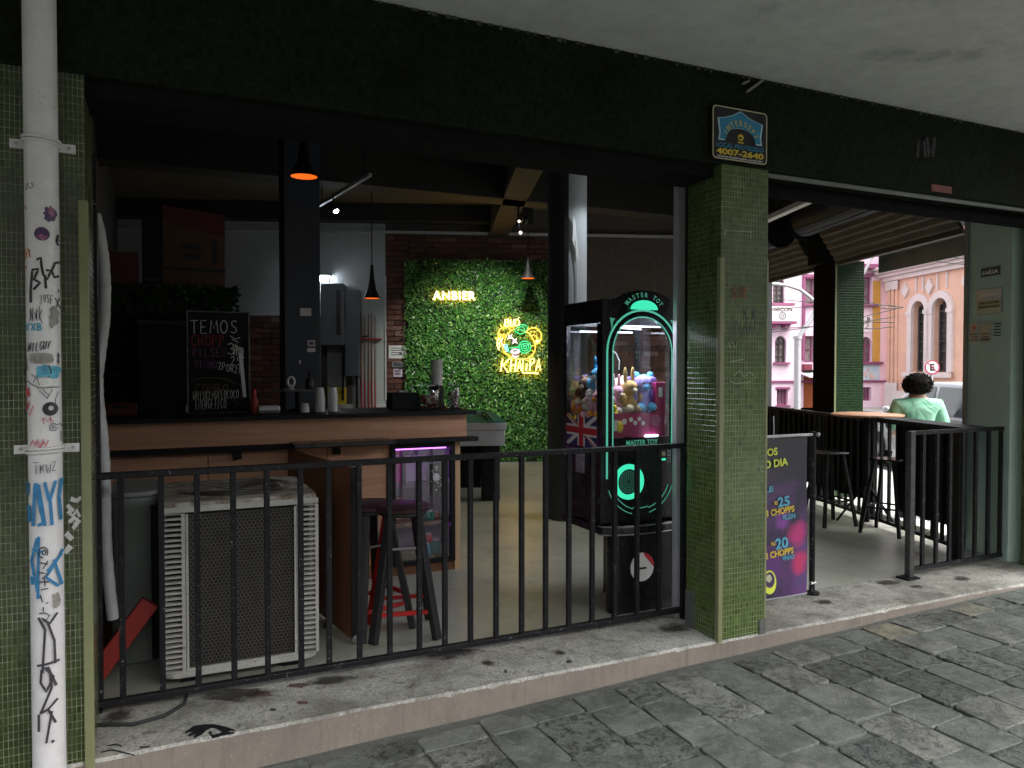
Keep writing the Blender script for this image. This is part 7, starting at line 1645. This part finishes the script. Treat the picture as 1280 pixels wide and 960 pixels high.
lettering('ISECON', M['ink'], pk, ((a[0] + a[1]) / 2 + .02, -.455, a[3] - .12), (R_(90), 0, 0), width=.74, height=.15, bold=.02)
cxm = (a[0] + a[1]) / 2; ringp(cxm, a[2] + .22, .10, .16, -.456).build('emblem', M['plaque_grey'], pk); ringp(cxm, a[2] + .22, .03, .07, -.456).build('emblem', M['plaque_grey'], pk)
g = G()
for i, st in enumerate(hand('B', 1083, 397, 1088, 403) + [[(1078,405),(1082,403),(1085,407),(1081,410),(1086,411)]]): g.ribbon(st, 1.1, lambda u, v, o: LK(PP(u, v, PK0, SV)) + Vector((0, -.045 - o, 0)), i * .001)
g.build('graffiti_tag', M['ink'], pk)
a = krect(1062, 475, 1099, 456.5); g = G(); g.box(a[0], a[1], -.03, -.002, a[2], a[3]); mp = g.build('painted_panel', M['mural_blue'], pk); g = G(); r = random.Random(4)
for (u, v, ru, rv) in ((1081, 468, 2.6, 4), (1088, 470, 3.2, 4.5), (1084, 463, 2.2, 2.6), (1076, 471, 2.5, 3), (1092, 472, 2, 2.5)): c0 = kp(u, v); g.prism([(c0[0] + ru / 32 * math.cos(R_(q)) * r.uniform(.8, 1.1), c0[1] + rv / 32 * math.sin(R_(q)) * r.uniform(.8, 1.1)) for q in range(0, 360, 40)], -.036 - .001 * v % .004, -.031)
g.build('painted_clouds', plain('rosy_mural_paint', (.66, .48, .46), .8, 0, .3, 10), pk)
a = krect(998, 470, 1041, 465); g = G(); g.add([(a[0], -.003, a[3]), (a[1], -.003, a[3]), (a[1], -.9, a[2]), (a[0], -.9, a[2]), (a[0], -.003, a[3] - .05), (a[1], -.003, a[3] - .05), (a[1], -.9, a[2] - .05), (a[0], -.9, a[2] - .05)], [(0, 3, 2, 1), (4, 5, 6, 7), (2, 3, 7, 6), (0, 4, 7, 3), (1, 2, 6, 5)]); g.build('door_canopy', M['pink_white'], pk)
g = G(); g.box(DR[0], DR[1], .12, .18, 0, DR[3]); d0 = g.build('door', M['door_orange'], pk); g = G(); g.ball(((DR[0]+DR[1])/2, .09, 1.05), .04); g.build('handle', M['steel'], d0)
a = krect(1002, 464, 1012, 452); g = G(); g.box(a[0], a[1], -.22, -.004, a[2], a[3] - .1); g.build('flower_box', M['plum_box'], pk); g = G(); g.box(a[0] - .05, a[1] + .1, -.24, -.20, a[2] - .05, a[2] + .05); g.build('rail', M['black'], pk)
g = G(); g.box(L_ + .01, R1 - .01, .32, 9, 0, TOP - .1); g.build('building_block', M['pink_wall'], pk)
# --- salmon building along the side street
SM0 = PD(1150, 450, 28.0); sm = thing('salmon_building', 'salmon classical building with paired arched windows and balustrade', 'building', (SM0.x, SM0.y, -.02), R_(-109.4)); LM = inv(sm)
def mp_(u, v): q = LM(PP(u, v, SM0, SU)); return q.x, q.z
def mrect(u0, v0, u1, v1): a, b = mp_(u0, (v0)), mp_(u1, v1); c_ = mp_((u0 + u1) / 2, v0)[1], mp_((u0 + u1) / 2, v1)[1]; return a[0], b[0], c_[0], c_[1]
A1 = mrect(1141, 465, 1158, 376); A2 = mrect(1167, 465, 1187, 373)
zA = (A1[2] + A2[2]) / 2; zT = (A1[3] + A2[3]) / 2; A1 = (A1[0], A1[1], zA, zT); A2 = (A2[0], A2[1], zA, zT)
ml, mr = mp_(1110, 400)[0], mp_(1320, 400)[0]; ZC = mp_(1160, 343)[1]; A3 = (A2[0] + 2.6, A2[1] + 2.6, zA, zT)
g = G(); holes_wall(g, ml, mr, 0, ZC, [A1, A2, A3]); 
for A in (A1, A2, A3): spandrel(g, A[0], A[1], A[3] - (A[1]-A[0]) / 2, A[3], .003, .297)
g.build('wall', M['salmon'], sm)
for A in (A1, A2, A3):
    window(sm, *A, M['window_dark'], M['pane'], A[3] - (A[1]-A[0]) / 2, (1, 5), .18, .07)
    cx, rx = (A[0]+A[1]) / 2, (A[1]-A[0]) / 2; zs_ = A[3] - rx; n = 12; g = G(); ri_, ro = rx + .01, rx + .26
    for i in range(n):
        a0, a1 = math.pi * i / n, math.pi * (i+1) / n; g.prism([(cx + ri_*math.cos(a0), zs_ + ri_*math.sin(a0)), (cx + ro*math.cos(a0), zs_ + ro*math.sin(a0)), (cx + ro*math.cos(a1), zs_ + ro*math.sin(a1)), (cx + ri_*math.cos(a1), zs_ + ri_*math.sin(a1))], -.10, -.002)
    for s in (-1, 1): xa = cx + s * (ri_ + ro) / 2; g.box(xa - (ro-ri_)/2, xa + (ro-ri_)/2, -.10, -.002, A[2], zs_ - .002); g.box(xa - (ro-ri_)/2 - .04, xa + (ro-ri_)/2 + .04, -.13, -.101, zs_ - .12, zs_ + .02)
    g.build('window_surround', M['stucco'], sm)
    g = G(); g.box(cx - ro - .08, cx + ro + .08, -.24, -.131, A[2] - .20, A[2] - .02); g.build('window_sill', M['stucco'], sm, bevel=.02)
g = G(); z = ZC
for (h_, d_) in ((.16, .16), (.12, .30), (.14, .46), (.10, .58)): g.box(ml - d_, mr, -d_, .3, z, z + h_); z += h_ + .002
g.build('cornice', M['stucco'], sm, bevel=.015); ZB = z
g = G(); g.box(ml - .1, mr, .0, .28, ZB, ZB + .18); g.box(ml - .1, mr, .0, .28, ZB + 1.15, ZB + 1.35); g.build('parapet_rail', M['stucco'], sm)
xx = ml + .55; k_ = 0
while xx < mr: 
    g = G(); g.box(xx - .11, xx + .11, .03, .25, ZB + .181, ZB + 1.149); g.build('baluster', M['salmon_dark'], sm); xx += .40
g = G(); g.box(ml - .1, ml + .32, -.04, .30, ZB + .181, ZB + 3.2); g.build('pedestal', M['stucco'], sm); g = G(); g.box(ml, mr, .6, 8, ZB, ZB + 3.0); g.build('upper_storey', M['salmon_dark'], sm)
g = G()
for x0_ in (ml + .05, ml + .30, ml + .55): g.box(x0_, x0_ + .13, -.07, -.002, 1.0, ZC - .02)
g.build('pilaster_fluting', M['salmon'], sm, bevel=.02); g = G(); g.box(ml - .05, ml + .75, -.09, -.0715, .0, 1.0); g.box(ml - .05, ml + .75, -.11, -.0715, ZC - .35, ZC - .02); g.build('pilaster_base', M['stucco'], sm)
for cxx in ((A1[1] + A2[0]) / 2, (A2[1] + A3[0]) / 2, A1[0] - .45): g = G(); g.prism([(cxx, ZC - .75), (cxx + .22, ZC - .45), (cxx, ZC - .15), (cxx - .22, ZC - .45)], -.08, -.002); g.build('stucco_lozenge', M['stucco'], sm)
for cxx in (A1[0] + .2, A1[1] - .15, A2[0] + .2, A2[1] - .1):
    g = G(); g.box(cxx - .03, cxx + .03, -.06, -.002, zT + .32, ZC - .05); g.build('stucco_strip', M['stucco'], sm)
a = mrect(1165, 490, 1188, 478); g = G(); g.box(A2[0] - .1, A2[1] + .1, -.05, -.002, a[2], a[3]); g.build('pale_panel', M['stucco'], sm); g = G(); g.box(ml, mr, -.12, -.112, 0, .7); g.build('plinth', M['stucco'], sm)
g = G(); g.box(ml + .01, mr, .32, 8, 0, ZC - .05); g.build('building_block', M['salmon'], sm)

# street lamps, poles and cables
def tubeobj(name, label, cat, base, parts, group=None):
    o = thing(name, label, cat, base, 0, group)
    for nm, pts, r_, m in parts: g = G(); g.tube([Vector(p) - Vector(base) for p in pts], r_, 8); g.build(nm, M[m], o, smooth=60)
    return o
b = PD(997, 458, 20); top = PD(997, 424, 20); e1 = PD(1013, 400, 20); e2 = PD(1022, 383, 20)
tubeobj('traffic_pole', 'grey street pole with slanting arm left of the black pillar face', 'pole', (b.x, b.y, -.02), (('pole_shaft', [(b.x, b.y, -.02), top], .085, 'pole'), ('slanting_arm', [top - Vector((0, 0, .05)), PD(999, 421, 20), e1, e2], .06, 'pole'), ('cap', [top, top + Vector((0, 0, .08))], .11, 'pole')))
b = PD(1030, 458, 22); pts = [PD(1030, 400, 22), PD(1022, 381, 22), PD(1012, 371, 22), PD(1000, 362, 22), PD(985, 357, 22), PD(970, 355, 22), PD(958, 355.5, 22)]
tubeobj('street_lamp', 'grey street lamp with long curved arm reaching left', 'street lamp', (b.x, b.y, -.02), (('pole_shaft', [(b.x, b.y, -.02), pts[0]], .08, 'pole'), ('curved_arm', pts, .05, 'pole'), ('lamp_head', [PD(962, 357, 22), PD(950, 361, 22)], .13, 'paper')))
b = PD(1068, 458, 26); pts = [PD(1068, 372, 26), PD(1078, 345, 26), PD(1088, 325, 26), PD(1093, 316, 26), PD(1099, 314, 26)]
tubeobj('street_lamp', 'street lamp whose arm rises beside the green pillar', 'street lamp', (b.x, b.y, -.02), (('pole_shaft', [(b.x, b.y, -.02), pts[0]], .08, 'pole'), ('arm', pts, .05, 'pole'), ('lamp_head', [PD(1096, 314, 26), PD(1103, 315, 26)], .10, 'paper')))
for i, (u0, v0, u1, v1, sag, dist) in enumerate(((940, 412, 1120, 396, 3, 19), (940, 418, 1120, 386, 4, 19.5), (940, 370, 1120, 382, 3, 21), (1040, 396, 1118, 403, 2, 18), (1050, 408, 1118, 408, 3, 18.7), (1060, 372, 1130, 384, 2, 23), (1100, 385, 1128, 384.5, 1, 17), (940, 388, 1060, 376, 2, 22), (1150, 316, 1240, 326, 1, 16), (1150, 324, 1240, 333, 1, 16.3))):
    pts = [PD(u0 + (u1-u0) * t / 12, v0 + (v1-v0) * t / 12 + sag * math.sin(math.pi * t / 12), dist) for t in range(13)]
    base = pts[0]; g = G(); g.tube([p - base for p in pts], .011, 5); tag(g.build('overhead_cable', M['wire_black'], None, base), 'thin black cable strung across the side street', 'cable', 'overhead cables across the side street')

# row of houses on the far side of the front street: they close the low sky in front of the bar
op = thing('opposite_building', 'plain grey street front across the road behind the viewer', 'building', (-24, -17, -.15)); g = G(); hl = []
for i in range(17):
    for j in range(2): hl.append((2 + i * 2.8, 3.3 + i * 2.8, 1.2 + j * 3.0, 3.0 + j * 3.0))
holes_wall(g, 0, 50, 0, 7.4, hl, -.3, 0); g.build('wall', M['pavement'], op); g = G(); g.box(0, 50, -6, -.35, 0, 7.2); g.build('dark_rooms', M['pane'], op); g = G(); g.box(-.2, 50.2, -.5, .12, 7.402, 7.7); g.build('cornice', M['stucco'], op)
